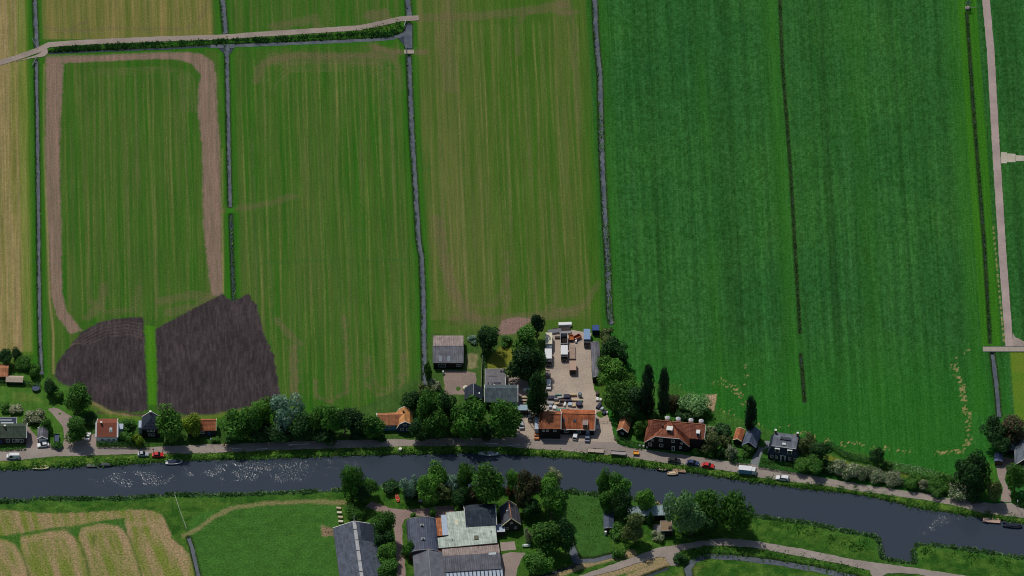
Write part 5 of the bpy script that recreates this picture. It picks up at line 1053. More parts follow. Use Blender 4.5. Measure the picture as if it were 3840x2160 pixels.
# --- orange long shed, farmhouse
h = house('orange_shed', 'long narrow shed with orange roof left of the farmhouse', (2315, 1613), 3.7, -14, 2.8, 10.8, 1.5, 'gy', M_TILEO, M_BLK, M_TRIM, cat='shed', win=[(1.8, 1.6, 1.0, .9)])
def farmhouse():
    A_ = G(2418, 1656, 3.3); an = R_(-7.5); e = empty('farmhouse', (A_[0], A_[1], 0), an, 'large black farmhouse with broad orange roof, white windows and half hipped front gable', 'house')
    E1, C1, C2, E2 = (0, 0, 3.2), (3.7, 0, 6.5), (12.2, 0, 6.5), (15.5, 0, 3.2); P1 = (8.2, 5.2, 9.2); L_ = (2.4, 5.2, 9.2); Rr = (20.6, 5.2, 9.2); W1 = (15.6, 1.0, 5.9); W2_ = (20.6, 1.0, 5.9)
    wl = MB(); wl.add([(0, 0, -.3), (15.5, 0, -.3), (15.5, 0, 3.2), (12.2, 0, 6.4), (3.7, 0, 6.4), (0, 0, 3.2)], [(0, 1, 2, 3, 4, 5)])
    wl.add([(0, 0, -.3), (0, 10.4, -.3), (0, 10.4, 3.2), (1.0, 5.2, 6.4), (0, 0, 3.2)], [(0, 1, 2, 3, 4)]); wl.add([(15.5, 0, -.3), (15.5, 1.0, -.3), (15.5, 1.0, 5.4), (15.5, 0, 3.2)], [(0, 1, 2, 3)])
    wl.add([(15.5, 1.02, -.3), (20.4, 1.02, -.3), (20.4, 1.02, 5.9), (15.5, 1.02, 5.9)], [(0, 1, 2, 3)]); wl.add([(20.4, 1.02, -.3), (20.4, 10.4, -.3), (20.4, 10.4, 3.4), (20.4, 5.2, 9.1), (20.4, 1.02, 5.9)], [(0, 1, 2, 3, 4)]); wl.add([(0, 10.4, -.3), (20.4, 10.4, -.3), (20.4, 10.4, 3.3), (0, 10.4, 3.3)], [(3, 2, 1, 0)])
    wl.build('wall', M_BLK, e)
    def ov(p, dx_=0, dy_=0, dz_=.14): return (p[0]+dx_, p[1]+dy_, p[2]+dz_)
    f = [[ov(C1, 0, -.3), ov(C2, 0, -.3), ov(P1)], [ov(E1, -.3, -.3, -.1), ov(C1, 0, -.3), ov(P1), ov(L_)], [ov(E1, -.3, -.3, -.1), ov(L_), (-.3, 10.7, 3.2)], [ov(C2, 0, -.3), ov(E2, .3, -.3, -.1), ov(P1)], [ov(P1), ov(E2, .3, -.3, -.1), ov(W1)], [ov(P1), ov(W1), ov(W2_, .2), ov(Rr, .2)],
         [(-.3, 10.7, 3.2), ov(L_), ov(Rr, .2), (20.8, 10.7, 3.4)]]
    f[1] = [ov(E1, -.3, -.3, -.1), ov(C1, 0, -.3), ov(P1)]; f.append([ov(E1, -.3, -.3, -.1), ov(P1), ov(L_)])
    r = slabroof(f, .14).build('roof', M_TILER, e)
    for a_, b_ in ((f[0][0], f[1][0]), (f[0][1], f[3][1]), (f[0][0], f[0][1]), (ov(Rr, .25), ov(W2_, .25))): MB().tube(a_, b_, .13, .13, 4).build('bargeboard', M_TRIM, e)
    mb = MB(); mb.tube(ov(L_), ov(Rr, .2), .15, .15, 5).tube(f[0][0], ov(P1), .12, .12, 5).tube(f[0][1], ov(P1), .12, .12, 5); mb.build('ridge', M_TILEO, r)
    for u, zz, w_, h_ in ((2.6, 4.4, .9, .9), (1.9, 2.2, 1.2, 1.6), (5.6, 4.9, 1.3, 1.3), (5.8, 2.2, 1.4, 1.5), (9.9, 4.9, 1.3, 1.3), (13.0, 4.2, .8, .8), (12.6, 2.1, 1.0, 1.2)): window(e, u, 0, zz, w_, h_, (0, -1))
    d_ = MB().box(9.5, 10.6, -.07, .0, 0, 2.4).build('door', M_TRIM, e); MB().box(9.75, 10.35, -.1, -.07, .3, 2.0).build('door_panel', M_DMET, d_)
    dormer(e, 8.4, 1.5, 6.8, 1.9, 1.9, 1.8, M_TRIM); dormer(e, 18.4, 1.9, 6.5, 1.1, 1.5, 1.6, M_TRIM)
    MB().box(5.5, 6.1, 3.1, 3.7, 7.2, 9.3).build('chimney', M_CHIM, e)
    for u in (7.1, 10.9, 15.4, 19.0):
        g = MB(); n = 8; g.tube((u, 6.6, 6.6), (u, 6.6, 9.6), .85, .85, n); g.tube((u, 6.6, 9.6), (u, 6.6, 10.3), .9, .12, n); g.build('roof_turret', M_PWHITE, e)
    return e
farmhouse()
h = house('orange_cabin', 'little cabin with bright orange gabled roof and cream verges', (2750, 1648), 2.9, -14, 2.2, 5.2, .8, 'gy', M_TILE, M_BRKD, M_TRIMY, cat='shed')
h = house('grey_blue_house', 'grey blue gabled house right below the lone dark conifer', (2784, 1667), 4.8, -15, 3.0, 7.4, 2.0, 'gy', mat('roof_blue_slate', (76, 84, 100), .6, .14, .8, 'tile'), M_BLK, mat('trim_grey', (130, 136, 150), .7, .05, 3), win=[(1.6, 1.6, .9, 1.1), (3.3, 1.6, .9, 1.1)])
def manor():
    A_ = G(2880, 1700, 3.0); e = empty('mansard_house', (A_[0], A_[1], 0), R_(-10.5), 'black mansard house with grey upper roof, two dormers and a white front door', 'house'); W_, Dp = 10.8, 8.4
    MB().box(0, W_, 0, Dp, -.3, 3.0).build('wall', M_BRKD, e)
    lo = [(-.3, -.3, 3.0), (W_+.3, -.3, 3.0), (W_+.3, Dp+.3, 3.0), (-.3, Dp+.3, 3.0)]; up = [(1.3, 1.1, 6.2), (W_-1.3, 1.1, 6.2), (W_-1.3, Dp-1.1, 6.2), (1.3, Dp-1.1, 6.2)]
    mb = MB(); mb.add(lo+up, [(0, 1, 5, 4), (1, 2, 6, 5), (2, 3, 7, 6), (3, 0, 4, 7), (3, 2, 1, 0)]); mb.build('lower_roof', M_SLATED, e)
    mb = MB(); mb.slab([(1.0, .8, 6.22), (W_-1.0, .8, 6.22), (W_-1.0, Dp/2, 7.0), (1.0, Dp/2, 7.0)], .14); mb.slab([(W_-1.0, Dp-.8, 6.22), (1.0, Dp-.8, 6.22), (1.0, Dp/2, 7.0), (W_-1.0, Dp/2, 7.0)], .14); r = mb.build('upper_roof', mat('roof_grey_slate', (92, 96, 104), .7, .12, .8, 'tile'), e)
    MB().box(1.0, W_-1.0, .72, .8, 6.1, 6.3).build('eaves_trim', M_TRIM, e)
    MB().box(4.6, 5.9, 1.6, 2.5, 6.5, 6.75).build('skylight', SK, r); MB().box(3.6, 7.4, 3.6, 4.9, 6.95, 7.25).build('solar_panel', M_SLATED, r)
    for u in (3.2, 7.6): dormer(e, u, .15, 3.9, 1.6, 1.7, 1.2, M_TRIM)
    for u in (1.4, 3.0, 7.7, 9.4): window(e, u, 0, 1.7, 1.0, 1.4, (0, -1))
    d_ = MB().box(4.8, 5.9, -.08, .0, 0, 2.3).build('door', M_DMET, e); mb = MB(); mb.box(4.45, 4.8, -.25, 0, 0, 2.9).box(5.9, 6.25, -.25, 0, 0, 2.9).box(4.35, 6.35, -.3, -.02, 2.92, 3.15); mb.build('portico', M_PWHITE, e)
    for u, v in ((1.5, Dp-1.5), (W_-1.5, Dp-1.5)): c_ = MB().box(u-.35, u+.35, v-.35, v+.35, 6.0, 8.0).build('chimney', M_CHIM, e); MB().box(u-.4, u+.4, v-.4, v+.4, 8.0, 8.12).build('chimney_cap', M_TRIM, c_)
    window(e, W_, 3.2, 4.4, .1, .1, (1, 0)) if False else None
manor()
# --- right edge
h = house('edge_house', 'grey roofed house with white gable edge cut by the right frame edge', (3808, 1741), 9.6, 0, 3.1, 9.5, 4.4, 'gy', mat('roof_edge_grey', (96, 102, 110), .7, .12, .8, 'tile'), M_BRKD, M_TRIM, win=[(3.0, 1.6, 1.2, 1.4), (6.2, 1.6, 1.2, 1.4)])
slabroof([[(-3.2, 7.4, 2.6), (0.1, 7.4, 2.6), (2.0, 11.4, 5.0), (-3.2, 11.4, 5.0)]]).build('annex_roof', MATS['roof_edge_grey'], h); MB().box(-3.0, 0, 7.6, 11.2, -.2, 2.5).build('annex_wall', M_BRKD, h)
h = house('blue_shed', 'small blue grey shed at the driveway near the right edge', (3731, 1728), 2.5, -4, 2.2, 3.4, .5, 'gy', mat('roof_blue_shed', (70, 82, 110), .7, .1, 1), M_BRK, None, cat='shed')
# --- south farm
h = house('cattle_barn', 'large barn with blue grey corrugated roof and pale ridge strip, bottom left of farm', (1251, 1982), 14.4, 6.5, 3.4, 36, 2.5, 'gy', M_SHEETB, M_GRYW, M_TRIM, rear=True, cat='barn', over=.25)
mb = MB(); mb.box(6.6, 7.8, 0, 36.1, 5.9, 6.25); mb.build('ridge_vent', mat('ridge_pale', (150, 150, 150), .8, .12, 1), h)
for k in range(7): MB().box(6.5, 7.9, 2+k*5, 2.12+k*5, 6.25, 6.4).build('vent_rib', M_DMET, h)
MB().tube((7.2, 36.2, 0), (7.2, 36.2, 8.6), .14, .1, 8).build('vent_post', M_TRIM, h)
slabroof([[(9.0, 27.5, 5.42), (14.3, 27.5, 3.60), (14.3, 35.9, 3.60), (9.0, 35.9, 5.42)]], .03).build('dark_roof_sheet', M_SLATED, h)
h = house('curved_barn', 'barn with smooth rounded blue grey roof and two ridge vents', (1524, 1958), 10.4, 4, 3.0, 15.2, 1.9, 'arch', M_CURVE, M_BRK, M_METAL, rear=True, cat='barn', over=.15)
for v in (11.3, 4.8):
    g = MB(); g.box(4.5, 5.9, v-.55, v+.55, 4.8, 5.35).build('ridge_ventilator', M_METAL, h); MB().box(4.9, 5.5, v-.65, v-.1, 5.36, 5.6).build('vent_cap', M_DMET, h)
h = house('old_barn', 'weathered grey gabled barn below the rounded roof barn at the bottom edge', (1548, 2077), 10.8, 4, 3.0, 22, 1.9, 'gy', M_OLD, M_BRK, M_RUST, rear=True, cat='barn', over=.15, ridgecap=M_METAL)
def hall():
    A_ = G(1645, 2056, 4.0); an = R_(4.5); e = empty('pale_hall', (A_[0], A_[1], 0), an, 'big hall with pale mint flat roof in the middle of the south farm', 'barn')
    ca_, sa_ = math.cos(an), math.sin(an)
    def loc(px, py, hh=4.0): p = G(px, py, hh); dx_, dy_ = p[0]-A_[0], p[1]-A_[1]; return (dx_*ca_+dy_*sa_, -dx_*sa_+dy_*ca_)
    P = [loc(*q) for q in ((1645, 2056), (1865, 2036), (1857, 1962), (1749, 1974), (1743, 1915), (1673, 1923), (1682, 2011), (1641, 2018))]
    mb = MB(); from mathutils.geometry import tessellate_polygon as tp
    tr = tp([[Vector((x, y, 0)) for x, y in P]]); n = len(P)
    mb.add([(x, y, 4.1) for x, y in P]+[(x, y, 3.9) for x, y in P], list(tr)+[(i, (i+1) % n, (i+1) % n+n, i+n) for i in range(n)]); mb.build('roof', M_MINT, e)
    mb = MB(); mb.add([(x, y, 3.92) for x, y in P]+[(x, y, -.3) for x, y in P], [(i, (i+1) % n, (i+1) % n+n, i+n) for i in range(n)]); mb.build('wall', M_BRK, e)
    q = loc(1786, 2018); MB().box(q[0]-.75, q[0]+.75, q[1]-.9, q[1]+.9, 4.1, 4.4).build('roof_hatch', mat('hatch_brown', (92, 92, 76), .8, .1, 2), e)
    q = loc(1712, 1958); MB().box(q[0]-.5, q[0]+.5, q[1]-1.4, q[1]+1.4, 4.1, 4.14).build('roof_patch', M_CREAM, e)
    for px, py in ((1755, 1979), (1842, 1995), (1697, 2026)): q = loc(px, py); MB().tube((q[0], q[1], 4.1), (q[0], q[1], 4.7), .15, .15, 8).build('vent_pipe', M_METAL, e)
hall()
h = house('slate_barn', 'dark slate roofed barn section joined to the top of the pale mint roof', (1749, 1973), 10.3, 4.5, 4.3, 9.8, 2.6, 'gx', mat('roof_dark_slate_moss', (48, 56, 66), .8, .25, .7, 'tile'), M_BRK, M_TRIM, cat='barn')
h = house('rusty_lean_to', 'narrow roof strip of rusty orange sheet between rounded barn and pale roof', (1638, 2010), 3.0, 4, 3.2, 8.2, .3, 'mono', mat('roof_rust_orange', (150, 94, 62), .9, .15, 1, 'sheet'), M_BRK, None, cat='lean-to', over=.05)
h = house('grey_lean_to', 'narrow pale grey roof strip against the left side of the pale mint roof', (1660, 2008), 2.2, 4, 3.4, 9.4, .3, 'mono', M_LGREY, M_BRK, None, cat='lean-to', over=.02)
h = house('cubicle_barn', 'wide barn with pinkish rear slope and grey front slope at the bottom edge', (1667, 2146), 19.6, 5, 3.2, 11.6, 1.9, 'gx', M_SHEETP, M_GRYW, None, cat='barn', over=.1, sky_=[(17.0, .95, 2.6, .8, SK)])
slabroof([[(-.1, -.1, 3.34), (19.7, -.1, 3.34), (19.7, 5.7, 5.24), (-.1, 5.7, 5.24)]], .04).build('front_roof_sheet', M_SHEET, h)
h = house('pen_roof', 'low striped lean to at the bottom edge in front of the wide grey barn', (1675, 2178), 19.4, 5, 2.6, 4.2, .3, 'mono', M_LGREY, M_GRYW, None, cat='lean-to', over=.1)
for k in range(14): MB().box(.9+k*1.35, 1.2+k*1.35, .1, 4.1, 2.78, 3.08).build('roof_batten', M_DMET, h)
h = house('brick_house', 'small brick gabled house with slate roof and pale verges, right of the hall', (1883, 1970), 6.4, 6, 3.3, 8.2, 3.3, 'gy', mat('roof_grey_brown', (76, 76, 84), .7, .16, .9, 'tile'), M_BRKD, M_TRIMY, win=[(3.2, 4.2, .9, 1.0), (1.7, 1.6, 1.0, 1.2), (4.6, 1.6, 1.0, 1.2)], ridgecap=M_TILEO, sky_=[(2.2, .55, .5, .5, M_TRIM)])
h = house('grey_annex', 'small flat pale grey annex left of the brick gabled house', (1863, 1995), 2.7, 4, 2.4, 3.4, 0, 'flat', M_LGREY, M_BRKD, M_TRIM, cat='annex')
h = house('boathouse', 'long low boathouse with pale blue green roof by the water', (2353, 1934), 14.6, 2.0, 3.0, 3.9, .3, 'mono', mat('roof_pale_green', (122, 140, 142), .7, .08, .6, 'sheet'), M_BLK, M_METAL, cat='boathouse')
h = house('flat_cabin', 'cabin with flat brownish roof in front of the boathouse', (2480, 1992), 3.8, 3, 2.8, 4.6, 0, 'flat', mat('roof_brown_gravel', (120, 102, 82), .95, .15, 2), M_BLK, mat('edge_grey', (140, 136, 130), .7, .05, 3), cat='cabin')
MB().box(.6, 1.1, -.08, 0, 0, 1.6).build('door', M_PWHITE, h)
h = house('dark_glasshouse', 'narrow glass roofed shed in the tree shade left of the boathouse', (2266, 1980), 3.1, 0, 2.0, 7.6, .5, 'gy', mat('glass_roof', (60, 68, 84), .25, .2, 1, spec=.5), M_WOODD, M_METAL, cat='greenhouse')
# =====================================================================  VEHICLES, BOATS, YARD GOODS, PEOPLE
M_RUB = mat('rubber', (26, 26, 28), .9, .1, 4); M_LAMP = mat('lamp_glass', (230, 228, 210), .2, .02, 4); M_TAIL = mat('tail_red', (150, 24, 20), .3, .02, 4)
def paint(name, rgb): return mat('paint_'+name, rgb, .28, .03, 2, spec=.6)
GL = glass()
def place(name, px, py, ang, label, cat, group=None, h=0.08):
    p = G(px, py, h); return empty(name, (p[0], p[1], h), R_(ang), label, cat, group)
def wheels(e, xs, w_, r):
    for x in xs:
        for s_ in (-1, 1):
            y = s_*w_/2; wh = MB().tube((x, y-s_*.22, r), (x, y-s_*.0, r), r, r, 14).build('wheel', M_RUB, e); MB().tube((x, y, r), (x, y+s_*.02, r), r*.55, r*.55, 10).build('rim', M_METAL, wh)
def car(px, py, ang, pm, label, L_=4.3, W_=1.76, Hh=1.45, kind='hatch', group=None, name='parked_car', cat='car'):
    """car heading +x"""
    e = place(name, px, py, ang, label, cat, group, .12); l = L_/2; w_ = W_/2
    if kind == 'van':
        prof = [(-l, .45), (-l, Hh*.96), (-l+.15, Hh), (l-1.35, Hh), (l-.75, 1.12), (l-.1, .95), (l, .72), (l, .35), (-l, .3)]
    elif kind == 'estate':
        prof = [(-l, .5), (-l+.05, .88), (-l+.3, Hh*.98), (l-2.0, Hh), (l-1.15, .92), (l-.15, .76), (l, .55), (l, .3), (-l, .28)]
    else:
        prof = [(-l, .45), (-l+.05, .86), (-l+.55, .93), (-l+.95, Hh), (l-2.0, Hh), (l-1.2, .9), (l-.2, .74), (l, .55), (l, .3), (-l, .28)]
    rings = []
    for yy, k, in ((-w_, .0), (-w_+.1, 1), (w_-.1, 1), (w_, .0)):
        ring = []
        for x, zz in prof:
            top = max(0, zz-.85); kk = 1-top*.0
            ys = math.copysign(abs(yy)-top*.26, yy); ring.append((x*(.985 if k == 0 else 1), ys, zz-(.04 if (k == 0 and zz > .6) else 0)))
        rings.append(ring)
    body = MB().loft(rings).build('body', pm, e)
    Ht = Hh
    if kind == 'van':
        MB().slab([(l-1.36, -w_+.3, Ht-.02), (l-.76, -w_+.14, 1.15), (l-.76, w_-.14, 1.15), (l-1.36, w_-.3, Ht-.02)], .03).build('windscreen', GL, e)
    else:
        a, b_ = (l-1.98, l-1.2); MB().slab([(a, -w_+.26, Ht+.012), (b_, -w_+.1, .935), (b_, w_-.1, .935), (a, w_-.26, Ht+.012)], .03).build('windscreen', GL, e)
        if kind == 'hatch': MB().slab([(-l+.57, -w_+.14, .96), (-l+.95, -w_+.26, Ht+.012), (-l+.95, w_-.26, Ht+.012), (-l+.57, w_-.14, .96)], .03).build('rear_window', GL, e)
        else: MB().slab([(-l+.03, -w_+.14, .95), (-l+.27, -w_+.26, Ht-.02), (-l+.27, w_-.26, Ht-.02), (-l+.03, w_-.14, .95)], .03).build('rear_window', GL, e)
    for s_ in (-1, 1):
        x0, x1 = (-l+.9, l-1.55) if kind != 'van' else (l-2.2, l-1.2)
        q = [(x0-.2, s_*(w_+.005), .9), (x1+.35, s_*(w_+.005), .9), (x1-.2, s_*(w_-.13), Ht-.12), (x0+.1, s_*(w_-.13), Ht-.12)]
        MB().add(q+[(p[0], p[1]-s_*.03, p[2]) for p in q], [(0, 1, 2, 3), (7, 6, 5, 4), (0, 4, 5, 1), (1, 5, 6, 2), (2, 6, 7, 3), (3, 7, 4, 0)]).build('side_window', GL, e)
        MB().box(l-.08, l+.01, s_*(w_-.3)-.16, s_*(w_-.3)+.16, .58, .74).build('headlight', M_LAMP, e); MB().box(-l-.01, -l+.06, s_*(w_-.22)-.1, s_*(w_-.22)+.1, .62, .84).build('tail_light', M_TAIL, e)
    wheels(e, (-l+.8, l-.85), W_+.02, .32); return e
def truck(px, py, ang, L_, Wd, box_h, boxm, cabm, label, cab=1.7, name='box_truck', cat='truck', bed=1.0, cabside=1, boxside=None):
    """box truck, cab toward +x (cabside=1)"""
    e = place(name, px, py, ang, label, cat, None, .12); l = L_/2; w_ = Wd/2
    MB().box(-l, l-cab-.15, -w_, w_, bed, bed+box_h).build('box_body', boxside or boxm, e, .03); MB().box(-l-.03, l-cab-.12, -w_-.03, w_+.03, bed+box_h+.002, bed+box_h+.09).build('box_roof', boxm, e)
    MB().box(-l+.2, l-.2, -.45, .45, .55, bed-.003).build('chassis', M_DMET, e)
    if cab > 0:
        x0 = l-cab; c_ = MB().loft([[(x0, y, .5), (l, y, .5), (l, y, 1.35), (l-.35, y*.94, 2.3), (x0, y*.94, 2.35)] for y in (-w_+.05, w_-.05)]).build('cab', cabm, e)
        MB().slab([(l-.33, -w_*.84, 2.28), (l+.015, -w_*.9, 1.4), (l+.015, w_*.9, 1.4), (l-.33, w_*.84, 2.28)], .03).build('windscreen', GL, c_)
        for s_ in (-1, 1): MB().box(l-.06, l+.03, s_*(w_-.4)-.15, s_*(w_-.4)+.15, .68, .86).build('headlight', M_LAMP, e)
    wheels(e, (-l+1.0, l-.8), Wd-.05, .42); return e
W_ = paint('white', (226, 228, 220)); DK = paint('black', (30, 32, 38)); NV = paint('navy', (36, 52, 84)); RD = paint('red', (176, 36, 36)); SV = paint('silver', (150, 154, 158)); OR = paint('orange', (196, 120, 64)); GB = paint('grey_blue', (92, 102, 118)); MT = paint('mint', (208, 222, 208))
car(49, 1716, 180, W_, 'white minivan parked at the roadside at the far left', 4.6, 1.85, 1.85, 'van', name='parked_van', cat='van')
car(162, 1672, 190, MT, 'pale green white car in front of the small white garage', 4.3)
car(329, 1640, 82, W_, 'small white car parked upright between the round tree and the white house', 3.6)
car(537, 1707, 0, SV, 'silver car on the river verge beside the red car', 3.9)
car(592, 1710, 2, RD, 'red car parked on the river verge near the blue covered boat', 4.2)
car(2158, 1636, 82, MT, 'pale white green car parked nose in below the orange roof', 4.4, kind='estate')
car(2203, 1646, 86, GB, 'dark grey blue car parked below the right end of the orange roof', 3.9)
car(1955, 1596, 95, SV, 'silver car in the drive beside the large round tree')
car(1988, 1568, 95, DK, 'dark car in the drive below the tall shaggy tree', 4.4)
car(2013, 1636, 88, OR, 'orange brown car in the shade at the left foot of the black yard house', 3.8)
car(2528, 1731, -8, DK, 'black car parked first in the row along the verge below the farmhouse', 4.4)
car(2598, 1740, -10, NV, 'navy blue car parked between the black and the red car', 4.4)
car(2655, 1750, -10, RD, 'bright red car parked right of the navy one on the verge', 4.4)
car(2934, 1797, 172, W_, 'white estate car at the roadside below the black mansard house', 4.7, kind='estate')
truck(2803, 1774, -8, 6.2, 2.2, 1.9, paint('van_white', (206, 210, 206)), W_, 'large white and blue delivery van on the river verge', 1.5, 'delivery_van', 'van', .55, boxside=paint('van_blue', (96, 140, 168)))
car(3745, 1729, 92, RD, 'red car half hidden beside the small blue shed at the right edge', 3.6)
# yard trucks and containers, standing with their length away from the camera
CRM = paint('cream', (190, 184, 160)); 
truck(2058, 1296, -90, 7.2, 2.35, 1.9, CRM, GB, 'cream roofed box truck at the top left of the gravel yard', 1.5, bed=.95)
truck(2056, 1352, -90, 6.4, 2.4, 1.8, W_, DK, 'white roofed truck parked below the cream one in the yard', 1.4, bed=.9)
truck(2116, 1336, -90, 5.6, 2.4, 1.8, paint('bright_white', (232, 232, 212)), DK, 'bright white boxed truck in the middle of the yard', .9, bed=.9)
truck(2201, 1280, -90, 6.6, 2.3, 1.9, paint('steel_blue', (110, 134, 162)), DK, 'steel blue box truck at the top right of the yard', 1.3, bed=.95)
def container(px, py, ang, L_, Wd, Hh, m, label, open_=False, name='container', cat='container', inner=None, ribs=True):
    e = place(name, px, py, ang, label, cat, None, .1); l = L_/2; w_ = Wd/2
    if open_:
        mb = MB(); t = .12; mb.box(-l, l, -w_, -w_+t, .3, Hh).box(-l, l, w_-t, w_, .3, Hh).box(-l, -l+t, -w_+t, w_-t, .3, Hh-.003).box(l-t, l, -w_+t, w_-t, .3, Hh-.003); mb.build('side_walls', m, e); MB().box(-l+t, l-t, -w_+t, w_-t, .32, .5).build('floor', inner or M_DMET, e)
    else:
        MB().box(-l, l, -w_, w_, .12, Hh).build('body', m, e, .02); MB().box(-l-.02, l+.02, -w_-.02, w_+.02, Hh+.002, Hh+.07).build('lid', m, e)
        if ribs:
            mb = MB()
            for k in range(int(L_/.5)): mb.box(-l+.2+k*.5, -l+.28+k*.5, -w_-.05, -w_-.001, .2, Hh-.05).box(-l+.2+k*.5, -l+.28+k*.5, w_+.001, w_+.05, .2, Hh-.05)
            mb.build('ribs', m, e)
    MB().box(l+.001, l+.05, -w_+.15, w_-.15, .3, Hh-.2).build('door', MATS.get('metal_dark'), e); return e
container(2115, 1285, -90, 5.4, 2.5, 2.2, paint('bin_frame', (150, 150, 150)), 'open topped dark container with pale rim in the yard', True, inner=mat('bin_dark', (30, 20, 20), .9, .3, 2))
container(2148, 1388, -90, 4.6, 2.35, 2.4, paint('dusty_brown', (158, 132, 114)), 'brownish pink container lowest in the yard')
container(2234, 1247, -90, 2.6, 2.4, 2.4, paint('deep_blue', (40, 62, 112)), 'small blue container with rusty white top behind the steel blue truck')
container(2119, 1222, 3, 4.6, 1.3, 1.2, W_, 'long white topped bin at the upper edge of the yard')
container(2164, 1270, 35, 2.8, 1.6, 1.2, paint('rust_red', (140, 62, 40)), 'rusty red skip lying at an angle near the steel blue truck', True, inner=mat('rust', (120, 70, 44), .9, .3, 2))
container(2142, 1272, -90, 2.6, 1.7, 1.1, paint('rust_orange', (160, 92, 48)), 'orange rusty skip right of the open dark container', True, inner=mat('rust2', (150, 88, 50), .9, .3, 2))
def flat_trailer(px, py, ang, L_, Wd, m, label, h_=.7, sides=0.0, cat='trailer', wheels_=True):
    e = place('trailer', px, py, ang, label, cat, None, .12); l = L_/2; w_ = Wd/2
    MB().box(-l, l, -w_, w_, h_-.1, h_).build('deck', m, e)
    if sides:
        MB().box(-l, l, -w_-.05, -w_-.002, h_-.1, h_+sides).box(-l, l, w_+.002, w_+.05, h_-.1, h_+sides).box(-l-.05, -l-.002, -w_, w_, h_-.1, h_+sides-.01).box(l+.002, l+.05, -w_, w_, h_-.1, h_+sides-.01).build('side_boards', M_WOODD if sides < .3 else m, e)
    MB().tube((l, 0, h_-.25), (l+1.0, 0, .35), .05, .04, 6).build('drawbar', M_DMET, e)
    if wheels_: wheels(e, (-.3,), Wd+.05, .3)
    return e
flat_trailer(2146, 1325, -90, 6.6, 2.2, mat('trailer_deck', (142, 122, 108), .9, .2, 2), 'long flat trailer with worn pinkish deck above the brown container')
flat_trailer(2234, 1693, -5, 5.6, 1.9, mat('trailer_floor', (150, 138, 126), .9, .12, 2), 'low flat trailer with dark rim parked on the verge below the shop wing', .45, .12)
flat_trailer(2318, 1706, -6, 5.2, 1.7, mat('trailer_grey', (142, 134, 132), .8, .12, 2), 'grey box trailer on the verge right of the low flat one', .9, .35)
flat_trailer(2385, 1704, -6, 1.9, 1.3, mat('trailer_orange', (196, 140, 56), .8, .1, 2), 'small orange topped trailer on the verge', .7, .3)
flat_trailer(2053, 1408, -90, 3.2, 1.5, M_GRYW, 'grey narrow trailer at the left rim of the yard', .8, .2)
car(2057, 1449, -90, W_, 'white pickup at the left rim of the yard below the narrow trailer', 4.2, kind='van', name='parked_van', cat='van')
flat_trailer(213, 1650, 90, 3.6, 1.6, mat('trailer_blue', (52, 66, 92), .6, .15, 2), 'dark blue covered trailer right of the small white garage', .8, .4)
flat_trailer(1579, 1884, 2, 1.9, 1.2, M_PWHITE, 'white topped small trailer on the farm drive by the water trees', .8, .25)
# ---- piles of building goods in the yard
def crate(px, py, ang, L_, Wd, Hh, m, label, name='pallet_stack', cat='pallet stack'):
    e = place(name, px, py, ang, label, cat, 'goods stored in the gravel yard', .1); l, w_ = L_/2, Wd/2
    mb = MB()
    for k in (-.8, 0, .8): mb.box(-l, l, w_*k-.05, w_*k+.05, .0, .12)
    mb.build('pallet', M_WOODD, e)
    n = max(1, int(Hh/.42)); mb = MB()
    for k in range(n):
        o = random.uniform(-.05, .05); mb.box(-l+.03+o, l-.03+o, -w_+.03, w_-.03, .13+k*(Hh-.1)/n, .13+(k+1)*(Hh-.1)/n-.03)
    mb.build('load', m, e, .02); return e
def pipes(px, py, ang, L_, n, r, m, label, cat='pipes', rows=2):
    e = place('pipe_stack', px, py, ang, label, cat, 'goods stored in the gravel yard', .1)
    for s_ in (-.35, .35): MB().box(L_*s_-.08, L_*s_+.08, -n*r-.1, n*r+.1, 0, .12).build('bearer', M_WOODD, e)
    mb = MB()
    for j in range(rows):
        for i in range(n-j): mb.tube((-L_/2+random.uniform(-.2, .2), -n*r+(2*i+1+j)*r, .12+r+j*r*1.75), (L_/2+random.uniform(-.2, .2), -n*r+(2*i+1+j)*r, .12+r+j*r*1.75), r, r, 7)
    mb.build('pipes', m, e); return e
TARP = mat('tarp_dark', (34, 38, 58), .6, .1, 2); PLW = mat('planks_pale', (176, 158, 128), .85, .12, 3); STN = mat('stone_grey', (146, 144, 142), .9, .15, 3); GRT = mat('green_teal', (84, 122, 108), .8, .15, 3); MDG = mat('steel_rust', (70, 60, 58), .7, .25, 2)
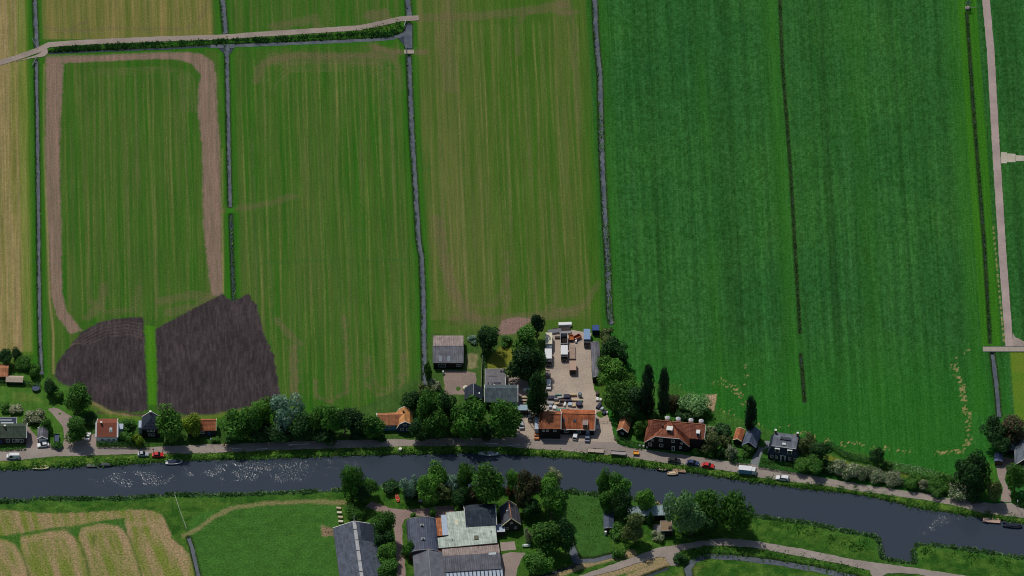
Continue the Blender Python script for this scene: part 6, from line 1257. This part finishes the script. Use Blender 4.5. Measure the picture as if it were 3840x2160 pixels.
for a in (((2148, 1480), 2, 2.8, .8, .9, PLW, 'tan beam stack at the top right of the yard goods'), ((2160, 1499), -2, 4.8, .8, .6, PLW, 'long tan board stack below the beam stack'), ((2126, 1489), 0, 2.3, 1.7, 1.2, TARP, 'dark blue tarp covered stack in the middle of the yard goods'),
          ((2060, 1510), -3, 2.8, 1.4, .8, STN, 'pale grey block stack at the left of the yard goods'), ((2080, 1527), -6, 1.3, 1.6, .7, M_PWHITE, 'square white slab stack among the yard goods'), ((2101, 1489), 10, 2.2, .9, .6, STN, 'grey rubble bags beside the dark tarp stack'),
          ((2095, 1481), 0, 2.4, .6, .8, GRT, 'greenish crate row at the top of the yard goods'), ((2118, 1515), 80, 1.9, .7, .7, M_PWHITE, 'upright white panel stack in the yard goods'), ((2138, 1516), -8, 1.5, 1.4, .9, M_LGREY, 'light grey crate right of the white panels'),
          ((2152, 1519), 5, 1.2, 1.3, .7, PLW, 'small tan crate near the round dark vat'), ((2054, 1533), 90, 1.6, .8, .8, STN, 'narrow grey stack by the house corner'), ((2072, 1488), 0, 3.0, .9, .8, TARP, 'dark low stack at the left top of the yard goods'),
          ((2104, 1535), 4, 3.4, 1.2, .5, GRT, 'flat teal grey pile behind the orange roof'), ((2100, 1515), 0, 1.8, 1.0, .6, MDG, 'dark rusty steel heap among the yard goods'), ((2089, 1546), 0, 2.2, .7, .5, M_LGREY, 'low pale heap touching the orange roof'),
          ((1977, 1462), 0, 2.6, 1.0, .9, M_PWHITE, 'white crate pair beside the shaggy dark tree'), ((1965, 1487), 0, 2.8, .9, .5, PLW, 'tan board pile right of the flat grey extension'), ((1966, 1500), 0, 2.6, .6, .5, PLW, 'second narrow tan board pile below the first'),
          ((2240, 1497), 85, 1.3, 1.0, .9, W_, 'white bin pair near the bend of the yard drive'), ((2252, 1498), 88, 1.2, .8, .8, MT, 'pale green bin right of the white bin pair'), ((2246, 1521), 60, 2.6, 1.2, .8, TARP, 'dark stack along the trees at the drive'),
          ((2258, 1532), 55, 1.2, 1.0, .8, M_LGREY, 'pale grey crate along the trees at the drive'), ((2268, 1546), 55, 2.2, 1.0, .8, TARP, 'dark lower stack along the trees at the drive'), ((2276, 1546), 0, .7, .7, .8, M_PWHITE, 'small white block at the lower end of the drive row'),
          ((2064, 1494), 3, 2.2, 1.1, 1.0, TARP, 'navy covered stack low at the left of the yard goods'), ((2112, 1502), 0, 2.6, .9, .9, MDG, 'dark steel stack under the tan beams and tarp'), ((2134, 1502), 4, 1.8, 1.0, .8, TARP, 'small navy tarp pile left of the long tan boards'),
          ((2088, 1513), 20, 1.4, .8, .7, PLW, 'tilted small tan pile left of centre in the yard goods'), ((2064, 1525), 88, 1.2, .9, .9, M_LGREY, 'light grey cube stack near the yard house wall'), ((2086, 1497), -8, 1.6, .8, .9, M_METAL, 'metal grey bundle at the upper left of the yard goods'),
          ((2124, 1530), 2, 1.8, .6, .4, STN, 'low stone row just behind the canopy'), ((2178, 1506), 85, 1.5, .8, .8, GRT, 'teal crate at the right rim of the yard goods'), ((2049, 1478), 80, 1.8, .9, .7, TARP, 'navy pile below the white pickup'),
          ((2240, 1475), 80, 1.7, 1.0, .9, MDG, 'rusty dark heap at the top of the drive row'), ((2060, 1267), 0, 2.4, .8, .8, STN, 'pale rubble heap at the top of the cream truck'), ((2092, 1264), 0, 2.2, .9, .7, MDG, 'dark scrap heap with white lids in the yard'),
          ((2160, 1277), 85, 1.6, .7, .9, M_PWHITE, 'white upright tank crate right of the orange skip'), ((2240, 1600), 90, 1.5, .9, .8, W_, 'white heap against the right wall of the shop wing')):
    crate(a[0][0], a[0][1]+4, *a[1:])
pipes(2105, 1240, 8, 6.5, 7, .16, MDG, 'upper bundle of dark steel pipes at the top of the yard'); pipes(2080, 1246, 10, 4.6, 6, .18, M_METAL, 'grey pipe bundle at the upper left corner of the yard'); pipes(2120, 1250, 4, 4.2, 5, .15, STN, 'pale pipe bundle behind the open dark container')
pipes(2139, 1543, -1, 4.6, 4, .14, M_PWHITE, 'white gutter pipes lying behind the canopy')
def vat(px, py, r, hh, m, label, name='vat', cat='vat'):
    e = place(name, px, py, 0, label, cat, None, .1); MB().tube((0, 0, 0), (0, 0, hh), r, r, 18).build('drum', m, e); MB().torus((0, 0, hh), r, .06, 'z').build('rim', M_DMET, e); MB().tube((0, 0, hh+.01), (0, 0, hh+.05), r*.9, r*.85, 18).build('lid', m, e); return e
vat(2172, 1520, 1.1, 1.1, mat('vat_purple', (46, 44, 70), .6, .1, 2), 'round dark vat at the right of the yard goods'); vat(2175, 1488, .65, 1.5, mat('vat_teal', (96, 112, 122), .5, .1, 2), 'teal grey upright cylinder beside the beam stack')
vat(1746, 1459, 1.1, .9, M_CREAM, 'cream round tank behind the dark gabled cottage', 'water_tank', 'tank'); vat(1662, 1401, .35, 1.2, M_PWHITE, 'slim white barrel at the left corner of the sandy yard', 'barrel', 'barrel'); vat(2271, 2003, .5, 1.3, M_PWHITE, 'white barrel beside the narrow glasshouse', 'barrel', 'barrel')
vat(1501, 1688, .7, .8, mat('buoy_cream', (226, 222, 176), .5, .04, 2), 'round cream ball like buoy on the grass verge', 'buoy', 'buoy')
def trampoline():
    e = place('trampoline', 135, 1461, 0, 'round dark trampoline in the garden near the leftmost ditch', 'trampoline'); MB().tube((0, 0, .78), (0, 0, .82), 1.35, 1.35, 24).build('mat', mat('tramp_mat', (52, 66, 84), .7, .05, 2), e); MB().torus((0, 0, .82), 1.45, .09, 'z', 24).build('frame', M_DMET, e)
    for k in range(4): a = k*math.pi/2+.4; MB().tube((1.4*math.cos(a), 1.4*math.sin(a), -.1), (1.4*math.cos(a), 1.4*math.sin(a), .8), .04, .04, 6).build('leg', M_METAL, e)
trampoline()
# ---- boats
def boat(px, py, ang, L_, Wd, hm, label, cover=None, inner=None, name='boat', hgt=.75, z0=-.75, point=1.0, thwarts=3, stern=.7):
    p = G(px, py, z0+hgt); e = empty(name, (p[0], p[1], z0), R_(ang), label, 'boat'); n = 14; rings = []; l = L_/2
    def half(t): return (Wd/2)*(max(0, 1-abs(t)**2.6)**.6 if t > 0 else (1-(1-stern)*abs(t)**2.2))
    def ring(t, inset=0): hw = max(.02, half(t)-inset); x = t*(l-inset); sh = hgt*(1+.16*t*t); return x, hw, sh
    outer = []
    for i in range(n+1):
        t = -1+2*i/n; x, hw, sh = ring(t); outer.append([(x, -hw, sh), (x, -hw*.86, sh*.45), (x, -hw*.4, .03), (x, hw*.4, .03), (x, hw*.86, sh*.45), (x, hw, sh), (x, max(.0, hw-.13), sh), (x, max(0, hw-.15), sh*.5), (x, -max(.0, hw-.15), sh*.5), (x, -max(.0, hw-.13), sh)])
    MB().loft(outer).build('hull', hm, e, smooth=False)
    fl = [ring(-1+2*i/n, .14) for i in range(1, n)]
    mb = MB(); P = [(x, -hw, hgt*.52) for x, hw, s_ in fl]+[(x, hw, hgt*.52) for x, hw, s_ in fl[::-1]]; mb.slab(P, .05); mb.build('floor', inner or M_WOODD, e)
    if cover:
        mb = MB(); R2 = []
        for i in range(2, n-1):
            t = -1+2*i/n; x, hw, sh = ring(t, .16); R2.append([(x, -hw, sh+.02), (x, -hw*.5, sh+.22*(1-abs(t))+.03), (x, hw*.5, sh+.22*(1-abs(t))+.03), (x, hw, sh+.02), (x, 0, sh-.05)])
        mb.loft(R2); mb.build('cover', cover, e, smooth=True)
    else:
        for k in range(thwarts):
            t = -.55+k*1.1/max(1, thwarts-1); x, hw, sh = ring(t, .1); MB().box(x-.14, x+.14, -hw, hw, sh*.86, sh*.92).build('bench', M_WOOD, e)
    return e
boat(153, 1752, 1, 5.8, 1.7, mat('hull_cream', (190, 188, 150), .5, .05, 2), 'cream rowing boat moored at the far left bank', None, mat('boat_inner', (92, 88, 66), .8, .1, 2))
boat(396, 1741, 1, 4.8, 1.6, mat('hull_dark', (56, 58, 62), .6, .1, 2), 'dark grey boat moored right of the small landing stage', mat('cover_grey', (72, 74, 80), .8, .1, 2))
boat(652, 1731, 5, 6.0, 2.3, mat('hull_white', (220, 222, 220), .4, .04, 2), 'white boat with dark blue cover at the left of the canal', mat('cover_navy', (28, 38, 62), .7, .08, 2))
boat(1833, 1700, -2, 7.4, 1.9, mat('hull_greyblue', (176, 190, 200), .5, .08, 2), 'long grey blue skiff lying in the dark tree reflections', None, mat('boat_inner_grey', (150, 166, 178), .8, .12, 2), thwarts=4, stern=.25)
boat(2523, 1774, 2, 3.8, 1.5, mat('hull_tan', (196, 176, 146), .6, .06, 2), 'tan rowing boat with flat deck below the farmhouse', mat('cover_tan', (186, 166, 138), .8, .06, 2))
boat(2484, 1759, -8, 3.9, 1.3, mat('hull_black', (36, 38, 42), .6, .1, 2), 'black boat carrying white buckets left of the tan boat', None, mat('inner_lt', (110, 112, 112), .8, .2, 4))
boat(3797, 1970, -8, 6.8, 1.9, mat('hull_navy', (22, 28, 44), .5, .06, 2), 'dark navy boat moored at the far right', mat('cover_black', (26, 32, 48), .8, .08, 2))
boat(1490, 1866, 100, 3.4, 1.3, mat('hull_red', (186, 72, 52), .5, .06, 2), 'red small boat lying on the south bank grass', None, mat('inner_red', (150, 40, 34), .7, .1, 2), z0=.05, thwarts=2)
boat(1974, 2044, 5, 2.9, 1.2, mat('hull_mint', (176, 196, 184), .5, .06, 2), 'pale green upturned dinghy on the lawn near the patio', mat('cover_pale', (196, 206, 196), .6, .05, 2), z0=.02)
def jetty(px, py, ang, L_, Wd, m, label, zt=-.05):
    p = G(px, py, zt); e = empty('jetty', (p[0], p[1], 0), R_(ang), label, 'jetty'); mb = MB(); n = int(L_/.3)
    for k in range(n): mb.box(-L_/2+k*L_/n, -L_/2+(k+1)*L_/n-.02, -Wd/2, Wd/2, zt-.08, zt)
    mb.build('deck', m, e)
    for x in (-L_/2+.2, L_/2-.2):
        for y in (-Wd/2+.1, Wd/2-.1): MB().tube((x, y, -1.6), (x, y, zt-.085), .09, .09, 8).build('post', M_WOODD, e)
    return e
jetty(346, 1744, 0, 3.6, 1.5, mat('deck_grey', (92, 92, 92), .9, .15, 3), 'small grey landing stage left of the dark grey boat')
jetty(3719, 1950, -7, 6.1, 2.3, mat('deck_pink', (164, 138, 124), .9, .1, 3), 'pinkish wooden jetty left of the navy boat')
jetty(2547, 1764, -6, 4.6, 1.5, mat('deck_brown', (142, 116, 96), .9, .2, 3), 'brown wooden landing stage above the tan rowing boat')
jetty(133, 1741, 2, 1.8, .9, M_WOOD, 'tiny wooden step above the cream rowing boat'); jetty(73, 1735, 0, 3.0, .8, M_WOOD, 'narrow plank landing below the white minivan')
jetty(2470, 1893, -55, 3.6, 1.3, mat('deck_orange', (176, 128, 96), .9, .1, 3), 'slanting orange brown jetty behind the boathouse')
posts = []
def post(px, py, label, hgt=.6):
    p = G(px, py, 0); e = empty('mooring_post', (p[0], p[1], -1.4), 0, label, 'mooring post', 'mooring posts along the north bank'); MB().tube((0, 0, 0), (0, 0, 1.4+hgt), .17, .15, 8).build('pile', M_DMET, e); MB().tube((0, 0, 1.4+hgt), (0, 0, 1.48+hgt), .19, .12, 8).build('cap', M_DMET, e)
for a in ((2353, 1741, 'mooring post in the water below the grey box trailer'), (2414, 1752, 'mooring post in the water right of the orange trailer'), (2617, 1778, 'mooring post in the water below the navy car'), (2739, 1795, 'mooring post in the water left of the delivery van')): post(*a)
# ---- poles, fences, gates
def pole(px, py, hgt, label, arm=.0, name='street_lamp', cat='street lamp'):
    p = G(px, py, 0); e = empty(name, (p[0], p[1], 0), 0, label, cat); MB().tube((0, 0, -.2), (0, 0, hgt), .09, .06, 8).build('pole', M_METAL, e)
    if arm: MB().tube((0, 0, hgt-.03), (0, -arm, hgt+.1), .05, .04, 6).build('arm', M_METAL, e); MB().box(-.14, .14, -arm-.5, -arm, hgt+.02, hgt+.16).build('lamp_head', M_LGREY, e)
    return e
pole(792, 1672, 4.2, 'street lamp in front of the small cottage with orange roof', .5); pole(1058, 1668, 4.2, 'street lamp in the dark below the silver blue tree', .5); pole(3814, 1908, 4.6, 'street lamp at the road near the right frame edge', .5)
pole(2302, 2069, 7.6, 'tall white pole on the rough meadow of the south bank', 0, 'utility_pole', 'pole'); pole(1762, 1666, 4.2, 'street lamp in the shade of the very large round tree', .5)
def fence(pts, label, step=2.0, hgt=1.1, rails=2, m=None, name='fence', board=False, cat='fence'):
    P = [Vector((*q, 0)) for q in W2(pts)]; e = empty(name, P[0], 0, label, cat); o0 = P[0]; m = m or M_WOOD
    for a, b_ in zip(P, P[1:]):
        d = b_-a; n = max(1, int(d.length/step))
        for k in range(n+1):
            q = a+d*k/n-o0; MB().tube((q.x, q.y, -.2), (q.x, q.y, hgt), .07, .06, 6).build('fence_post', m, e)
        a2, b2 = a-o0, b_-o0
        for r in range(rails):
            zz = hgt*(.45+.45*r/max(1, rails-1)) if rails > 1 else hgt*.9
            MB().tube((a2.x, a2.y, zz), (b2.x, b2.y, zz), .045, .045, 5).build('rail', m, e)
        if board:
            nn = Vector((-d.y, d.x, 0)).normalized()*.05; MB().add([tuple(a2+nn+Vector((0, 0, .05))), tuple(b2+nn+Vector((0, 0, .05))), tuple(b2+nn+Vector((0, 0, hgt))), tuple(a2+nn+Vector((0, 0, hgt))), tuple(a2-nn+Vector((0, 0, .05))), tuple(b2-nn+Vector((0, 0, .05))), tuple(b2-nn+Vector((0, 0, hgt))), tuple(a2-nn+Vector((0, 0, hgt)))],
                [(0, 1, 2, 3), (7, 6, 5, 4), (0, 4, 5, 1), (1, 5, 6, 2), (2, 6, 7, 3), (3, 7, 4, 0)]).build('boards', m, e)
    return e
fence([(1810, 1318), (1806, 1420), (1803, 1500)], 'pale board fence running down between the two farmyards', board=True, hgt=1.7, m=mat('fence_pale', (136, 128, 116), .9, .1, 2))
fence([(655, 1858), (672, 1912), (700, 1988)], 'thin pale fence crossing the south bank at the left', 2.5, m=mat('fence_white', (150, 156, 142), .9, .1, 2))
fence([(120, 150), (139, 184)], 'slanting metal gate on the upper side of the farm track', 1.2, 1.2, 3, M_METAL, 'field_gate', cat='gate'); fence([(138, 220), (121, 250)], 'slanting metal gate on the lower side of the farm track', 1.2, 1.2, 3, M_METAL, 'field_gate', cat='gate')
fence([(1522, 80), (1516, 102)], 'short white gate at the track crossing of the third ditch', 1.0, 1.1, 3, M_TRIM, 'field_gate', cat='gate'); fence([(1524, 172), (1524, 200)], 'short grey gate at the lower crossing of the third ditch', 1.0, 1.1, 3, M_METAL, 'field_gate', cat='gate')
fence([(1980, 1582), (2022, 1640)], 'low wooden fence beside the orange brown car', 1.2, .9, 2, M_WOOD); fence([(2250, 1585), (2292, 1588)], 'low barrier across the yard drive right of the shop wing', 1.2, .9, 1, M_WOOD, 'barrier', cat='barrier')
fence([(2274, 2009), (2300, 2012)], 'short dark rail between the white barrel and the tall white pole', 1.2, .9, 1, M_WOODD)
fence([(1220, 1998), (1268, 2002)], 'short wooden hurdle beside the bare patch left of the large barn', 1.0, 1.0, 2, M_WOODD)
def slabs():
    for k, (px, py) in enumerate(((1271, 1908), (1273, 1925), (1276, 1942), (1278, 1958))):
        lab = ['uppermost', 'second from the top', 'third from the top', 'lowest'][k]+' pale board stack in the column above the large barn'
        crate(px, py, -6, 1.7, .9, .6, M_CREAM if k % 2 else PLW, lab)
slabs()
def culvert(px, py, ang, L_, Wd, label): 
    p = G(px, py, .05); e = empty('footbridge', (p[0], p[1], 0), R_(ang), label, 'bridge'); mb = MB(); n = int(L_/.3)
    for k in range(n): mb.box(-L_/2+k*L_/n, -L_/2+(k+1)*L_/n-.03, -Wd/2, Wd/2, .02, .16)
    mb.build('deck', mat('bridge_planks', (148, 138, 124), .9, .12, 3), e)
    for y in (-Wd/2-.08, Wd/2+.003): MB().box(-L_/2, L_/2, y, y+.08, -.3, .3).build('side_beam', M_METAL, e)
culvert(3768, 1310, 0, 15.5, 2.4, 'pale slab bridge over the ditch by the yellow green field')
culvert(1534, 195, 0, 3.6, 2.0, 'small plank bridge over the third ditch below the farm track')
def windpump():
    p = G(3628, 34, 0); e = empty('wind_pump', (p[0], p[1], 0), 0, 'small grey wind pump at the head of the narrow ditch, top right', 'wind pump')
    for a in range(4): an = math.pi/4+a*math.pi/2; MB().tube((1.1*math.cos(an), 1.1*math.sin(an), -.2), (.15*math.cos(an), .15*math.sin(an), 3.6), .08, .06, 6).build('tower_leg', M_METAL, e)
    MB().box(-.8, .8, -.7, .7, -.1, .9).build('pump_house', mat('pump_grey', (140, 124, 124), .8, .1, 2), e)
    h_ = MB().tube((0, -.6, 3.7), (0, .5, 3.7), .14, .14, 8).build('hub', M_DMET, e)
    for k in range(6):
        an = k*math.pi/3+.2; c_, s_ = math.cos(an), math.sin(an); MB().slab([(c_*.2-s_*.1, -.6, 3.7+s_*.2+c_*.1), (c_*1.4-s_*.3, -.5, 3.7+s_*1.4+c_*.3), (c_*1.4+s_*.3, -.7, 3.7+s_*1.4-c_*.3), (c_*.2+s_*.1, -.6, 3.7+s_*.2-c_*.1)], .03).build('blade', M_METAL, e)
    MB().box(-.02, .02, .5, 2.6, 3.4, 4.1).build('tail_vane', M_METAL, e); MB().tube((-.2, 0, .6), (3.4, .4, .5), .09, .09, 6).build('outlet_pipe', M_METAL, e)
windpump()
# ---- bicycles and people
def bicycle(px, py, ang, m, label, group=None, h=.12):
    e = place('bicycle', px, py, ang, label, 'bicycle', group, h)
    for x in (-.53, .53): w_ = MB().torus((x, 0, .34), .32, .025, 'y', 20, 5).build('wheel', M_RUB, e); MB().tube((x, -.03, .34), (x, .03, .34), .04, .04, 8).build('hub', M_METAL, w_)
    mb = MB(); A, B_, C_, D_ = (-.53, 0, .34), (-.08, 0, .30), (-.22, 0, .78), (.38, 0, .80)
    for a, b_ in ((A, B_), (B_, C_), (A, C_), (C_, D_), (B_, D_), (D_, (.53, 0, .34)), (D_, (.36, 0, .95))): mb.tube(a, b_, .022, .022, 6)
    mb.build('bicycle_frame', m, e); MB().loft([[(-.38, -.07, .86), (-.38, .07, .86), (-.38, .07, .91), (-.38, -.07, .91)], [(-.1, -.02, .86), (-.1, .02, .86), (-.1, .02, .9), (-.1, -.02, .9)]]).build('saddle', M_RUB, e)
    MB().path([(.22, -.28, 1.0), (.38, -.12, .98), (.38, .12, .98), (.22, .28, 1.0)], .018).build('handlebar', M_METAL, e); return e
def person(px, py, ang, top, legs, label, riding=False, h=.12):
    """one continuous skinned body; hair, shirt and trousers as clothing over it"""
    e = place('person', px, py, ang, label, 'person', None, h); V = []; Ed = []; Rd = []
    def ad(p, r, prev=None): V.append(p); Rd.append(r); i = len(V)-1; (Ed.append((prev, i)) if prev is not None else None); return i
    if riding:
        pel = ad((-.22, 0, .98), .13); sp = ad((-.14, 0, 1.2), .125, pel); ch = ad((-.02, 0, 1.42), .14, sp); nk = ad((.04, 0, 1.56), .055, ch); hd = ad((.08, 0, 1.68), .10, nk); ad((.09, 0, 1.77), .085, hd)
        for s_ in (-1, 1):
            sh = ad((.0, s_*.17, 1.44), .06, ch); el = ad((.14, s_*.26, 1.2), .045, sh); wr = ad((.26, s_*.27, 1.04), .03, el); hn = ad((.31, s_*.27, 1.02), .03, wr)
            for k in range(4): f1 = ad((.35+.005*k, s_*(.24+.02*k), 1.01), .009, hn); ad((.36, s_*(.24+.02*k), .975-.004*k), .008, f1)
            ad((.32, s_*.235, .985), .01, hn)
            hp = ad((-.2, s_*.1, .94), .09, pel); up = .14 if s_ > 0 else 0; kn = ad((.12, s_*.12, .72+up), .065, hp); an = ad((-.04, s_*.12, .3+up), .04, kn); ad((.1, s_*.12, .25+up), .038, an)
    else:
        pel = ad((0, 0, .95), .13); sp = ad((0, 0, 1.15), .12, pel); ch = ad((0, 0, 1.36), .145, sp); nk = ad((.01, 0, 1.5), .055, ch); hd = ad((.02, 0, 1.62), .10, nk); ad((.02, 0, 1.72), .085, hd)
        for s_ in (-1, 1):
            sh = ad((0, s_*.19, 1.4), .06, ch); el = ad((-.05*s_, s_*.25, 1.12), .043, sh); wr = ad((.06*s_, s_*.27, .88), .03, el); hn = ad((.08*s_, s_*.27, .81), .033, wr)
            for k in range(4): f1 = ad((.05*s_+.02*k, s_*.275, .755), .009, hn); ad((.05*s_+.02*k+.01, s_*.265, .715+.006*abs(k-1)), .008, f1)
            ad((.12*s_, s_*.24, .79), .01, hn)
            hp = ad((0, s_*.09, .9), .09, pel); kn = ad((.1*s_, s_*.1, .5), .06, hp); an = ad((.14*s_-.06, s_*.1, .08), .04, kn); ad((.14*s_+.1, s_*.1, .04), .038, an)
    def skin(name, vv, ee, rr, m, grow=0.0, parent=None):
        me = bpy.data.meshes.new(name); me.from_pydata(vv, ee, []); me.update(); o = bpy.data.objects.new(name, me); COL.objects.link(o); o.parent = parent
        md = o.modifiers.new('skin', 'SKIN'); md.use_smooth_shade = True; me.materials.append(m)
        if not me.skin_vertices: 
            at = me.attributes
        lay = me.skin_vertices[0].data
        for i, r in enumerate(rr): lay[i].radius = (r+grow, r+grow); lay[i].use_root = (i == 0)
        sb_ = o.modifiers.new('sub', 'SUBSURF'); sb_.levels = 1; sb_.render_levels = 1; return o
    try: body = skin('body', V, Ed, Rd, mat('skin', (196, 150, 122), .6, .04, 3), 0, e)
    except Exception as ex:
        print('skin fail', ex)
        mb = MB()
        for a, b_ in Ed: mb.tube(V[a], V[b_], Rd[a], Rd[b_], 8)
        body = mb.build('body', mat('skin', (196, 150, 122), .6, .04, 3), e)
    mb = MB(); mb.tube(V[0], V[1], .15, .145, 10).tube(V[1], V[2], .145, .165, 10)
    arms = [i for i, v in enumerate(V) if abs(abs(v[1])-(.17 if riding else .19)) < 1e-6 and v[2] > 1.3]
    for i in arms: mb.tube(V[2], V[i], .1, .08, 8).tube(V[i], V[i+1], .075, .06, 8)
    mb.build('shirt', top, e); mb = MB()
    for i, v in enumerate(V):
        if (abs(abs(v[1])-.1) < 1e-6 and v[2] > .88 and i > 5): mb.tube(V[i], V[i+1], .105, .08, 8).tube(V[i+1], V[i+2], .08, .055, 8)
    mb.build('trousers', legs, e); hd_ = V[4]; MB().ball((hd_[0]-.02, 0, hd_[2]+.05), .118, .112, .11, 10, 7).build('hair', M_WOODD, e); return e
S_R = mat('cloth_red', (170, 46, 40), .9, .05, 3); S_W = mat('cloth_white', (214, 212, 206), .9, .05, 3); S_D = mat('cloth_dark', (40, 44, 58), .9, .05, 3); S_G = mat('cloth_grey', (150, 150, 156), .9, .05, 3)
bicycle(841, 1676, 160, M_DMET, 'bicycle ridden by the person in red'); person(841, 1675, 160, S_R, S_D, 'person in a red top cycling on the road right of the cottage', True)
bicycle(1093, 1680, 5, M_METAL, 'bicycle ridden by the person in white'); person(1093, 1679, 5, S_W, S_D, 'person in white cycling below the silver blue tree', True)
person(1007, 1668, 20, S_G, S_G, 'person in pale grey walking at the shaded road edge'); person(575, 1694, 90, S_D, S_D, 'person in dark clothes standing behind the red car on the left side'); bicycle(610, 1693, 80, M_DMET, 'dark bicycle behind the right end of the red car')
for k, (px, lab) in enumerate(((1604, 'leftmost bicycle at the verge below the green roadside trees'), (1624, 'second bicycle from the left at the verge below the roadside trees'), (1652, 'third bicycle from the left at the verge below the roadside trees'), (1676, 'rightmost bicycle at the verge below the roadside trees'))):
    bicycle(px, 1668, random.choice((70, 82, 20)), M_METAL, lab, 'bicycles parked on the verge')
bicycle(1868, 1663, 5, M_LGREY, 'pale bicycle in the shade left of the yard house drive'); bicycle(1915, 1668, 10, M_LGREY, 'grey bicycle nearer to the yard house in the road shade')
def pots(px, py, n, label):
    for k in range(n):
        lab = label[k]; e = place('plant_pot', px+k*13, py+k*2.2, 0, lab, 'plant pot', 'pots at the farmhouse corner', .1); MB().tube((0, 0, 0), (0, 0, .5), .28, .4, 10).build('pot', M_CREAM, e); MB().ball((0, 0, .62), .4, .4, .32, 8, 6).build('flowers', M_PWHITE, e)
pots(2400, 1675, 3, ['white flower pot leftmost at the lower left farmhouse corner', 'white flower pot in the middle at the lower left farmhouse corner', 'white flower pot nearest the farmhouse front wall'])
e = place('garden_table', 1700, 1333, 0, 'x', 'x'); bpy.data.objects.remove(e)
